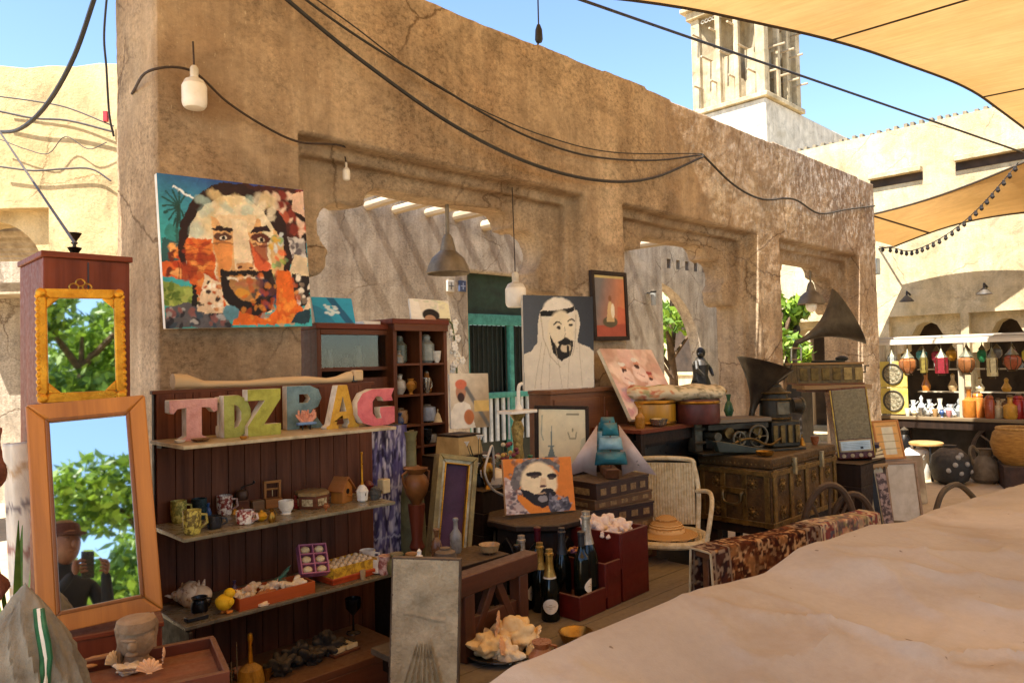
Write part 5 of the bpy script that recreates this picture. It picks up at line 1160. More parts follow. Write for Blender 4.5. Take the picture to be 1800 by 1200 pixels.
# gold column stand with white plate, teapot, flowers
t = thing('gilt_stand', 'ornate gilt column stand with a white marble top', 'stand', (AY(911, 800, 2.92).x, 2.92, .80))
za = AY(911, 722, 2.92).z-.80
MB().lathe([(.045, 0), (.05, .015), (.03, .03), (.034, za*.3), (.026, za*.5), (.036, za*.75), (.022, za*.86), (.05, za-.012)], 16).build('column', mat('b79a55', '6c5a2c', 40, .4, .5, .8, 60, .01), t)
MB().box(-.10, .10, -.06, .06, za-.012, za+.006).build('marble_top', WHITE, t, .003)
p = AY(913, 715, 2.92); t = thing('white_cane', 'white hooked cane-like tap standing on the marble top', 'ornament', (p.x-.005, 2.92, .80+za+.006))
MB().tube(cat_curve([(0, 0, .0), (0, 0, .10), (.008, 0, .135), (.03, 0, .145)], 5), .010, 8).build('hook', WHITE, t); MB().lathe([(.022, 0), (.018, .012), (.011, .03)], 12).build('foot', WHITE, t)
p = AY(873, 826, 2.84); t = thing('white_teapot', 'round white teapot below the artificial flowers', 'teapot', (p.x, 2.86, .80))
MB().lathe([(.03, 0), (.055, .02), (.062, .055), (.045, .09), (.02, .1)], 20).build('body', WHITE, t); MB().tube([(-.05, 0, .04), (-.085, 0, .07), (-.09, 0, .1)], [.014, .009, .007], 8).build('spout', WHITE, t); MB().tube([(.05, 0, .08), (.09, 0, .07), (.09, 0, .03), (.05, 0, .02)], .007, 7).build('handle', WHITE, t); MB().ell((0, 0, .108), (.01, .01, .01)).build('lid_knob', WHITE, t)
p = AY(895, 800, 2.86); t = thing('dried_flowers', 'bunch of dark red and yellow dried flowers beside white teapot', 'flowers', (p.x, 2.90, .80))
MB().lathe([(.03, 0), (.035, .05), (.025, .09), (.03, .1)], 12).build('vase', CLAY, t); rr = random.Random(4)
for i in range(22):
    e = (rr.uniform(-.07, .07), rr.uniform(-.05, .05), rr.uniform(.12, .22)); sk_ = MB().tube([(0, 0, .08), (e[0]*.5, e[1]*.5, .12), e], .0015, 4).build('stalk', mat('6a6a3a'), t); MB().ell(e, (.014, .012, .012), 8, 6).build('bloom', mat(['6e2430', 'c9a04a', '8a3a40', 'd8c8a0'][i % 4]), sk_)
p = AY(838, 800, 2.95); t = thing('white_lilies', 'spray of small white lilies and dark twigs behind gilt frame', 'flowers', (p.x, 2.93, .80-.0))
if True:
    t.location = (max(p.x, 2.56), 2.93, .80); MB().lathe([(.025, 0), (.03, .03), (.02, .06), (.022, .07)], 12).build('vase', BLACK, t)
    for i in range(16):
        e = (rr.uniform(-.10, .09), rr.uniform(-.05, .05), rr.uniform(.10, .26)); MB().tube([(0, 0, .05), (e[0]*.4, e[1]*.5, .11), e], .0018, 4).build('twig', mat('4a4a2c'), t)
        if i % 2: MB().lathe([(.002, 0), (.006, .012), (.016, .024), (.014, .024), (.003, .01)], 6, Matrix.Translation((e[0], e[1], e[2]-.01))).build('lily', WHITE, t)
t = thing('rubber_hose', 'thin pale hose curling down behind the orange portrait', 'hose', (2.42, 2.72, 0)); 
MB().tube(cat_curve([AY(858, 800, 2.72)-Vector((2.42, 2.72, 0)), AY(852, 830, 2.70)-Vector((2.42, 2.72, 0)), AY(865, 858, 2.70)-Vector((2.42, 2.72, 0)), AY(890, 872, 2.70)-Vector((2.42, 2.72, 0)), AY(905, 878, 2.74)-Vector((2.42, 2.72, 0))], 6), .006, 7).build('hose', mat('c8c0b0', None, 8, .5), t)
MB().tube(cat_curve([AY(858, 800, 2.72)-Vector((2.42, 2.72, 0)), AY(866, 786, 2.74)-Vector((2.42, 2.72, 0)), (.22, .12, .80)], 6), .006, 7).build('hose_end', mat('c8c0b0', None, 8, .5), t)

# black octagonal table
t = thing('black_side_table', 'black eight-sided carved side table under the orange portrait', 'table', (2.655, 2.56, PZ))
M8 = Matrix.Rotation(PI/8, 4, 'Z')
MB().lathe([(.22, .0), (.225, .02), (.205, .30), (.215, .31)], 8, M8).build('body', BLACKW, t, .003); MB().lathe([(.25, .312), (.258, .318), (.258, .338), (.25, .345)], 8, M8).build('tabletop', BLACKW, t, .002)
for i in range(8):
    M_ = Matrix.Rotation(i*PI/4, 4, 'Z'); MB().prism([[(-.055, .03), (.055, .03), (.055, .2), (.03, .24), (0, .27), (-.03, .24), (-.055, .2)]], -.212, -.20, M_).build('arched_panel', BLACK, t, .002)

# red stepped box
RB = Matrix.Identity(4)
t = thing('red_stepped_box', 'red wooden box stepped like a staircase holding bottles', 'box', (2.40, 2.07, PZ), 3)
ZS = [.10, .20, .31]; XS = [0, .19, .31, .53]; D = .32
for i in range(3):
    x0, x1, z = XS[i], XS[i+1], ZS[i]
    MB().box(x0, x0+.014, 0, D, (ZS[i-1]-.05 if i else 0), z).build('riser', REDW, t, .002)
    MB().box(x0+.014, x1, 0, .014, 0, z).build('front_panel', REDW, t, .002); MB().box(x0+.014, x1, D-.014, D, 0, z).build('back_panel', REDW, t, .002)
    MB().box(x0+.014, x1, .014, D-.014, z-.055, z-.045).build('tread', wood('8a4a34', '5c2618', 'x', 14, .5), t)
MB().box(XS[3], XS[3]+.014, 0, D, 0, ZS[2]).build('end_panel', REDW, t, .002)
tw_ = Matrix.Translation((2.40, 2.07, PZ)) @ Matrix.Rotation(R_(3), 4, 'Z')
# corals and things on steps
for i, (x, y, r, lb) in enumerate(((.35, .08, .028, 'small pinkish coral at the left of the red box top'), (.39, .20, .044, 'tall white spiky coral on top of red box'), (.44, .08, .034, 'low white coral lump at the front of red box top'), (.485, .19, .038, 'fanned white coral at the right of red box top'))):
    q = tw_ @ Vector((x, y, ZS[2]-.045)); coral('white_coral', lb, 'coral', q, r, 140+i, mat('efe2d0', 'd8b8a4', 20, .7, 0, .8, 60, .01, dust=.02), 34, 1.0, (1.1, .9, .9), 'corals on the red stepped box')
q = tw_ @ Vector((.252, .20, ZS[1]-.045)); t = thing('flower_bowl', 'bowl of orange and purple dried petals on the middle step', 'bowl', q)
MB().lathe([(.025, 0), (.045, .03), (.052, .06), (.048, .06), (.035, .03)], 18).build('bowl', BLACK, t)
for i in range(26): MB().ell((  .04*math.cos(i*2.4)*math.sqrt(i/26), .04*math.sin(i*2.4)*math.sqrt(i/26), .058+.006*(i % 3)), (.013, .011, .007), 7, 5).build('petal', mat(['c8762e', '6a3a6a', 'd89a4a', '8a3a2a'][i % 4]), t)

# ------------------------------------------------------------------ bottles
GL_D = mat('10160f', '080b07', 10, .08, bump=.02, dust=.03); GOLDF = mat('c8a458', '96742e', 30, .35, .7, .5, 90); SILV = mat('cfc4ae', '9c9078', 30, .35, .6, .5, 90); REDF = mat('5a1420', '3a0c14', 20, .35, .4)
def bottle(label, loc, h, foil, lab=None, kind='c', side=0):
    t = thing('wine_bottle', label, 'bottle', loc, math.degrees(yaw)-90+side, 'bottles around the red stepped box'); r = h*.135
    MB().lathe([(r*.9, 0), (r, .006), (r, h*.42), (r*.92, h*.50), (r*.62, h*.62), (r*.42, h*.72), (r*.36, h*.78)] if kind == 'c' else [(r*.85, 0), (r*.88, .006), (r*.88, h*.56), (r*.75, h*.64), (r*.4, h*.70), (r*.34, h*.8)], 24).build('glass', GL_D, t)
    MB().lathe([(r*.66, h*.615), (r*.45, h*.72), (r*.38, h*.82), (r*.38, h*.90), (r*.46, h*.91), (r*.46, h*.94), (r*.36, h*.95), (r*.38, h*.995), (r*.2, h)] if kind == 'c' else [(r*.36, h*.78), (r*.36, h*.93), (r*.42, h*.94), (r*.42, h*.985), (r*.2, h)], 20).build('foil', foil, t)
    if lab == 'round':
        P = []
        for i in range(9):
            row = []
            for j in range(17):
                rr_ = .0005+i/8*r*.78; a_ = 2*PI*j/16; x, z = rr_*math.cos(a_), rr_*math.sin(a_)
                row.append((x, -math.sqrt(max((r*1.012)**2-x*x, 0)), h*.22+z))
            P.append(row)
        lb_ = MB().grid(np.array(P)).build('label', mat('eee6d2', 'ddd2ba', 20, .6, dust=0), t)
        for zz_ in (.245, .22, .195):
            P = np.array([[(r*.5*(s/8-1)*(1 if zz_ == .22 else .7), -math.sqrt((r*1.02)**2-(r*.5*(s/8-1)*.9)**2), h*zz_+d_) for d_ in (-.0012, .0012)] for s in range(17)])
            MB().grid(P).build('label_line', mat('b89a5a', None, 9), lb_)
        MB().lathe([(r*.69, h*.585), (r*.67, h*.60), (r*.63, h*.625), (r*.70, h*.59)], 20).build('neck_band', mat('eee6d2'), t)
    return t
def bz(px, py, z): return AZ(px, py, z)
bottle('dark champagne bottle with round white label and gold neck, before the rest', bz(968, 1088, PZ), .300, GOLDF, 'round')
bottle('champagne bottle with gold neck just behind the round-labelled bottle', bz(951, 1072, PZ), .300, GOLDF)
bottle('champagne bottle with silver foil beside the trestle, round label turned away', bz(919, 1068, PZ), .325, SILV, 'round', side=75)
bottle('champagne bottle with long silver foil against the black side table', bz(889, 1030, PZ), .345, SILV)
bottle('slim wine bottle with dark red capsule behind the gold-necked bottles', bz(957, 1040, PZ), .315, REDF, None, 'w')
z_ = PZ+ZS[0]-.045
for (x, y, h, f, lab, kd, sd, lb) in ((.05, .27, .30, REDF, None, 'w', 0, 'wine bottle with red capsule at the back of low step'), (.10, .17, .30, mat('2a2a2a', None, 9, .4), None, 'c', 0, 'champagne bottle with black foil on the low step'), (.165, .08, .375, SILV, None, 'c', 0, 'large champagne bottle with cream foil on the low step'), (.10, .06, .30, mat('2a2a2a', None, 9, .4), 'round', 'w', 60, 'dark wine bottle with label half hidden behind largest bottle')):
    q = tw_ @ Vector((x, y, 0)); bottle(lb, (q.x, q.y, z_), h, f, lab, kd, sd)

# ------------------------------------------------------------------ stacked boxes with the ship
zc = PZ
x0, y0 = 2.98, 2.44
SB = [(.07, .50, .30, '6a3018', 'dark red box at the bottom of the stack below ship'), (.10, .47, .28, '4a2a1a', 'brown box with pale stripes above the dark red box'), (.06, .49, .27, '7a5a36', 'thin tan wooden tray in the middle of stack'), (.085, .46, .26, '3a241a', 'black-brown patterned box in the stack below ship'), (.055, .47, .27, '6a4a2c', 'thin brown tray near the top of stack'), (.09, .44, .25, '40281c', 'dark box on which the ship stands')]
for i, (h, w_, d_, c, lb) in enumerate(SB):
    t = thing('stacked_box', lb, 'box', (3.26+.01*math.sin(i*2), 2.60+.008*math.cos(i*3), zc), -6+5*math.sin(i*1.7), 'boxes stacked below the ship')
    m_ = wood(c, tuple(v*.55 for v in S(c)), 'x', 14, .5)
    MB().box(-w_/2, w_/2, -d_/2, d_/2, 0, h-.014).build('body', m_, t, .002); MB().box(-w_/2-.004, w_/2+.004, -d_/2-.004, d_/2+.004, h-.0138, h-.001).build('lid', m_, t, .002)
    for k in range(5): MB().box(-w_/2+.03+k*w_*.19, -w_/2+.03+k*w_*.19+w_*.1, -d_/2-.003, -d_/2+.001, h*.22, h*.6).build('inlay', mat('9c7d50', '5c4428', 40, .5), t)
    MB().box(-w_/2-.003, -w_/2+.001, -d_*.3, d_*.3, h*.22, h*.6).build('inlay', mat('9c7d50', '5c4428', 40, .5), t)
    zc += h
t = thing('model_ship', 'model sailing ship with teal square sails and white side sails', 'model ship', (3.27, 2.58, zc), 46); t.scale = (1.3, 1.2, 1.2)
MB().prism([[(-.13, .05), (-.10, .0), (.10, .0), (.14, .06), (.08, .045), (-.08, .045)]], -.03, .03).build('hull', mat('7a4a2c', '4e2c18', 12, .5), t, .006)
g = MB()
for x, h in ((-.06, .26), (.02, .30), (.09, .25)): MB().cone((x, 0, .04), (x, 0, h), .004, .002, 6).build('mast', MAHO, t)
TEALS = mat('2f7d86', '1c5058', 10, .7); LB = mat('8fb4bc', '5f8c98', 10, .7); PKS = mat('d8c4b8', 'c0a698', 8, .8)
def sail(x, z0, z1, w0, w1, m):
    u, v = np.meshgrid(np.linspace(-1, 1, 9), np.linspace(0, 1, 7), indexing='ij'); wd = w0+(w1-w0)*v
    P = np.stack([x-.03*np.sin(PI*v)*np.cos(u*PI/2)-.006, u*wd, z0+(z1-z0)*v], -1); solid(MB().grid(P).build('square_sail', m, t), .002)
M90 = Matrix.Rotation(PI/2, 4, 'Z')
for x, dz in ((-.06, 0), (.02, .02), (.09, -.01)):
    for k, mm in enumerate((TEALS, LB, TEALS)): sail(x, .06+dz+k*.066, .118+dz+k*.066, .075-.018*k, .066-.018*k, mm)
for s in (-1, 1):
    v = [(s*-.10 if False else .0, s*.055, .22), (-.01, s*.19, .015), (.03, s*.06, .01)]
    g = MB(); g.add([(0, s*.05, .235), (-.02, s*.215, .0), (.0, s*.12, .022), (0, s*.06, .0)], [(0, 1, 2, 3)]); solid(g.build('side_sail', PKS, t), .003)
sg = MB()
for a in range(3): sg.tube([(-.006+0.002*0, -.145+.016*math.cos(q), .06+.016*math.sin(q)) for q in [R_(a*120+i*12) for i in range(8)]], .002, 5)
sg.build('painted_ring', BLACK, t)
tag(MB().bc((0, 0, .03), (.09, .05, .06)).build('cream_block', IVORY, None, .004, loc=(3.10, 2.76, .775)), 'cream block standing beside the tower drawing', 'block')

# ------------------------------------------------------------------ rattan chair with hat
cx_, cy_ = 3.52, 2.40; fz = math.degrees(math.atan2(-cy_+.35, -cx_+.2))+90
t = thing('rattan_chair', 'cream rattan armchair with a ribbed back holding a straw hat', 'chair', (cx_, cy_, 0), fz)
RT = mat('d9c9a2', 'b59f74', 30, .6, 0, .5, 80, .004)
sh = .455
P = [(.23*math.copysign(abs(math.cos(a))**.8, math.cos(a)), .215*math.copysign(abs(math.sin(a))**.8, math.sin(a)), sh) for a in [i*2*PI/28 for i in range(28)]]
MB().tube(P, .02, 9, True).build('seat_rim', RT, t)
for i in range(15):
    x = -.20+i*.0285; q = .205*math.sqrt(max(0, 1-abs(x/.225)**2.4)); MB().tube([(x, -q, sh), (x, 0, sh-.012), (x, q, sh)], .0115, 6).build('seat_cane', RT, t)
bw, bh = .185, .40
P = cat_curve([(-bw, .19, sh), (-bw-.01, .225, sh+.2), (-bw+.01, .25, sh+bh-.05), (-bw+.05, .26, sh+bh), (bw-.05, .26, sh+bh), (bw-.01, .25, sh+bh-.05), (bw+.01, .225, sh+.2), (bw, .19, sh)], 6)
MB().tube(P, .014, 8).build('back_frame', RT, t)
for i in range(22):
    x = -bw+.018+i*(2*bw-.036)/21; MB().tube([(x, .205, sh+.03), (x, .232, sh+.2), (x, .256, sh+bh-.02)], .0082, 6).build('back_cane', RT, t)
for s in (-1, 1):
    MB().tube(cat_curve([(s*bw, .225, sh+.22), (s*.25, .12, sh+.235), (s*.265, -.04, sh+.215), (s*.25, -.13, sh+.12), (s*.225, -.15, sh)], 6), .0125, 8).build('armrest', RT, t)
    for y in (-.14, .17): MB().tube([(s*.17, y, sh), (s*.16, y*1.02, .2), (s*.175, y*1.1, 0)], [.02, .018, .017], 8).build('leg', RT, t)
P = [(.19*math.cos(a), .02+.18*math.sin(a), .22) for a in [i*2*PI/24 for i in range(24)]]
MB().tube(P, .011, 7, True).build('foot_ring', RT, t)
hp = Vector((cx_-.02, cy_-.03, sh+.02))
t = thing('straw_hat', 'woven straw hat with a low domed crown lying on the chair', 'hat', hp, 20)
def strawm():
    N = NT('straw'); wv = N.n('TexWave', wave_type='RINGS', rings_direction='Z'); wv.inputs['Scale'].default_value = 42; wv.inputs['Distortion'].default_value = 2; N.l(N.tc, 'Object', wv, 0)
    c = N.ramp(wv, [(.2, S('b07c3e')), (.8, S('dcb274'))]); return N.fin(c, .8, 0, N.bump(wv, .8, .006), .2)
STR = strawm()
MB().lathe([(.165, .0), (.172, .006), (.13, .016), (.10, .02), (.098, .022)], 34).build('brim', STR, t); MB().lathe([(.102, .018), (.10, .04), (.085, .065), (.06, .078), (.058, .09), (.03, .105), (.0, .107)], 30).build('crown', STR, t)
MB().tube([(.163*math.cos(a), .163*math.sin(a), .003+.003*math.sin(9*a)) for a in [i*2*PI/40 for i in range(40)]], .006, 6, True).build('braided_edge', STR, t)

# ------------------------------------------------------------------ carved trunk and the machine on it
TRX0, TRX1, TRY0, TRY1, TRZ0, TRZ = 4.42, 5.40, 2.20, 2.72, .37, .81
t = thing('trunk_stand', 'plain dark wooden stand under the studded trunk', 'stand', ((TRX0+TRX1)/2, (TRY0+TRY1)/2, 0))
MB().box(-.47, .47, -.24, .24, TRZ0-.06, TRZ0).build('frame', BLACKW, t, .004)
for x in (-.44, .38):
    for y in (-.22, .16): MB().box(x, x+.06, y, y+.06, 0, TRZ0-.06).build('leg', BLACKW, t, .003)
t = thing('studded_trunk', 'old bronze-brown trunk embossed with rosettes and an iron handle', 'trunk', ((TRX0+TRX1)/2, (TRY0+TRY1)/2, TRZ0))
TRM = mat('6a4c24', '3c2810', 12, .5, .35, .9, 30, .012); TRB = mat('8a6a34', '4e3816', 18, .4, .6, .7, 40, .008); a, b, h = (TRX1-TRX0)/2, (TRY1-TRY0)/2, TRZ-TRZ0
MB().box(-a, a, -b, b, 0, h-.075).build('body', TRM, t, .008); ld_ = MB().box(-a-.006, a+.006, -b-.006, b+.006, h-.072, h).build('lid', TRM, t, .012)
for x in np.linspace(-a+.03, a-.03, 5): MB().box(x-.022, x+.022, -b-.012, -b, .0, h-.076).build('front_band', TRB, t, .003)
for y in np.linspace(-b+.03, b-.03, 4): MB().box(-a-.012, -a, y-.018, y+.018, 0, h-.076).build('end_band', TRB, t, .003)
for z in (.02, h-.10): MB().box(-a-.014, a+.002, -b-.014, -b-.0, z-.016, z+.016).build('front_rail', TRB, t, .003); MB().box(-a-.0145, -a+.0, -b+.002, b, z-.016, z+.016).build('end_rail', TRB, t, .003)
def rosette(M_, r, seed):
    g = MB(); g.ell((0, 0, 0), (r*.3, r*.3, r*.25), 10, 6, M_)
    for k in range(6): q = k*PI/3; g.tube([M_ @ Vector((r*(.55+.25*math.cos(w_))*math.cos(q)-r*.22*math.sin(w_)*math.sin(q), r*(.55+.25*math.cos(w_))*math.sin(q)+r*.22*math.sin(w_)*math.cos(q), 0)) for w_ in [i*PI/4 for i in range(8)]], r*.06, 5, True)
    g.build('rosette', TRB, t)
ME = Matrix.Translation((-a-.004, 0, 0)) @ Matrix.Rotation(PI/2, 4, 'Y'); MF = Matrix.Translation((0, -b-.004, 0)) @ Matrix.Rotation(PI/2, 4, 'X')
for (y, z) in ((-.13, .09), (.12, .09), (-.13, .27), (.12, .27)): rosette(Matrix.Translation((-a-.006, y, z)) @ Matrix.Rotation(PI/2, 4, 'Y'), .05, 1)
for x in np.linspace(-a+.14, a-.14, 4):
    for z in (.09, .26): rosette(Matrix.Translation((x, -b-.006, z)) @ Matrix.Rotation(PI/2, 4, 'X'), .055, 2)
MB().tube(cat_curve([(-a-.01, -.07, .215), (-a-.035, -.065, .20), (-a-.04, -.055, .15), (-a-.04, 0, .135), (-a-.04, .055, .15), (-a-.035, .065, .20), (-a-.01, .07, .215)], 5), .009, 7).build('end_handle', mat('8c7c5a', '5a4c30', 12, .4, .8), t)
MB().box(-a-.02, -a-.005, -.09, .09, .20, .235).build('handle_plate', TRB, t, .003)
for x in (-.2, .22): MB().box(x-.015, x+.015, -b-.03, -b-.004, h-.13, h-.02).build('hasp', mat('b8ab88', '80724e', 10, .4, .7), ld_, .003)
g = MB()
for x in np.linspace(-a+.01, a-.01, 34): g.ell((x, -b-.012, h-.045), (.006, .004, .006), 6, 4)
for y in np.linspace(-b+.01, b-.01, 18): g.ell((-a-.012, y, h-.045), (.004, .006, .006), 6, 4)
g.build('stud_row', TRB, ld_)

IRON = mat('3e382c', '22201a', 14, .45, .6, .6, 50, .006); IRON2 = mat('6a6250', '423c2e', 14, .45, .6, .5, 50, .006); BRZ = mat('7a6234', '44341a', 16, .4, .7, .6, 50, .006)
mp_ = AZ(1322, 797, TRZ); mk = DEP(mp_)/FPX; rzm = math.degrees(math.atan2(CR.y, CR.x))+18
t = thing('projection_machine', 'old black iron machine with lamp housing, flat bed and gears', 'machine', mp_+Vector((.10, .12, 0)), rzm)
def px(*v): return tuple(q*mk for q in v)
MB().box(-.40, .42, -.13, .13, 0, .018).build('base_plate', IRON, t, .004)
MB().box(-.40, -.34, -.05, .05, .018, .31).build('left_upright', IRON2, t, .008); MB().lathe([(.03, .31), (.034, .33), (.02, .35), (.0, .352)], 12, Matrix.Translation((-.37, 0, 0))).build('upright_cap', IRON2, t)
for z in (.08, .17, .25): MB().tube([(-.41, -.055, z), (-.37, -.062, z), (-.33, -.055, z)], .011, 6).build('clamp', IRON2, t)
MB().box(-.34, .16, -.11, .11, .205, .232).build('flat_bed', wood('8a7a64', '5e5140', 'x', 12, .7), t, .004)
MB().box(-.33, .14, -.10, .10, .16, .20).build('bed_frame', IRON, t, .004)
for i, x in enumerate((-.27, -.18, -.06, .04)): MB().tube([(x, -.12, .12+.02*(i % 2)), (x, .12, .12+.02*(i % 2))], .028+.008*(i % 2), 14).build('roller', [IRON2, BRZ][i % 2], t)
for (x, z, r) in ((.03, .11, .072), (-.12, .10, .045)):
    MB().tube([(x+r*math.cos(q), -.135, z+r*math.sin(q)) for q in [i*2*PI/24 for i in range(24)]], .009, 7, True).build('gear_rim', IRON2, t)
    for k in range(5): q = k*2*PI/5; MB().tube([(x, -.135, z), (x+r*math.cos(q), -.135, z+r*math.sin(q))], .005, 5).build('gear_spoke', IRON2, t)
    MB().tube([(x, -.15, z), (x, -.05, z)], .012, 8).build('axle', BRZ, t)
MB().prism([[(-.32, .03), (.08, .0), (.09, .02), (-.30, .10), (-.34, .10)]], -.20, -.145).build('slanted_tray', mat('3a4034', '23281f', 8, .5), t, .004)
MB().box(-.30, .12, -.02, .10, .03, .10).build('inner_block', IRON, t, .006); MB().tube(cat_curve([(-.2, -.13, .06), (-.05, -.15, .10), (.1, -.15, .05), (.2, -.15, .09)], 5), .008, 6).build('linkage', BRZ, t)
MB().box(.17, .40, -.10, .10, .018, .20).build('lower_housing', IRON, t, .012); MB().lathe([(.10, .20), (.105, .22), (.10, .34), (.085, .37), (.085, .39), (.05, .43), (.05, .44), (.025, .46), (.03, .475), (.012, .49), (.0, .50)], 18, Matrix.Translation((.27, 0, 0))).build('lamp_housing', IRON, t)
for z in (.215, .345, .39): MB().lathe([(.108, z-.006), (.114, z), (.108, z+.006)], 18, Matrix.Translation((.27, 0, 0))).build('housing_band', BRZ, t)
MB().box(.21, .31, -.112, -.098, .24, .33).build('housing_door', IRON2, t, .006)
MB().tube([(.37+.0, -.06, .30), (.42, -.075, .30)], [.05, .055], 16).build('lens_barrel', IRON, t); MB().tube([(.42+.0, -.075+.052*math.cos(q), .30+.052*math.sin(q)) for q in [i*2*PI/20 for i in range(20)]], .010, 7, True).build('lens_ring', IRON2, t)
for i, x in enumerate((.19, .25, .31, .37)): MB().box(x-.018, x+.018, -.112, -.10, .05, .17).build('relief_panel', BRZ, t, .004)
MB().tube([(.27, 0, .44), (.36, -.02, .50), (.40, -.03, .58)], .008, 6).build('bent_chimney', IRON, t)

def horn(t, p0, p1, r0, r1, m, n=30, flare=2.6, pts=None):
    """flared horn with thickness from p0 (narrow) to p1 (mouth)"""
    p0, p1 = Vector(p0), Vector(p1); d = p1-p0; L = d.length; M_ = Matrix.Translation(p0) @ d.to_track_quat('Z', 'Y').to_matrix().to_4x4()
    pr = [(r0+(r1-r0)*(i/n)**flare, L*i/n) for i in range(n+1)]
    pr += [(r1*1.02, L*1.005), (r1*.985, L*1.0)]+[(max(r0+(r1-r0)*(i/n)**flare-.005, .004), L*i/n) for i in range(n-1, 1, -1)]
    MB().lathe(pr, 72, M_).build('horn', m, t, ang=80)
HORN = mat('4a4032', '2f2820', 8, .45, .5, .3, 40, .004)
b0 = Vector(t.location) ; k_ = DEP(b0)+.10
p0, p1 = AD(1322, 724, k_), AD(1346, 640, k_)
t = thing('phonograph_horn', 'dark upright phonograph horn standing behind the iron machine', 'horn', p0)
horn(t, (0, 0, 0), (p1-p0)+Vector((CF.x, CF.y, 0))*.02, .02, 48*k_/FPX, HORN, flare=1.7)
zb = TRZ-p0.z
MB().tube([(0, 0, .0), (0, 0.02, zb*.5), (0, .02, zb)], [.02, .024, .05], 12).build('horn_stem', HORN, t)

# ------------------------------------------------------------------ radio and gramophone
crate('dark crate under the old radio', 'radio_crate', 5.55, 6.05, 2.08, 2.50, 0, .655, BLACKW, 4)
t = panel('old_radio', 'tall old radio with red-brown case, grey speaker cloth and white dial', 'radio', (5.739, 2.20, .938), -58, 5.0, -4.5)
w_, h_, d_ = .262, .538, .23
MB().box(-w_/2, w_/2, 0, d_, -h_/2, h_/2).build('case', wood('5c2416', '3a140b', 'z', 14, .3), t, .012)
MB().box(-w_/2+.014, w_/2-.014, -.006, .004, -h_/2+.15, h_/2-.015).build('speaker_cloth', mat('8d8468', '6d654e', 60, .9, 0, .8, 160, .004), t, .004)
MB().box(-w_/2+.016, w_/2-.016, -.010, .004, -h_/2+.055, -h_/2+.145).build('dial_surround', mat('c2ae84', '94805a', 10, .4), t, .004); dl_ = MB().box(-w_/2+.028, w_/2-.028, -.013, -.009, -h_/2+.068, -h_/2+.135).build('dial', mat('c4d4d6', 'a8bcc2', 6, .25, dust=0), t)
for k in range(4): MB().box(-w_/2+.04, w_/2-.04, -.0145, -.0128, -h_/2+.082+k*.012, -h_/2+.0835+k*.012).build('dial_line', BLACK, dl_)
MB().box(.03, .05, -.016, -.0128, -h_/2+.075, -h_/2+.09).build('dial_mark', BLACK, dl_)
for x in (-.09, -.03, .03, .09): MB().tube([(x, -.012, -h_/2+.028), (x, .0, -h_/2+.028)], .014, 14).build('knob', mat('cbb78e', '8a7650', 10, .4), t)
for x in (-w_/2+.004, w_/2-.004): MB().box(x-.004, x+.004, -.004, .002, -h_/2+.02, h_/2-.012).build('edge_strip', BRASS, t)
gk = 5.72; gp = AD(1468, 684, gk)
rzg = math.degrees(math.atan2(CR.y, CR.x))-6
t = thing('wide_board', 'bleached flat board lying on top of the old radio', 'board', (gp.x, gp.y, gp.z), rzg); bl_ = 56*gk/FPX
MB().box(-bl_, bl_*1.05, -.05, .30, 0, .035).build('board', wood('a8885e', '7a5e3c', 'x', 12, .8), t, .004); MB().box(-bl_*.9, bl_*.9, .0, .25, -.02, 0).build('batten', BROWNX, t)
gz = .036
t = thing('gramophone', 'old gramophone with a huge grey horn on a carved wooden box', 'gramophone', (gp.x-.015*0, gp.y, gp.z+gz), rzg)
k = gk/FPX; bw_ = 57*k
MB().box(-bw_-.03, bw_-.04, .0, .30, .008, .155).build('box', mat('6f5a2c', '41331a', 16, .5, 0, .8, 40, .008), t, .005); MB().box(-bw_-.04, bw_-.03, -.01, .31, .155, .172).build('lid', wood('a07a48', '74542c', 'x', 14, .6), t, .004); MB().box(-bw_-.038, bw_-.032, -.008, .308, .0, .012).build('skirting', BROWNX, t, .003)
for i in range(6):
    x = -bw_+.02+i*(2*bw_-.09)/5; MB().box(x-.03, x+.03, -.006, .001, .035, .13).build('carved_panel', BRZ if i < 4 else mat('a98e4e', '7a6430', 20, .5), t, .004)
MB().lathe([(.12, .172), (.125, .178), (.125, .186), (.12, .188)], 26, Matrix.Translation((0, .15, 0))).build('turntable', mat('2c3426', '1c2018', 10, .8), t)
tin = t.matrix_basis.inverted()
def G(x, y, dk=0): return (Matrix.Translation(-Vector((gp.x, gp.y, gp.z+gz))) @ AD(x, y, gk+dk).to_4d()).to_3d()
Rg = Matrix.Rotation(-R_(rzg), 4, 'Z'); GG = lambda x, y, dk=0: Rg @ G(x, y, dk)
h0, h1 = GG(1404, 601, .15), GG(1491, 556, .05)
MB().tube(cat_curve([GG(1398, 640, .18), GG(1396, 620, .18), h0+(h0-h1).normalized()*.02, h0+(h1-h0).normalized()*.02], 6), .02, 10).build('horn_elbow', IRON2, t)
horn(t, h0, h1, .02, 55*k, mat('6e6350', '4b4336', 7, .5, .35, .3, 30, .004), flare=2.2)
for (p_, q_) in (((1391, 612), (1408, 612)), ((1391, 632), (1408, 632)), ((1391, 612), (1391, 634)), ((1408, 612), (1408, 634))): MB().tube([GG(*p_, -.02), GG(*q_, -.02)], .007, 6).build('tonearm_frame', mat('b9b2a0', '857d68', 10, .35, .8), t)
MB().ell((.10, .13, .20), (.05, .05, .022)).build('sound_box', IRON, t)
MB().tube([(bw_-.04, .15, .09), (bw_+.03, .15, .09), (bw_+.03, .15, .14), (bw_+.06, .15, .14)], .007, 6).build('crank', IRON2, t)

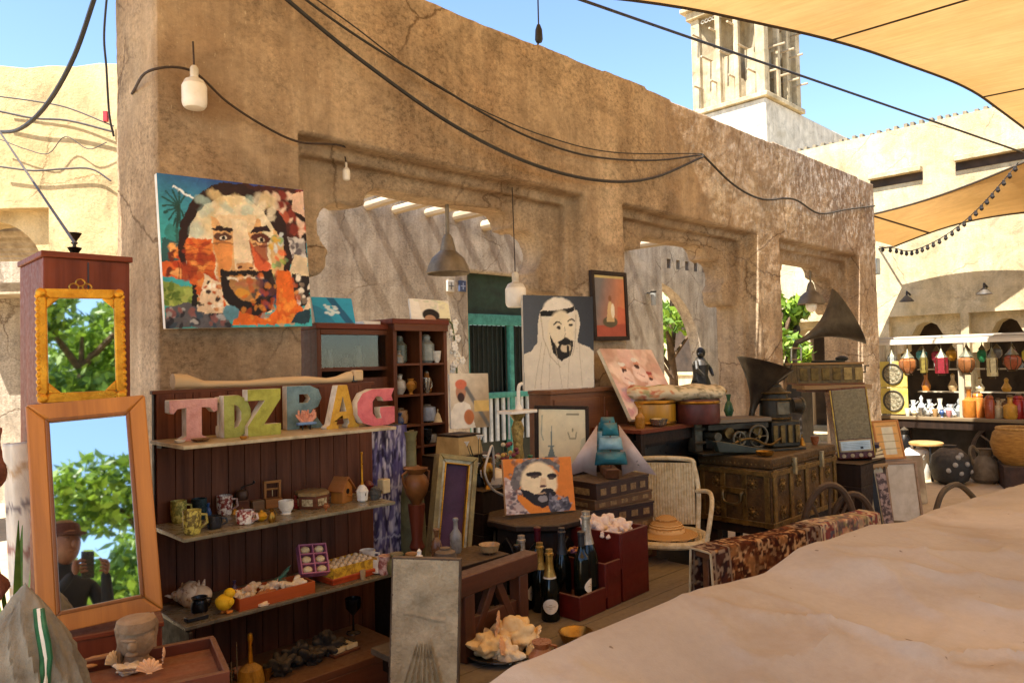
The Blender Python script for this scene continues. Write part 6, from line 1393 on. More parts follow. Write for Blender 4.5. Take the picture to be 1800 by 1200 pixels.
# drum stools with floral bolster on the dark table
dk_ = 5.0; dp = AZ(1150, 745, 1.02); rzd = math.degrees(math.atan2(CR.y, CR.x))+4; k = DEP(dp)/FPX
t = thing('yellow_drum', 'oval yellow wooden drum stool on the dark table', 'stool', (dp.x, dp.y+.02, 1.02), rzd)
MB().lathe([(.155, 0), (.16, .01), (.16, .15), (.155, .16)], 26).build('drum_body', wood('c08a1e', '8f6412', 'z', 16, .4), t)
for z in (.014, .146): MB().lathe([(.161, z-.01), (.166, z), (.161, z+.01)], 26).build('hoop', BRASS, t)
q = dp+Vector((CR.x, CR.y, 0))*.31
t = thing('maroon_drum', 'maroon drum stool standing beside the yellow one', 'stool', (q.x, q.y+.02, 1.02), rzd)
MB().lathe([(.14, 0), (.145, .01), (.145, .15), (.14, .16)], 26).build('drum_body', mat('5c261c', '3c160f', 10, .5), t); MB().lathe([(.146, .13), (.15, .14), (.146, .15)], 26).build('hoop', BRASS, t)
cv = Cv(90, 40, 'd8c6a0'); cv.wob = .04; cv.spots(90, (0, .55, 0, 1), ['c87a4a', 'b0563a', '8a8a5a', 'e2d4b0', 'd09a6a'], .035, 3, .8).spots(260, (.5, 1, 0, 1), ['8a7a58', 'c2b088', '6a5c42'], .018, 4, .7)
a_ = np.linspace(0, 2*PI, 40); uu = np.linspace(0, 1, 90); UU, AA = np.meshgrid(uu, a_, indexing='ij')
en = np.clip(np.minimum(UU, 1-UU)/.08, 0, 1)**.5*.85+.15
PP = np.stack([(UU-.5)*.68, .125*en*np.cos(AA)*np.sign(1)*1.0, .155+.05+.052*en*np.sin(AA)+.006*np.sin(UU*20)], -1)
q = dp+Vector((CR.x, CR.y, 0))*.155
t = thing('floral_bolster', 'long floral bolster cushion lying across both drum stools', 'cushion', (q.x, q.y+.02, 1.02), rzd); colmesh('cushion', PP, cv.c, woolm(), t)
g = MB()
for sx in (-1, 1): g.lathe([(.02, 0), (.012, .02), (.0, .03)], 10, Matrix.Translation((sx*.335, 0, .205)) @ Matrix.Rotation(sx*PI/2, 4, 'Y'))
g.build('end_button', BRASS, t)
p = AD(1282, 715, DEP(dp)+.25); t = thing('white_vase', 'slim white vase beside the end of bolster', 'vase', (min(p.x, 4.9), 2.86, 1.02))
zt_ = AD(1282, 690, DEP(dp)).z-1.02
MB().lathe([(.03, 0), (.04, .03), (.02, .09), (.012, .14), (.02, .17), (.016, .17)], 14).build('vase', WHITE, t); MB().lathe([(.032, -.0), (.034, .008), (.03, .012)], 14).build('foot', BLACK, t)

# ------------------------------------------------------------------ rugs over a bench
A_, B_ = Vector((2.92, 1.80, 0)), Vector((4.24, 1.555, 0)); dX = (B_-A_).normalized(); nY = Vector((dX.y, -dX.x, 0)); ln = (B_-A_).length; bz_ = .585
t = thing('rug_bench', 'low wooden bench hidden below the draped rugs', 'bench', (A_.x, A_.y, 0), math.degrees(math.atan2(dX.y, dX.x)))
MB().box(.02, ln-.02, -.05, .05, bz_-.03, bz_).build('seat', BROWNX, t, .004)
for x in (.06, ln-.1):
    for y in (-.045, .01): MB().box(x, x+.04, y, y+.035, 0, bz_-.03).build('leg', BROWNX, t, .003)
def rug(label, u0, u1, base, cols, seed, border, drop=.46):
    nx, ny = 150, 170; cv = Cv(nx, ny, base); asp = (u1-u0)*ln; U2, V2 = cv.U*asp, cv.V*1.16
    U2 = U2+.01*fbm(U2, V2, 30, seed); 
    for k, c in enumerate(cols): cv.put((vnoise(U2, V2, [46, 60, 38, 70, 52, 64][k % 6], seed+k)-.60)*14, c, .9)
    for k in range(3): cv.put((vnoise(U2, V2, 14+6*k, seed+20+k)-.66)*10, cols[(k*2+1) % len(cols)], .6)
    bm_ = (np.minimum(cv.U, 1-cv.U)*asp < .11).astype(float)
    for k, c in enumerate(border): cv.put((vnoise(U2, V2, 40+9*k, seed+40+k)-.5)*12*bm_+(k == 0)*bm_*.5, c, .95)
    for e in (.02, .115): cv.put((np.abs(np.minimum(cv.U, 1-cv.U)*asp-e) < .006).astype(float), border[1], .8)
    cv.tint(.35, 40, seed)
    s = (cv.V-.5)*(2*drop+.12); y = np.clip(s, -.055, .055); over = np.abs(s)-np.abs(y); x = (u0+(u1-u0)*cv.U)*ln
    z = bz_+.008-over+.006*np.sin(x*9+s*2); yy = y*1.05+np.sign(s)*(.012*np.sin(x*11)+.02)*np.clip(over*3, 0, 1)
    P = np.stack([x, yy, np.maximum(z, .02)], -1)
    t = thing('draped_rug', label, 'rug', (A_.x, A_.y, 0), math.degrees(math.atan2(dX.y, dX.x)), 'rugs draped over the bench')
    o = colmesh('pile', P, cv.c, woolm(), t); solid(o, .010)
    for e in (0, nx-1): MB().tube([tuple(P[e, j]) for j in range(0, ny, 3)], .006, 6).build('bound_edge', mat('c0ae8c', '94835f', 10, .9), t)
rug('dark red and brown patterned rug draped over the low bench', 0.0, .60, '7a4a2c', ['3a1d12', 'a87848', '2c1610', '5c3018', 'c09a6c', '3a1a12'], 51, ['2e2022', '94806a', '4a2a22'])
rug('pale beige and pink patterned rug draped beside dark red rug', .605, 1.0, 'b39a78', ['a86a54', 'cdb894', '7a6a6c', '8f8a60', 'c28a6c', '6a5a58'], 61, ['5a5460', 'c8b490', '8a4a44'])

# ------------------------------------------------------------------ wheel, boards, cabinet right of the trunk
p = AY(1470, 915, 1.95); t = thing('barrel_hoops', 'pair of curved wooden wheel rims leaning behind the rugs', 'wheel', (p.x, 2.0, 0), -48)
for i, (r, x) in enumerate(((.27, 0), (.24, .16))):
    M_ = Matrix.Translation((x, .05*i, r)) @ Matrix.Rotation(R_(8), 4, 'X')
    MB().tube([M_ @ Vector((r*.62*math.cos(q), 0, r*math.sin(q)*1.35)) for q in [k*2*PI/36 for k in range(36)]], .022, 7, True).build('rim', wood('5a4630', '3a2c1e', 'x', 10, .7), t)
    for k in range(4): q = k*PI/4; MB().tube([M_ @ Vector((r*.62*math.cos(q), 0, r*1.35*math.sin(q))), M_ @ Vector((-r*.62*math.cos(q), 0, -r*1.35*math.sin(q)))], .010, 6).build('spoke', wood('5a4630', '3a2c1e', 'x', 10, .7), t)
p = AY(1518, 900, 2.15)
t = panel('pale_door_panel', 'pale grey wooden door panel with a black stripe leaning', 'panel', (AY(1522, 875, 2.12).x, 2.12, .34), -45, 8, -4)
MB().box(-.16, .16, -.015, .015, -.33, .26).build('board', wood('b3a98e', '8d846c', 'z', 10, .8), t, .003); MB().box(.05, .09, -.018, -.014, -.31, .22).build('black_stripe', BLACK, t); MB().box(-.165, .20, -.03, .02, .26, .285).build('top_rail', wood('a88a5e', '74583a', 'x', 12, .7), t, .003)
for k in range(12): MB().ell((-.15+k*.03, -.032, .255), (.007, .005, .01), 6, 4).build('carved_bead', wood('a88a5e', '74583a', 'x', 12, .7), t)
MB().box(.10, .17, -.022, -.012, -.31, .22).build('floral_strip', mat('a08a80', '4a3c3a', 30, .7, lo=.45, hi=.55), t)
t = panel('white_cabinet_door', 'white framed cabinet door standing beside the pale door panel', 'panel', (6.79, 2.20, .270), -39, 8, -.5)
w_, h_ = .29, .52
MB().box(-w_/2+.02, w_/2-.02, -.006, .012, -h_/2+.02, h_/2-.02).build('white_panel', mat('cbc2b0', 'b0a590', 7, .7), t); frame(t, w_, h_, .022, .03, wood('a88c70', '7f664c', 'x', 12, .7), 'frame')
t = thing('low_white_chest', 'low white chest behind the white cabinet door', 'chest', (6.98, 2.36, 0), -39)
MB().box(-.16, .16, -.05, .16, 0, .50).build('body', mat('b8ad98', '948a76', 7, .8), t, .004); MB().box(-.17, .17, -.06, .17, .50, .522).build('top', wood('a88c70', '7f664c', 'x', 12, .7), t, .003)
cv = Cv(40, 50, 'd9a45c'); cv.poly([(.3, .1), (.75, .1), (.75, .85), (.3, .85)], 'd8cfae')
for y in (.25, .45, .65, .88): cv.line([(.1, y), (.9, y)], .025, '8a7a50', .8)
cv.tint(.15, 9)
t = panel('framed_print', 'yellow-orange framed panel leaning on top of low white chest', 'panel', (6.945, 2.36, .697), -39.6, 14, -1.5); picture(t, cv, .225, .32, .014, None, -.004); frame(t, .249, .344, .016, .02, wood('cf8a3c', 'a46624', 'x', 12, .5), 'frame'); MB().box(-.11, .11, -.002, .008, -.16, .16).build('backing', BROWNX, t)
p = AZ(1560, 925, .16)
t = thing('dark_cushion', 'dark grey boat-shaped cushion lying behind the dust sheet', 'cushion', (p.x, p.y, 0), -30); g = MB(); g.ell((0, 0, .10), (.34, .16, .10), 22, 12); g.build('cushion', mat('34322c', '201e1a', 10, .8), t); MB().tube([(.34*math.cos(q), .16*math.sin(q), .10) for q in [i*2*PI/30 for i in range(30)]], .008, 6, True).build('piping', BLACK, t)
p0, p1 = AZ(1642, 903, .02), AZ(1712, 884, .02)
t = thing('bent_cane_hoop', 'curved brown cane hoop standing on the sandy ground', 'hoop', p0)
MB().tube(cat_curve([(0, 0, -.02), (p1-p0)*.22+Vector((0, 0, .17)), (p1-p0)*.6+Vector((0, 0, .21)), (p1-p0)+Vector((0, 0, .05)), (p1-p0)*1.05+Vector((0, 0, -.02))], 6), [.03]+[.026]*24, 8).build('bent_cane', wood('5c4a30', '3c2e1c', 'x', 12, .7), t) if False else MB().tube(cat_curve([(0, 0, -.02), (p1-p0)*.22+Vector((0, 0, .17)), (p1-p0)*.6+Vector((0, 0, .21)), (p1-p0)+Vector((0, 0, .05)), (p1-p0)*1.05+Vector((0, 0, -.02))], 6), .026, 8).build('bent_cane', wood('5c4a30', '3c2e1c', 'x', 12, .7), t)
MB().lathe([(.05, -.02), (.045, .01), (.03, .02)], 10).build('foot_knob', BROWNX, t)
# flood lamp on the wall end
p = AX(1541, 468, 9.57); t = thing('flood_lamp', 'pale blue-white lamp box fixed to the end of mud wall', 'lamp', (9.54, 3.36, p.z)); MB().box(-.02, .10, -.07, .07, -.10, .10).build('lamp_box', mat('b9c4c8', '8f9aa0', 8, .4), t, .01); MB().box(.10, .106, -.055, .055, -.08, .08).build('lamp_glass', mat('d8e2e4', None, 8, .2), t)

# ------------------------------------------------------------------ the lantern stall by the far building
SX = 10.0
def sy(px_, py=650): return AX(px_, py, SX).y
def sz(px_, py): return AX(px_, py, SX).z
yl, yr = sy(1548), sy(1850); tz = sz(1680, 733); rz_ = sz(1660, 597)
t = thing('market_stall', 'market stall rack with bleached planks and a dark table', 'stall', (SX, 0, 0)); BL = wood('d8cfbd', 'a89c86', 'y', 10, .8); BLz = wood('cabfa8', '94886e', 'z', 10, .8)
MB().box(-.10, .45, yr, yl, tz-.04, tz).build('tabletop', wood('8f7a5a', '5e4c34', 'y', 12, .7), t, .004); MB().box(-.08, -.06, yr, yl, tz-.14, tz-.04).build('apron', BLACKW, t)
for i, (x, z) in enumerate(((-.02, 0), (.10, .03), (.22, .0), (.34, .04))): MB().box(x, x+.10, yr-.1, yl+.06, rz_+z, rz_+z+.022).build('roof_plank', BL, t, .003)
MB().box(-.04, -.0, yr-.1, yl+.06, rz_-.045, rz_-.002).build('front_rail', BL, t, .003)
for px_ in (1553, 1690, 1842): y = sy(px_); MB().box(-.03, .02, y-.03, y+.03, 0 if px_ != 1690 else tz, rz_-.0025).build('post', BLz, t, .003)
for px_ in (1553, 1842): y = sy(px_); MB().box(.40, .44, y-.03, y+.03, 0, rz_).build('post', BLz, t, .003)
for k, zz_ in enumerate((tz+.28, tz+.56)): MB().box(.25, .42, yr, sy(1600), zz_, zz_+.015).build('shelf', BLz, t, .002)
for px_ in (1590, 1720, 1800): y = sy(px_); MB().box(.05, .11, y-.03, y+.03, 0, tz-.04).build('leg', BLACKW, t)
MB().box(.30, .33, yr, yl, .05, tz-.05).build('back_board', mat('2c231a', '1a140e', 6, .8), t)
def lantern(label, px_, c, hpx, wpx, kind):
    k = SX/ray(px_, 620).x/FPX; y = sy(px_, 620); h, r = hpx*k, wpx*k/2; zt = rz_-.05
    t = thing('hanging_lantern', label, 'lantern', (SX-.02, y, zt-h-.05), random.uniform(0, 60), 'lanterns hanging from the stall'); n = 6 if kind else 8; mc = mat('5a4c34', '382e1e', 14, .4, .7)
    MB().lathe([(r*.5, 0), (r*.55, h*.04), (r*.4, h*.08)], n).build('base', mc, t); MB().lathe([(r*.5, h*.08), (r, h*.3), (r, h*.55), (r*.55, h*.68)] if not kind else [(r*.85, h*.08), (r*.85, h*.65)], n).build('glass_body', mat(c, tuple(v*.6 for v in S(c)), 20, .12, dust=0), t)
    for q in range(n): a = 2*PI*q/n; MB().tube([(r*.52*math.cos(a), r*.52*math.sin(a), h*.08), (r*1.02*math.cos(a), r*1.02*math.sin(a), h*.3), (r*1.02*math.cos(a), r*1.02*math.sin(a), h*.55), (r*.57*math.cos(a), r*.57*math.sin(a), h*.68)], .004, 4).build('rib', mc, t)
    MB().lathe([(r*.8, h*.66), (r*.7, h*.7), (r*.25, h*.86), (r*.12, h*.95), (r*.03, h)], n).build('roof', mat('8c8a72', '5c5a44', 14, .45, .5), t); MB().tube([(0, 0, h*.98), (0, 0, h+.06)], .004, 5).build('chain', mc, t)
for a in (('amber orange lantern beside the yellow ornament panel', 1596, 'a8683a', 46, 28, 0), ('slim brass-green lantern on the stall rail', 1624, '8a7a3c', 46, 14, 1), ('bright red glass lantern hanging on the stall', 1655, '8c2830', 48, 24, 1), ('plum and amber lantern beside middle stall post', 1698, '946038', 48, 28, 0), ('tall pale yellow lantern on the stall rail', 1744, 'cfc08a', 56, 20, 1), ('red-orange lantern hanging near end of stall', 1779, '9a5034', 44, 28, 0), ('clear grey glass lantern nearest the wall end', 1568, 'a8aca4', 36, 16, 1)): lantern(*a)
y = sy(1572); k = SX/ray(1572, 680).x/FPX
for i in range(2):
    t = thing('ornament_panel', ('upper' if i else 'lower')+' yellow square panel with a round pierced ornament on stall', 'panel', (SX-.06, y, tz+.02+i*.335), 0, 'yellow ornament panels')
    MB().box(0, .02, -.165, .165, 0, .325).build('panel', mat('d8c468', 'b49c40', 10, .6), t, .004)
    g = MB(); g.tube([(-.006, .115*math.cos(q), .165+.125*math.sin(q)) for q in [j*2*PI/28 for j in range(28)]], .012, 6, True); g.build('ring', mat('4a4434', '2e2a1e', 10, .5), t)
    MB().lathe([(.11, -.002), (.11, .004), (.0, .006)], 24, Matrix.Translation((-.001, 0, .165)) @ Matrix.Rotation(-PI/2, 4, 'Y') @ Matrix.Diagonal((1.1, 1, 1, 1))).build('medallion', mat('a89c7c', '5e5440', 60, .5, lo=.42, hi=.58), t)
    for q in range(8): a = q*PI/4; MB().ell((-.006, .065*math.cos(a), .165+.07*math.sin(a)), (.005, .022, .022), 8, 5).build('petal', mat('8c8468', '5c5640', 20, .5), t)
kinds = [('glass_vase', 'vase', [(.4, 0), (.9, .2), (.5, .5), (.3, .7), (.5, 1), (.4, 1)]), ('glass_bird', 'figurine', [(.5, 0), (1, .3), (.6, .55), (.25, .65), (.4, .85), (.05, 1)]), ('oil_bottle', 'bottle', [(.8, 0), (1, .1), (1, .6), (.35, .72), (.35, .95), (.5, 1)]), ('spice_jar', 'jar', [(.9, 0), (1, .1), (1, .75), (.8, .85), (.9, .9), (.6, 1)])]
cn = ['white', 'milky', 'frosted', 'pearl', 'ivory', 'silver', 'chalk', 'smoky']; co = ['amber', 'orange', 'tan', 'rust', 'cream', 'brown', 'honey', 'red', 'ochre', 'copper']
rr = random.Random(11)
hexw = ['e8e8e0', 'dcdcd4', 'cfd4d2', 'e0dcd4', 'e4dcc4', 'b4b8b8', 'ecebe4', '9a9c98']; hexo = ['b8722a', 'cf7a34', 'bfa070', '9c4a26', 'd8c8a0', '7a5430', 'c89238', 'a8302a', 'b08a3c', '8c5a34']
for i in range(8):
    n, c, pr = kinds[i % 2]; h = rr.uniform(.14, .26); r = rr.uniform(.045, .07); y = sy(1604+i*11, 700); t = thing(n, cn[i]+' glass '+c+' in the pale cluster on stall table', c, (SX+.02+.07*(i % 3), y, tz), 0, 'pale glassware on the stall')
    MB().lathe([(q*r, w*h) for q, w in pr], 14).build('body', mat(hexw[i], None, 12, .15, dust=0), t); MB().tube([(0, r*.6, h*.3), (0, r*1.4, h*.5), (0, r*.6, h*.7)], .008, 6).build('handle', mat(hexw[i], None, 12, .15, dust=0), t)
for i in range(10):
    n, c, pr = kinds[2+i % 2]; h = rr.uniform(.18, .34); r = rr.uniform(.05, .075); y = sy(1703+i*12, 700); t = thing(n, co[i]+' coloured '+c+' in the warm row on stall table', c, (SX+.0+.08*(i % 3), y, tz), 0, 'warm coloured jars on the stall')
    MB().lathe([(q*r, w*h) for q, w in pr], 14).build('body', mat(hexo[i], None, 12, .2, dust=.02), t); MB().lathe([(r*.4, h*.98), (r*.45, h*1.08), (r*.2, h*1.1)], 10).build('stopper', mat('6a5438'), t)
for i in range(9):
    h = rr.uniform(.12, .22); y = sy(1612+i*24, 660); up = tz+.296+(.28 if i % 2 else 0); t = thing('shelf_flask', co[i]+' small flask on the '+('upper' if i % 2 else 'lower')+' back shelf of stall', 'flask', (SX+.33, y, up), 0, 'flasks on the stall shelves')
    MB().lathe([(.04, 0), (.055, h*.3), (.02, h*.7), (.025, h), (.018, h)], 12).build('body', mat([hexo[i], hexw[i % 8]][i % 2], None, 12, .2), t); MB().ell((0, 0, h), (.018, .018, .02), 8, 6).build('stopper', BRASS, t)
# things on the ground by the stall
p = AZ(1672, 850, 0); k = DEP(p)/FPX; r = 34*k
t = thing('dotted_round_pot', 'big black spherical pot with pale dots on the ground', 'pot', p)
MB().lathe([(r*.45, 0), (r*.8, r*.22), (r, r*.85), (r*.86, r*1.45), (r*.5, r*1.8), (r*.28, r*1.88), (r*.32, r*2.0), (r*.25, r*2.0)], 26).build('pot', mat('34312c', '201e1a', 8, .7), t)
vd = Vector((-CF.x, -CF.y, 0)).normalized(); 
for (a, b) in ((-.3, .1), (.35, .12), (.0, -.35), (-.1, .5), (.15, .65), (-.62, -.2), (.75, -.3)):
    d = (vd*math.cos(a)+Vector((CR.x, CR.y, 0))*math.sin(a))*math.cos(b)+Vector((0, 0, math.sin(b))); g = MB(); c = Vector((0, 0, r))+d*r*.955; g.ell(tuple(c), (.028, .028, .028), 8, 6); g.build('pale_dot', mat('a8a49a', None, 8), t)
p = AZ(1733, 848, 0); r = 24*k
t = thing('clay_jug', 'grey-brown clay jug with a looped handle on the ground', 'jug', p); m = mat('8a7a62', '62543f', 9, .85)
MB().lathe([(r*.6, 0), (r*.95, r*.3), (r, r*.9), (r*.75, r*1.6), (r*.4, r*2.0), (r*.42, r*2.4), (r*.55, r*2.5), (r*.45, r*2.5), (r*.3, r*2.1)], 22).build('body', m, t); e = Vector((CR.x, CR.y, 0)); MB().tube(cat_curve([-e*r*.4+Vector((0, 0, r*2.2)), -e*r*.9+Vector((0, 0, r*2.7)), -e*r*1.1+Vector((0, 0, r*2.2)), -e*r*.85+Vector((0, 0, r*1.4))], 6), r*.1, 7).build('handle', m, t)
p = AZ(1795, 858, 0); t = thing('brown_crate', 'dark brown wooden crate under the straw basket', 'crate', p+Vector((.1, 0, 0)), 20); MB().box(-.22, .22, -.2, .2, 0, .24).build('body', mat('4a3020', '2c1c12', 8, .7), t, .006)
for z in (.02, .13): MB().box(-.226, .226, -.206, -.2, z, z+.09).build('slat', DARKWX, t, .002)
t = thing('straw_basket', 'large golden straw basket on the brown crate', 'basket', p+Vector((.1, .02, .24)), 0)
MB().lathe([(.15, 0), (.24, .10), (.27, .22), (.24, .34), (.2, .38), (.185, .37)], 26).build('basket', mat('b8863c', '8a5e22', 40, .85, 0, 1, 60, .012, (.3, .3, 2)), t); MB().tube([(.2*math.cos(q), .2*math.sin(q), .385) for q in [i*2*PI/24 for i in range(24)]], .018, 7, True).build('rim', mat('c2944c', '94692c', 30, .8), t)
p = AZ(1630, 850, 0); t = thing('tan_stool', 'small stool with tan seat and black legs by stall', 'stool', p+Vector((.35, .1, 0)), 10)
zs = .42; MB().lathe([(.17, zs-.03), (.18, zs-.02), (.18, zs), (.16, zs+.01)], 20).build('seat', mat('c2995a', '966f38', 9, .6), t)
for q in range(4): a = q*PI/2+.4; MB().tube([(.12*math.cos(a), .12*math.sin(a), zs-.03), (.17*math.cos(a), .17*math.sin(a), 0)], .014, 6).build('leg', BLACK, t)
p = AZ(1632, 842, 0); t = thing('white_enamel_cans', 'white enamel canister with black spots on the ground', 'canister', p+Vector((.02, .12, 0)))
MB().lathe([(.13, 0), (.135, .01), (.135, .30), (.11, .34), (.06, .36), (.06, .38)], 18).build('can', mat('e2dfd4', '2a2826', 12, .35, lo=.33, hi=.36), t); MB().tube([(0, -.13, .25), (0, -.2, .2), (0, -.13, .1)], .01, 6).build('handle', BLACK, t)
p = AZ(1605, 846, 0); t = thing('horned_ornament', 'pale horned ornament lying before the tan stool', 'ornament', p+Vector((.1, .1, 0)), 30)
g = blob(200, .12, 8, .6, 3, (1.2, .8, .8)); g.build('skull', CORAL, t, loc=(0, 0, .09)); 
for s in (-1, 1): MB().tube([(0, s*.06, .15), (-.05, s*.14, .22), (-.02, s*.2, .3)], [.03, .02, .008], 8).build('horn', mat('6a6050'), t)
y = sy(1766, 780); t = thing('cart_wheel', 'dark spoked cart wheel leaning below the stall table', 'wheel', (SX-.09, y, 0)); wr = .30
MB().tube([(.06*math.sin(q), wr*math.cos(q), .32+wr*math.sin(q)) for q in [i*2*PI/32 for i in range(32)]], .022, 7, True).build('rim', mat('6a5844', '43372a', 9, .7), t); MB().ell((0, 0, .32), (.04, .05, .05)).build('hub', mat('6a5844', '43372a', 9, .7), t)
for i in range(10): q = i*PI/5; MB().tube([(0, 0, .32), (.06*math.sin(q), wr*math.cos(q), .32+wr*math.sin(q))], .011, 6).build('spoke', mat('6a5844', '43372a', 9, .7), t)
y = sy(1600, 780); t = thing('metal_urn', 'black metal urn', 'urn', (SX-.2, y, 0)); t['label'] = 'tall black metal urn standing below the stall corner'
MB().lathe([(.09, 0), (.1, .02), (.07, .2), (.09, .36), (.04, .46), (.05, .52), (.0, .56)], 16).build('body', BLACK, t); MB().tube([(0, -.08, .35), (0, -.16, .3), (0, -.09, .15)], .012, 6).build('handle', BLACK, t)

# ------------------------------------------------------------------ more bric-a-brac
SHP = {'vase': [(.5, 0), (.9, .3), (.6, .62), (.25, .75), (.45, 1), (.35, 1)], 'cup': [(.55, 0), (.6, .06), (.9, .5), (1, 1), (.9, 1), (.6, .2)], 'bell': [(1, 0), (.9, .1), (.6, .5), (.35, .72), (.12, .78), (.1, 1)], 'bottle': [(.8, 0), (1, .08), (1, .55), (.4, .72), (.35, .92), (.5, 1)], 'bowl': [(.4, 0), (.8, .3), (1, 1), (.92, 1), (.6, .3)], 'urn': [(.5, 0), (.3, .12), (.9, .45), (.95, .65), (.5, .85), (.7, 1), (.55, 1)]}
CC = {'blue': '3a5a8c', 'white': 'e4dece', 'brass': None, 'red': '8a2420', 'green': '3f6a4a', 'brown': '6e4a2c', 'grey': '8a857a', 'black': '1e1b18', 'amber': 'b0762a', 'cream': 'd8c8a0', 'pink': 'c88a84', 'teal': '2f6f74', 'copper': '9a5a34', 'silver': None, 'purple': '5c4468', 'tan': 'b08c5c'}
def trinket(kind, col, loc, h, r, where, size=''):
    m = BRASS if col == 'brass' else mat('b8b6ae', None, 10, .25, .9) if col == 'silver' else mat(CC[col], None, 22, .3)
    n = {'cup': 'cup', 'vase': 'vase', 'bell': 'hand_bell', 'bottle': 'flask', 'bowl': 'bowl', 'urn': 'urn'}[kind]
    t = thing('small_'+n, ('%s %s %s %s' % (size or 'small', col, n.replace('_', ' '), where)), n.replace('_', ' '), loc)
    MB().lathe([(a*r, b*h) for a, b in SHP[kind]], 16).build('body', m, t)
    if kind in ('cup', 'urn'): MB().tube([(r*.7, 0, h*.85), (r*1.4, 0, h*.75), (r*1.35, 0, h*.4), (r*.75, 0, h*.3)], r*.12, 6).build('handle', m, t)
    elif kind == 'bell': MB().ell((0, 0, h*1.02), (r*.18, r*.18, r*.2), 8, 6).build('knob', m, t)
    elif kind != 'bowl': MB().lathe([(r*.46, h*.97), (r*.5, h), (r*.42, h*1.04), (r*.3, h*1.02)], 14).build('lip', m, t)
def sh_(px, py, z): return on(px, py, z)
for a in (('vase', 'blue', sh_(366, 893, z2), .055, .014, 'at the back of second shelf behind black cup'), ('bell', 'brass', sh_(412, 903, z2), .035, .016, 'between the red patterned mugs'), ('bottle', 'red', sh_(520, 893, z2), .05, .013, 'behind white egg cup on second shelf'), ('urn', 'copper', sh_(573, 897, z2), .03, .012, 'before the bird house on second shelf'),
          ('bowl', 'brown', sh_(352, 776, SHZ[0]), .012, .034, 'lying before the letter T', 'shallow'), ('bowl', 'white', sh_(316, 778, SHZ[0]), .010, .02, 'at the foot of letter T', 'tiny'), ('cup', 'amber', sh_(428, 772, SHZ[0]), .012, .014, 'at the foot of letter D', 'tiny'),
          ('cup', 'brass', on4(468, BF+.06), .05, .02, 'beside golden brush on bottom shelf'), ('urn', 'silver', on4(395, BF+.12), .07, .024, 'behind skewers on bottom shelf'), ('vase', 'teal', on4(360, BF+.16), .09, .026, 'in the dark corner of bottom shelf'), ('bowl', 'copper', on4(420, BF+.16), .03, .036, 'deep inside the bottom shelf'),
          ('vase', 'purple', sh_(412, 1043, z3), .05, .015, 'behind toy chick on third shelf'), ('cup', 'cream', sh_(620, 982, z3), .03, .013, 'behind box of eggs on third shelf')): trinket(*a)
for i, (kd, cl, x, y, h, r) in enumerate((('urn', 'brass', 2.60, 2.85, .16, .04), ('bell', 'copper', 2.74, 2.84, .08, .035), ('bottle', 'green', 2.90, 2.83, .14, .03))): trinket(kd, cl, (x, y, .80), h, r, 'on the dark slatted crate among the flowers')
for kd, cl, x, y, h, r in (('urn', 'grey', 3.40, 2.86, .16, .045), ('vase', 'white', 3.05, 2.82, .12, .03)): trinket(kd, cl, (x, y, .775), h, r, 'beside the tower drawing')
for kd, cl, x, y, h, r in (('vase', 'brown', 1.90, 2.40, .12, .03), ('bowl', 'tan', 2.10, 2.30, .04, .045), ('bottle', 'grey', 2.02, 2.42, .14, .025)): trinket(kd, cl, (x, y, SZt), h, r, 'on the narrow side table')
for kd, cl, x, y, h, r in (('bowl', 'brass', 4.50, 2.28, .035, .06), ('cup', 'copper', 5.30, 2.30, .06, .03), ('bell', 'brass', 5.22, 2.36, .07, .03), ('urn', 'black', 5.33, 2.55, .20, .05)): trinket(kd, cl, (x, y, TRZ), h, r, 'on the lid of studded trunk')
for kd, cl, x, y, h, r in (('bottle', 'amber', 3.82, 2.76, .13, .03), ('vase', 'green', 4.88, 2.74, .16, .04), ('bowl', 'silver', 3.98, 2.73, .05, .06)): trinket(kd, cl, (x, y, 1.02), h, r, 'at the front edge of dark table')
for kd, cl, x, y, h, r in (('urn', 'copper', 1.86, 1.78, .14, .05), ('bowl', 'brass', 2.20, 1.92, .05, .07), ('bottle', 'black', 2.32, 2.36, .28, .036), ('bottle', 'green', 2.42, 2.44, .27, .034)): trinket(kd, cl, (x, y, PZ), h, r, 'standing on the plank platform')
for r_i, z in enumerate(ROW[:6]):
    for sx in (-1, 1):
        kd = ['bottle', 'bowl', 'urn', 'cup', 'vase', 'bell'][(r_i*2+(sx > 0)) % 6]; cl = ['grey', 'white', 'amber', 'silver', 'blue', 'cream', 'tan', 'black', 'copper', 'green', 'pink', 'brass'][r_i*2+(sx > 0)]
        trinket(kd, cl, (cx+sx*(xb2-xa2)/2*.5+.04*sx*(-1)**r_i, 3.47, z), .07+.02*(r_i % 2), .028, 'in cubbyhole row %s of the cabinet' % ['one', 'two', 'three', 'four', 'five', 'six'][r_i])
# more on the lantern stall
g_ = random.Random(21)
names = ['turquoise', 'ruby', 'honey', 'clear', 'emerald', 'smoky', 'rose', 'lemon']; hx_ = ['3a8a8c', 'a0203c', 'c08a2c', 'c8ccc4', '2f7a4c', '6a6660', 'c07a80', 'd0c04c']
for i in range(8):
    y = sy(1606+i*27, 620); h, r = g_.uniform(.18, .26), g_.uniform(.05, .07)
    t = thing('hanging_lantern', names[i]+' glass lantern on the back row of the stall', 'lantern', (SX+.30, y, rz_-h-.06), 0, 'lanterns hanging from the stall'); m = mat(hx_[i], None, 20, .12, dust=0)
    MB().lathe([(r*.4, 0), (r, h*.25), (r, h*.55), (r*.5, h*.7)], 6).build('glass_body', m, t); MB().lathe([(r*.8, h*.68), (r*.3, h*.88), (r*.06, h)], 6).build('roof', mat('6a5c3c', None, 10, .4, .6), t); MB().tube([(0, 0, h*.98), (0, 0, h+.065)], .005, 5).build('chain', BLACK, t)
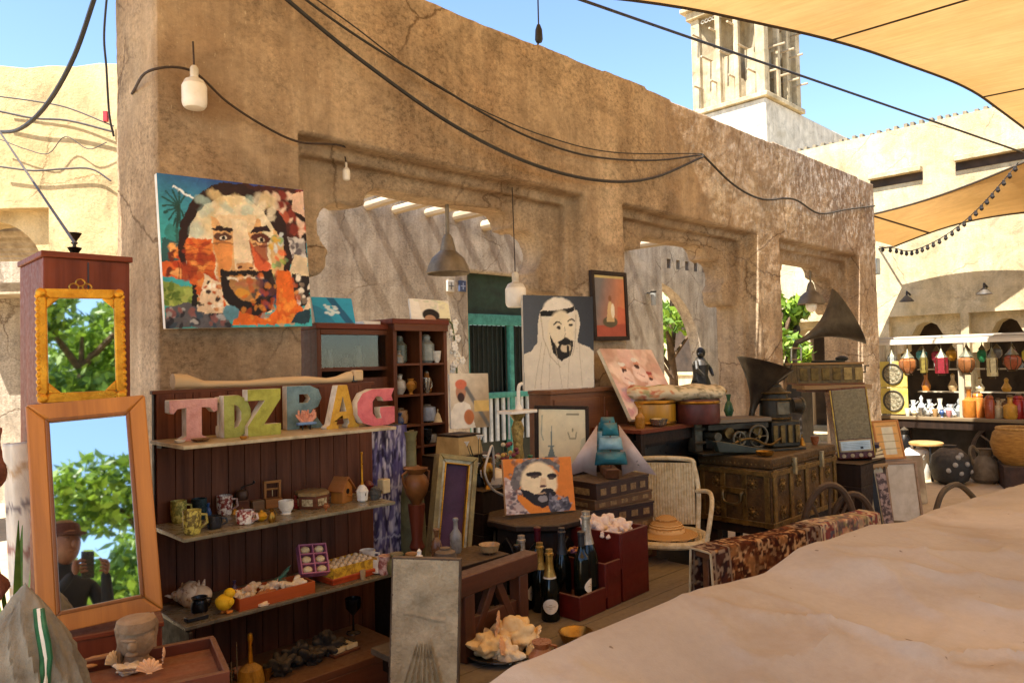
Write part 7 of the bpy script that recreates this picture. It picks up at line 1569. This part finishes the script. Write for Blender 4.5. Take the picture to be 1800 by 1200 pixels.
for i in range(12):
    y = sy(1700+i*10.5, 690); h, r = g_.uniform(.10, .22), g_.uniform(.035, .05); c = ['amber', 'white', 'red', 'tan', 'copper', 'cream', 'brown', 'pink', 'green', 'grey', 'black', 'teal'][i]
    trinket(['bottle', 'urn', 'vase', 'cup'][i % 4], c, (SX+.20+.05*(i % 2), y, tz), h, r, 'in the crowded back row of stall table')
for i in range(7):
    y = sy(1598+i*12, 715); c = ['white', 'cream', 'silver', 'grey', 'tan', 'blue', 'pink'][i]
    trinket(['cup', 'urn', 'bowl', 'vase'][i % 4], c, (SX-.06, y, tz), g_.uniform(.06, .11), .035, 'along the front edge of stall table')
# two more canvases leaning behind the white cabinet door
for i, (px_, w_, h_, c) in enumerate(((1540, .26, .50, 'b9a98c'), (1600, .30, .46, '9c8a6c'))):
    p = AY(px_, 860, 2.45); cv = Cv(30, 40, c); cv.spots(20, (.1, .9, .1, .9), ['8a7a5c', 'cfc0a0', '7a5c44'], .12, 71+i, .5).tint(.2, 8)
    t = panel('leaning_canvas', ['pale brown blank canvas leaning behind the pale door panel', 'dusty brown canvas leaning behind white cabinet door'][i], 'canvas', (p.x, 2.45, h_/2+.005), -38, 7, 0); picture(t, cv, w_, h_, .02, 'cbbd9f')
# bowl of keys, dog-eared books by the radio
for i, c in enumerate(('6a2c22', '2f4a3c', 'a8884c', '3a3450')):
    t = thing('old_book', ['red', 'green', 'ochre', 'violet'][i]+' old book in the pile beside the radio', 'book', (5.60, 2.14+.004*i, .655+.028*i) if False else (5.98, 2.16, .655+.028*i), 10*i-12)
    MB().box(-.08, .08, -.055, .055, .003, .025).build('pages', IVORY, t); MB().box(-.083, .083, -.058, .058, 0, .003).build('cover', mat(c, None, 14, .7), t); MB().box(-.083, .083, -.058, .058, .025, .0279).build('cover', mat(c, None, 14, .7), t); MB().box(-.086, -.083, -.058, .058, 0, .0279).build('spine', mat(c, None, 14, .7), t)

# ------------------------------------------------------------------ scallop shells with ridges and thin edges
def scallop(name, label, loc, r, m, rot, group=None, n=9):
    a = np.linspace(R_(-78), R_(78), 61); u = np.linspace(.04, 1, 14); AA, UU = np.meshgrid(a, u, indexing='ij'); k = np.cos(2*n*AA)
    rad = r*UU*(1+.05*k*UU); P = np.stack([rad*np.sin(AA), -r*.42*np.sin(PI*UU*.62)*np.cos(AA*.9)-.05*r*k*UU, rad*np.cos(AA)], -1)
    t = thing(name, label, 'shell', loc, group=group); t.rotation_euler = rot; solid(MB().grid(P).build('ribbed_valve', m, t, ang=80), r*.05)
    MB().bc((0, -r*.04, 0), (r*.42, r*.10, r*.12)).build('hinge', m, t, r*.02)
SM = [mat('f0dcb4', 'd8b684', 14, .5, 0, .4, 60, .003, dust=.02), mat('e8c8a4', 'c8946a', 14, .5, 0, .4, 60, .003, dust=.02)]
pc_ = AZ(880, 1150, PZ)
for i, (dx, dy, dz, r, ro, lb) in enumerate(((-.09, -.02, .05, .075, (.5, 0, .9), 'fan-shaped ribbed shell propped at the left of plate'), (.02, -.075, .04, .065, (-.7, .2, .6), 'fan-shaped ribbed shell lying open at front of plate'), (.10, .0, .05, .08, (.3, .3, 1.0), 'large peach ribbed shell leaning at right of plate'), (-.02, .02, .10, .07, (-.2, -.4, .7), 'ribbed shell balanced on top of the heap'))):
    q = Vector((pc_.x, pc_.y, PZ+dz-.02))+Vector((CR.x, CR.y, 0))*dx+Vector((CF.x, CF.y, 0))*dy; scallop('scallop_shell', lb, q, r, SM[i % 2], ro, 'shells on the dark plate')
for i, (px_, py_, lb) in enumerate(((262, 1192, 'ribbed cream shell on the chest before stone head'), (200, 1178, 'peach ribbed shell lying between stone head and sack'), (285, 1172, 'small ribbed shell at the far end of chest'))):
    q = AZ(px_, py_, ctop); scallop('scallop_shell', lb, q+Vector((0, 0, .012)), .034, SM[(i+1) % 2], (-.9+.3*i, .2, .6*i), 'ribbed shells on the chest')
for i in range(4):
    q = Vector((bx0+.20+.055*i, BF+.05+.03*(i % 2), z3+.045)); scallop('scallop_shell', ['cream', 'peach', 'pale', 'tan'][i]+' ribbed shell on top of the orange tray heap', q, .024, SM[i % 2], (-.6+.3*i, .3*i, .5*i), 'ribbed shells in the orange tray')
q = tw_ @ Vector((.42, .05, ZS[2]-.03)); scallop('scallop_shell', 'white ribbed shell standing before corals on red box', q, .05, CORAL, (.2, .1, .6))

# ------------------------------------------------------------------ shade sails
def sailm():
    N = NT('sail_cloth')
    c = N.ramp(N.noise(1.1, 6, .6), [(.3, S('be9254')), (.7, S('cc9f62'))])
    wv = N.ramp(N.noise(22, 6, .75, N.mapping((1, .06, 1))), [(.3, (.80,)*3), (.7, (1.08,)*3)]); c = N.mix(.5, c, N.ramp(N.noise(.7, 7, .7), [(.35, (.78,)*3), (.6, (1.04,)*3)]), 'MULTIPLY')
    c = N.mix(.8, c, wv, 'MULTIPLY')
    N.l(c, 0, N.b, 'Base Color'); N.b.inputs['Roughness'].default_value = .9; N.b.inputs['Specular IOR Level'].default_value = .1
    b_ = N.bump(N.noise(1.6, 4, .5, N.mapping((1.5, .35, 1)), .6), .5, .06); N.l(b_, 0, N.b, 'Normal'); tr = N.n('BsdfTranslucent'); N.l(c, 0, tr, 0); N.l(b_, 0, tr, 'Normal'); mx = N.n('MixShader'); mx.inputs[0].default_value = .42
    N.l(N.b, 0, mx, 1); N.l(tr, 0, mx, 2); N.l(mx, 0, N.out, 0); return N.m
SAIL = sailm(); SEAM = mat('3c2e1e', None, 20, .8)
bx_ = [-2.9, 0.2, 3.0, 4.7, 6.6, 8.7, 11.1]; by_ = [3.1, 3.75, 4.35, 3.2, 2.5, 2.06, 1.98]
nu, nv = 70, 40
xs = np.linspace(-2.9, 11.1, nu)
def yb(x): 
    s = np.array([np.interp(x+d, bx_, by_) for d in (-.5, -.25, 0, .25, .5)]).mean(0); return s
def sailz(x, v): return 4.2+.28*np.clip((v-.35)/.65, 0, 1)-.05*np.sin(np.pi*v)-.10*np.sin(np.pi*((x+2.9) % 3.1)/3.1)*np.sin(np.pi*v)
P = np.zeros((nu, nv, 3))
for i, x in enumerate(xs):
    v = np.linspace(0, 1, nv); y = yb(x)+(-4.4-yb(x))*v
    P[i] = np.stack([np.full(nv, x), y, sailz(x, v)], -1)
t = thing('shade_sail', 'large ochre fabric shade sail stretched over the antiques', 'awning', (0, 0, 0))
MB().grid(P).build('sail_cloth', SAIL, t)
for x in (-2.9, .3, 3.4, 6.5, 9.2):
    v = np.linspace(0, 1, 24); MB().tube([(x, yb(x)+(-4.4-yb(x))*q, sailz(x, q)-.004) for q in v], .009, 6).build('seam', SEAM, t)
MB().tube([tuple(P[i, 0]) for i in range(nu)], .016, 6).build('hem_cable', SEAM, t)
MB().tube([tuple(P[i, -1]) for i in range(nu)], .016, 6).build('hem_cable', SEAM, t)
for (x, y, zz) in ((-2.95, -4.45, 4.5), (4.2, -4.5, 4.5), (11.15, -4.45, 4.5), (11.3, 1.9, 4.2)):
    MB().tube([(x, y, 0), (x, y, zz+.15)], .06, 10).build('mast', mat('6b6259', None, 6, .5), t)
# second, lower sail by the far building
c0, c1, c2, c3 = AD(1440, 395, 10.6), AD(1815, 279, 9.3), AD(1835, 370, 9.5), AD(1572, 433, 10.9)
P = np.zeros((16, 12, 3))
for i in range(16):
    for j in range(12):
        a, b = i/15, j/11
        p = (c0*(1-a)+c1*a)*(1-b)+(c3*(1-a)+c2*a)*b; p = p+Vector((0, 0, -.22*math.sin(PI*a)*(1-b)*.5+.10*math.sin(PI*a)*b))
        P[i, j] = p
t = thing('lower_shade_sail', 'smaller ochre shade sail hung in front of the cream building', 'awning', (0, 0, 0))
MB().grid(P).build('sail_cloth', SAIL, t)
MB().tube([Vector(P[i, 0]) for i in range(16)], .014, 6).build('hem_cable', SEAM, t)
MB().tube([Vector(P[i, -1]) for i in range(16)], .014, 6).build('hem_cable', SEAM, t)
MB().tube([Vector(P[4, j])+Vector((0, 0, -.01)) for j in range(12)], .012, 6).build('seam', SEAM, t)
MB().tube([AD(1572, 433, 10.9), AX(1545, 437, 12.0)], .012, 6).build('guy_rope', SEAM, t)
MB().tube([AD(1815, 279, 9.3), AD(1880, 240, 9.0)], .012, 6).build('guy_rope', SEAM, t)

# ------------------------------------------------------------------ cables
BLK = mat('1d1a17', '2b2622', 10, .55); BRN = mat('3a2a1e', None, 10, .7)
def cable(label, pts, r, m=BLK, name='power_cable', n=7): return tag(MB().tube(cat_curve(pts, n), r, 6).build(name, m), label, 'cable')
cable('thick black cable sagging across the mud wall below the others', [AY(430, -70, 3.22), AY(505, 0, 3.22), AY(640, 110, 3.22), AY(800, 222, 3.2), AY(940, 290, 3.2), AY(1060, 318, 3.22), AY(1150, 312, 3.24), AY(1237, 275, 3.26)], .011)
cable('thinner black cable above the thick one on the mud wall', [AY(470, -60, 3.22), AY(538, 0, 3.22), AY(640, 72, 3.22), AY(760, 145, 3.22), AY(860, 205, 3.22), AY(940, 245, 3.24), AY(1040, 275, 3.24), AY(1150, 282, 3.25), AY(1235, 272, 3.27)], .007)
cable('loose twisted wire hanging beside the thinner cable on the wall', [AY(515, -30, 3.24), AY(620, 45, 3.25), AY(740, 135, 3.25), AY(850, 195, 3.25), AY(960, 240, 3.26), AY(1080, 268, 3.26), AY(1235, 270, 3.27)], .004)
cable('black cable looping along the flaking end of the mud wall', [AY(1235, 272, 3.26), AY(1290, 325, 3.25), AY(1340, 350, 3.25), AY(1395, 350, 3.25), AY(1440, 375, 3.26), AY(1490, 368, 3.26), AY(1537, 362, 3.27)], .010)
cable('brown bulb flex running from round bulb across the first arch', [AY(232, 165, 3.6), AY(262, 125, 3.28), AY(335, 124, 3.24), AY(400, 180, 3.26), AY(470, 225, 3.26), AY(528, 250, 3.26), AY(600, 256, 3.3), AY(650, 280, 4.34), AY(780, 298, 4.36), AY(900, 336, 4.36), AY(1000, 372, 4.36)], .006, BRN)
cable('long straight overhead cable crossing the sky below the large sail', [AD(900, -42, 5.0), AD(1200, 62, 6.2), AD(1500, 165, 7.6), AD(1815, 274, 9.3)], .012)
cable('thick black cable drooping in front of the sunlit house', [AD(185, -60, 4.2), AD(165, 0, 4.2), AD(130, 100, 4.3), AD(85, 180, 4.5), AD(40, 224, 4.7), AD(0, 232, 5.0), AD(-60, 225, 5.4)], .013)
cable('thin guy wire slanting down past the sunlit house to the cabinet', [AD(-25, 195, 4.6), AD(60, 322, 3.2), AD(132, 428, 2.36)], .005)
cable('thin tangled wire hanging from the end of mud wall', [AD(190, -30, 4.1), AD(183, 60, 4.12), AD(187, 120, 4.15), AD(192, 200, 4.2), AD(200, 240, 4.25)], .006)
p = AY(947, 58, 3.66)
t = thing('hanging_socket', 'black lamp socket hanging on a cable above the wall', 'lamp socket', p)
MB().tube([(0, 0, .03), (0, .0, 1.2), (-.02, -.1, 1.45)], .006, 6).build('flex', BLK, t)
MB().lathe([(.012, .06), (.026, .02), (.03, -.05), (.022, -.07)], 12).build('socket', BLK, t)
MB().tube([(0, 0, -.06), (0, .03, -.12), (0, .06, -.16)], .008, 6).build('plug_tail', BLK, t)

WHT = mat('efe8da', 'dcd3c2', 8, .35, bump=.05); TIN = mat('8a7d6a', '6b5f4e', 10, .55, .5)
def bulb(label, px, top, bot, wpx, Y, cord=None, gl='led_bulb'):
    p = AY(px, bot, Y); k = DEP(p)/FPX; h = (bot-top)*k; r = wpx*k/2
    t = thing('light_bulb', label, 'light bulb', p)
    MB().lathe([(0, 0), (r*.78, .004), (r*.95, h*.08), (r, h*.16), (r, h*.52), (r*.93, h*.56)], 20).build('diffuser', WHT, t)
    MB().lathe([(r*.93, h*.56), (r*.75, h*.66), (r*.35, h*.72), (r*.32, h*.76)], 20).build('bulb_body', mat('e2d9c8', None, 8, .4), t)
    MB().lathe([(r*.30, h*.75), (r*.34, h*.80), (r*.34, h*.94), (r*.2, h)], 14).build('lamp_holder', mat('d8cdb8', None, 8, .5), t)
    if cord: MB().tube([(0, 0, h*.97), (0, .01, cord)], .004, 6).build('flex', BRN, t)
bulb('large white bulb hanging high on the mud wall above the portrait', 342, 115, 192, 42, 3.22, .30)
bulb('large white bulb hanging on a cord before the green doorway', 907, 478, 541, 37, 3.36, .78)
bulb('tiny white bulb hanging under the top of the first arch', 609, 285, 318, 13, 3.38, .13)
def pendant(label, px, top, sh0, sh1, wpx, Y, withbulb):
    p = AY(px, sh1, Y); k = DEP(p)/FPX; r = wpx*k/2; h = (sh1-sh0)*k; zt = AY(px, top, Y).z-p.z
    t = thing('pendant_lamp', label, 'lamp', p)
    MB().tube([(0, 0, h*1.2), (0, 0, zt)], .013, 8).build('rod', TIN, t)
    MB().lathe([(.02, zt-.03), (.10, zt-.012), (.10, zt)], 18).build('ceiling_rose', TIN, t)
    MB().lathe([(.02, h*1.75), (.035, h*1.55), (.05, h*1.1), (.052, h*.98)], 14).build('neck', TIN, t)
    g = MB().lathe([(.052, h), (r*.45, h*.93), (r*.75, h*.66), (r*.93, h*.3), (r, .0), (r*.97, -.006), (r*.9, h*.28), (r*.7, h*.6), (.05, h*.9)], 26)
    g.build('shade', TIN, t)
    if withbulb: MB().ell((0, 0, -h*.12), (r*.42, r*.42, h*.55)).build('bulb', WHT, t)
pendant('domed tin pendant lamp hanging from the first arch', 788, 338, 441, 480, 77, 3.62, False)
pendant('domed pendant lamp with white globe hanging in right-hand arch', 1426, 455, 512, 534, 46, 3.65, True)

# string of lights under the lower sail
pts = cat_curve([AD(1545, 434, 10.8), AD(1570, 436, 10.7), AD(1600, 441, 10.4), AD(1640, 426, 10.0), AD(1680, 401, 9.7), AD(1720, 366, 9.4), AD(1760, 322, 9.1), AD(1790, 286, 9.0)], 8)
t = thing('string_lights', 'string of little dark bulbs looping below the lower sail', 'string lights', (0, 0, 0))
MB().tube(pts, .006, 5).build('wire', BLK, t)
L = [0]
for a, b in zip(pts[:-1], pts[1:]): L.append(L[-1]+(b-a).length)
bm = MB().lathe([(.0, -.075), (.02, -.06), (.026, -.045), (.018, -.02), (.018, .0), (.006, .008)], 8).build('bulb', mat('2a2420', None, 9, .3), t)
n = 24
for i in range(n):
    s = L[-1]*(i+.5)/n; j = max(k for k in range(len(L)) if L[k] <= s); j = min(j, len(pts)-2)
    p = pts[j].lerp(pts[j+1], (s-L[j])/max(L[j+1]-L[j], 1e-6))
    o = bm if i == 0 else bm.copy()
    if i: COL.objects.link(o)
    o.location = p

# ------------------------------------------------------------------ cloth-covered table in the foreground
def clothm():
    N = NT('dust_sheet')
    c = N.ramp(N.noise(1.3, 5, .55, None, .3), [(.32, S('a0968a')), (.68, S('bfb5a8'))])
    st = N.ramp(N.noise(2.6, 7, .65, None, .8), [(.52, (0, 0, 0)), (.68, (.55,)*3)]); c = N.mix(st, c, '9c8a74')
    c = N.mix(.4, c, N.ramp(N.noise(55, 4, .7), [(.3, (.82,)*3), (.7, (1.05,)*3)]), 'MULTIPLY')
    sp = N.ramp(N.noise(30, 2, .5), [(.735, (0, 0, 0)), (.76, (.7,)*3)]); c = N.mix(sp, c, '5f4d3c')
    def rid(sc, mp, st_, di, prev=None):
        r = N.noise(sc, 4, .5, mp, .4); r.noise_type = 'RIDGED_MULTIFRACTAL'; return N.bump(r, st_, di, prev=prev)
    m1 = N.mapping((.8, 2.6, 1)); m1.inputs['Rotation'].default_value = (0, 0, .6); m2 = N.mapping((2.2, .7, 1)); m2.inputs['Rotation'].default_value = (0, 0, .35)
    b = rid(1.7, m1, .35, .02); b = rid(2.6, m2, .25, .015, b)
    wx = N.n('TexWave', wave_type='BANDS'); wx.inputs['Scale'].default_value = 160; wx.inputs['Distortion'].default_value = 3; N.l(N.tc, 'Object', wx, 0)
    b = N.bump(wx, .12, .001, prev=b); b = N.bump(N.noise(240, 3, .7), .35, .002, prev=b)
    return N.fin(c, .95, 0, b, .08)
edge = [(850, 1198), (905, 1163), (1000, 1122), (1100, 1080), (1160, 1056), (1225, 1030), (1290, 1017), (1345, 1004), (1400, 962), (1460, 943), (1520, 922), (1590, 915), (1640, 893), (1720, 872), (1800, 848), (1880, 826)]
ep = [AY(x, y, .80) for x, y in edge]; ex = [p.x for p in ep]; ez = [p.z for p in ep]
X0, X1, Y0, Y1 = .66, 5.2, -.75, .80
A = np.concatenate([np.linspace(X0-.95, X0-.02, 30), np.linspace(X0, 3.2, 230), np.linspace(3.22, X1, 60), np.linspace(X1+.05, X1+.95, 10)])
B = np.concatenate([np.linspace(Y0-.95, Y0-.02, 20), np.linspace(Y0, Y1, 130), np.linspace(Y1+.02, Y1+.95, 26)])
AA, BB = np.meshgrid(A, B, indexing='ij')
XX, YY = np.clip(AA, X0, X1), np.clip(BB, Y0, Y1)
ov = np.hypot(AA-XX, BB-YY); ridge = np.interp(XX, ex, ez)
inn = np.clip((Y1-YY)/.55, 0, 1)
zt = ridge*(1-inn*.55)+.93*inn*.55
u, v = (XX+1)/4, (YY+2)/4
zt = zt+(fbm(u, v, 5, 5, 2)-.5)*.15*np.clip(inn*3, 0, 1)
w1 = 1-np.abs(2*vnoise(u*.8+v*.5+.06*fbm(u, v, 20, 3), v*.5-u*.25, 13, 9)-1); w2 = 1-np.abs(2*vnoise(u*.4-v*1.1+.05*fbm(u, v, 24, 8), u*.9+v*.3, 21, 19)-1)
zt = zt+(w1**9*.022+w2**12*.014)*np.clip(inn*2+.2, 0, 1)
wv = .03*np.sin(AA*17+np.sin(AA*5)*2)*np.clip(ov/.4, 0, 1)
ZZ = np.maximum(zt-ov, .015)
PX = XX+(AA-XX)*.10+0*wv; PY = YY+(BB-YY)*.10+np.where(BB > Y1, wv, np.where(BB < Y0, -wv, 0))
o = MB().grid(np.stack([PX, PY, ZZ], -1)).build('dust_sheet', clothm())
sm = o.modifiers.new('smooth', 'SMOOTH'); sm.factor = .5; sm.iterations = 4
tag(o, 'rumpled beige dust sheet draped over a long table', 'cloth')

# ------------------------------------------------------------------ trees
def leafm(c1, c2):
    N = NT('leaf'); g = N.n('ObjectInfo'); gi = N.n('NewGeometry')
    c = N.ramp(gi, [(.0, S(c1)), (1, S(c2))], 'Random Per Island')
    tr = N.n('BsdfTranslucent'); N.l(c, 0, tr, 0); N.l(c, 0, N.b, 'Base Color'); N.b.inputs['Roughness'].default_value = .5
    mx = N.n('MixShader'); mx.inputs[0].default_value = .35; N.l(N.b, 0, mx, 1); N.l(tr, 0, mx, 2); N.l(mx, 0, N.out, 0); return N.m
LEAF = leafm('3c5a18', '9ab83c'); BARK = mat('6a5138', '463524', 8, .9, 0, .6, 30, .01)
def tree(label, loc, h, rad, seed, nl=2600, ls=.14):
    g = np.random.default_rng(seed); t = thing('leafy_tree', label, 'tree', loc, group=None); T = MB()
    T.tube([(0, 0, 0), (.05, .03, h*.3), (-.04, .05, h*.55), (.03, 0, h*.85)], [h*.035, h*.028, h*.02, h*.006], 8)
    cl = []
    for i in range(9):
        a = i*2.4; z = h*(.45+.5*g.random()); q = rad*(.35+.5*g.random()); e = (q*math.cos(a), q*math.sin(a), z)
        T.tube([(0, 0, z-h*.2), (e[0]*.5, e[1]*.5, z-h*.06), e], [h*.014, h*.01, h*.004], 6); cl.append((*e, rad*(.35+.25*g.random())))
    T.build('trunk', BARK, t)
    n = nl; c = np.array([cl[i] for i in g.integers(0, len(cl), n)]); d = g.normal(size=(n, 3)); d /= np.linalg.norm(d, axis=1)[:, None]
    p = c[:, :3]+d*(c[:, 3]*g.random(n)**.45)[:, None]*[1, 1, .75]
    a = g.normal(size=(n, 3)); a /= np.linalg.norm(a, axis=1)[:, None]; b = np.cross(a, g.normal(size=(n, 3))); b /= np.linalg.norm(b, axis=1)[:, None]
    s = (ls*(.6+.8*g.random(n)))[:, None]
    V = np.stack([p-a*s, p-b*s*.45, p+a*s, p+b*s*.45], 1).reshape(-1, 3)
    me = bpy.data.meshes.new('crown'); me.from_pydata(V.tolist(), [], np.arange(4*n).reshape(-1, 4).tolist()); link('crown', me, LEAF, t, smooth=False)
tree('round leafy tree behind the photographer, reflected in the mirrors', (-2.2, -12.5, 0), 5.8, 2.5, 1, 9000, .14)
tree('lower bushy tree beside lamp post, reflected in the mirrors', (-5.6, -15, 0), 4.2, 2.3, 2, 6000, .14)
tree('tall spreading tree behind the others, reflected in the mirrors', (-1.0, -16.5, 0), 6.8, 3.0, 3, 8000, .16)
pt = AX(1182, 590, 13.2); tree('green tree beyond the round arch in the courtyard', (13.2, pt.y, 0), 3.4, .9, 4, 1800, .10)
pt = AX(1385, 560, 10.9); tree('small green tree behind the right-hand arch near slim post', (10.9, pt.y+.1, 0), 2.5, .5, 5, 1300, .08)
t = thing('street_lamp', 'black street lamp with hat shade, reflected in the mirrors', 'street lamp', (-4.55, -13.2, 0))
MB().tube([(0, 0, 0), (0, 0, .4), (0, 0, 4.35)], [.07, .045, .035], 10).build('post', BLK, t)
MB().lathe([(.36, 4.36), (.30, 4.42), (.12, 4.56), (.06, 4.72), (.02, 4.78)], 16).build('hat_shade', BLK, t)
MB().lathe([(.03, 4.15), (.1, 4.22), (.12, 4.34)], 12).build('lantern_glass', mat('cfcab8', None, 6, .3), t)

# ------------------------------------------------------------------ the photographer (seen in the tall mirror)
def person():
    base = Vector((0, 0, 0)) - Vector((CF.x, CF.y, 0)).normalized()*.40 + Vector((CR.x, CR.y, 0))*.02
    t = thing('person', 'person in dark clothes raising a phone, reflected in wooden mirror', 'person', (base.x, base.y, 0), math.degrees(yaw)-90)
    V = {}; E = []; Rr = {}
    def add(k, p, r, par=None):
        V[k] = (len(V), p); Rr[k] = r
        if par: E.append((V[par][0], V[k][0]))
    add('pel', (0, 0, .95), .15); add('wst', (0, .01, 1.10), .135, 'pel'); add('cst', (0, 0, 1.30), .16, 'wst'); add('nkb', (0, .0, 1.46), .07, 'cst'); add('nk', (0, .02, 1.53), .055, 'nkb')
    add('hd', (0, .04, 1.62), .092, 'nk'); add('hdt', (0, .04, 1.72), .075, 'hd')
    for s in (-1, 1):
        q = 'LR'[s > 0]
        add('sh'+q, (s*.18, 0, 1.40), .065, 'cst'); add('el'+q, (s*.22, .12, 1.17), .045, 'sh'+q); add('wr'+q, (s*.09, .31, 1.40), .03, 'el'+q)
        add('hp'+q, (s*.1, 0, .88), .10, 'pel'); add('kn'+q, (s*.11, .02, .48), .065, 'hp'+q); add('an'+q, (s*.11, -.01, .09), .042, 'kn'+q); add('to'+q, (s*.13, .16, .04), .035, 'an'+q)
    me = bpy.data.meshes.new('body'); me.from_pydata([p for _, p in V.values()], E, []); me.update()
    o = bpy.data.objects.new('body', me); COL.objects.link(o); o.parent = t
    o.modifiers.new('skin', 'SKIN').use_smooth_shade = True
    for (k, r), d in zip(Rr.items(), me.skin_vertices[0].data): d.radius = (r, r*.8)
    me.skin_vertices[0].data[0].use_root = True
    o.modifiers.new('sub', 'SUBSURF').render_levels = 2
    N = NT('clothes_and_skin'); sx = N.n('SeparateXYZ'); N.l(N.tc, 'Object', sx, 0)
    r = N.ramp(sx, [(0, S('1f2024')), (.49, S('23242a'))], 2); N.fin(N.mix(.5, r, N.noise(30), 'MULTIPLY'), .9); me.materials.append(N.m)
    SK = mat('7c543e', '5e3c2c', 10, .6, dust=0)
    g = MB(); g.ell((0, .05, 1.62), (.078, .095, .118), 18, 12); g.ell((0, .145, 1.605), (.013, .02, .022)); g.ell((0, .135, 1.57), (.026, .012, .007))
    for s in (-1, 1): g.ell((s*.08, .04, 1.615), (.012, .02, .03)); g.ell((s*.03, .132, 1.635), (.014, .01, .008))
    g.build('face', SK, t)
    g = MB(); g.ell((0, .025, 1.665), (.086, .10, .095), 18, 10); g.build('hair', mat('1a1411', None, 20, .7), t); g = MB(); g.lathe([(.092, 1.66), (.094, 1.70), (.085, 1.74), (.05, 1.765), (0, 1.77)], 20, Matrix.Translation((0, .03, 0))); g.ell((0, .13, 1.665), (.075, .07, .008)); g.build('cap', mat('4a2a26', None, 20, .9), t)
    for s in (-1, 1):
        h = MB(); h.ell((s*.085, .325, 1.425), (.022, .016, .042))
        for k in range(4): h.tube([(s*(.082-.004*k), .338, 1.452-.019*k), (s*(.06-.004*k), .352, 1.456-.019*k), (s*(.045-.004*k), .346, 1.455-.019*k)], [.009, .008, .006], 6)
        h.tube([(s*.085, .315, 1.44), (s*.066, .318, 1.462), (s*.05, .325, 1.472)], [.011, .009, .007], 6)
        h.build('hand', SK, t)
    return t
person()
t = thing('phone', 'dark phone held upright by the person in the mirror', 'phone', CAM-CF*.075-Vector((0, 0, .01)), math.degrees(yaw)-90)
MB().box(-.036, .036, -.004, .004, -.075, .075).build('body', mat('17181a', None, 20, .3), t, .003)
MB().box(-.03, -.005, .004, .006, .03, .07).build('lens_plate', mat('0c0c0e', None, 20, .15), t, .002)
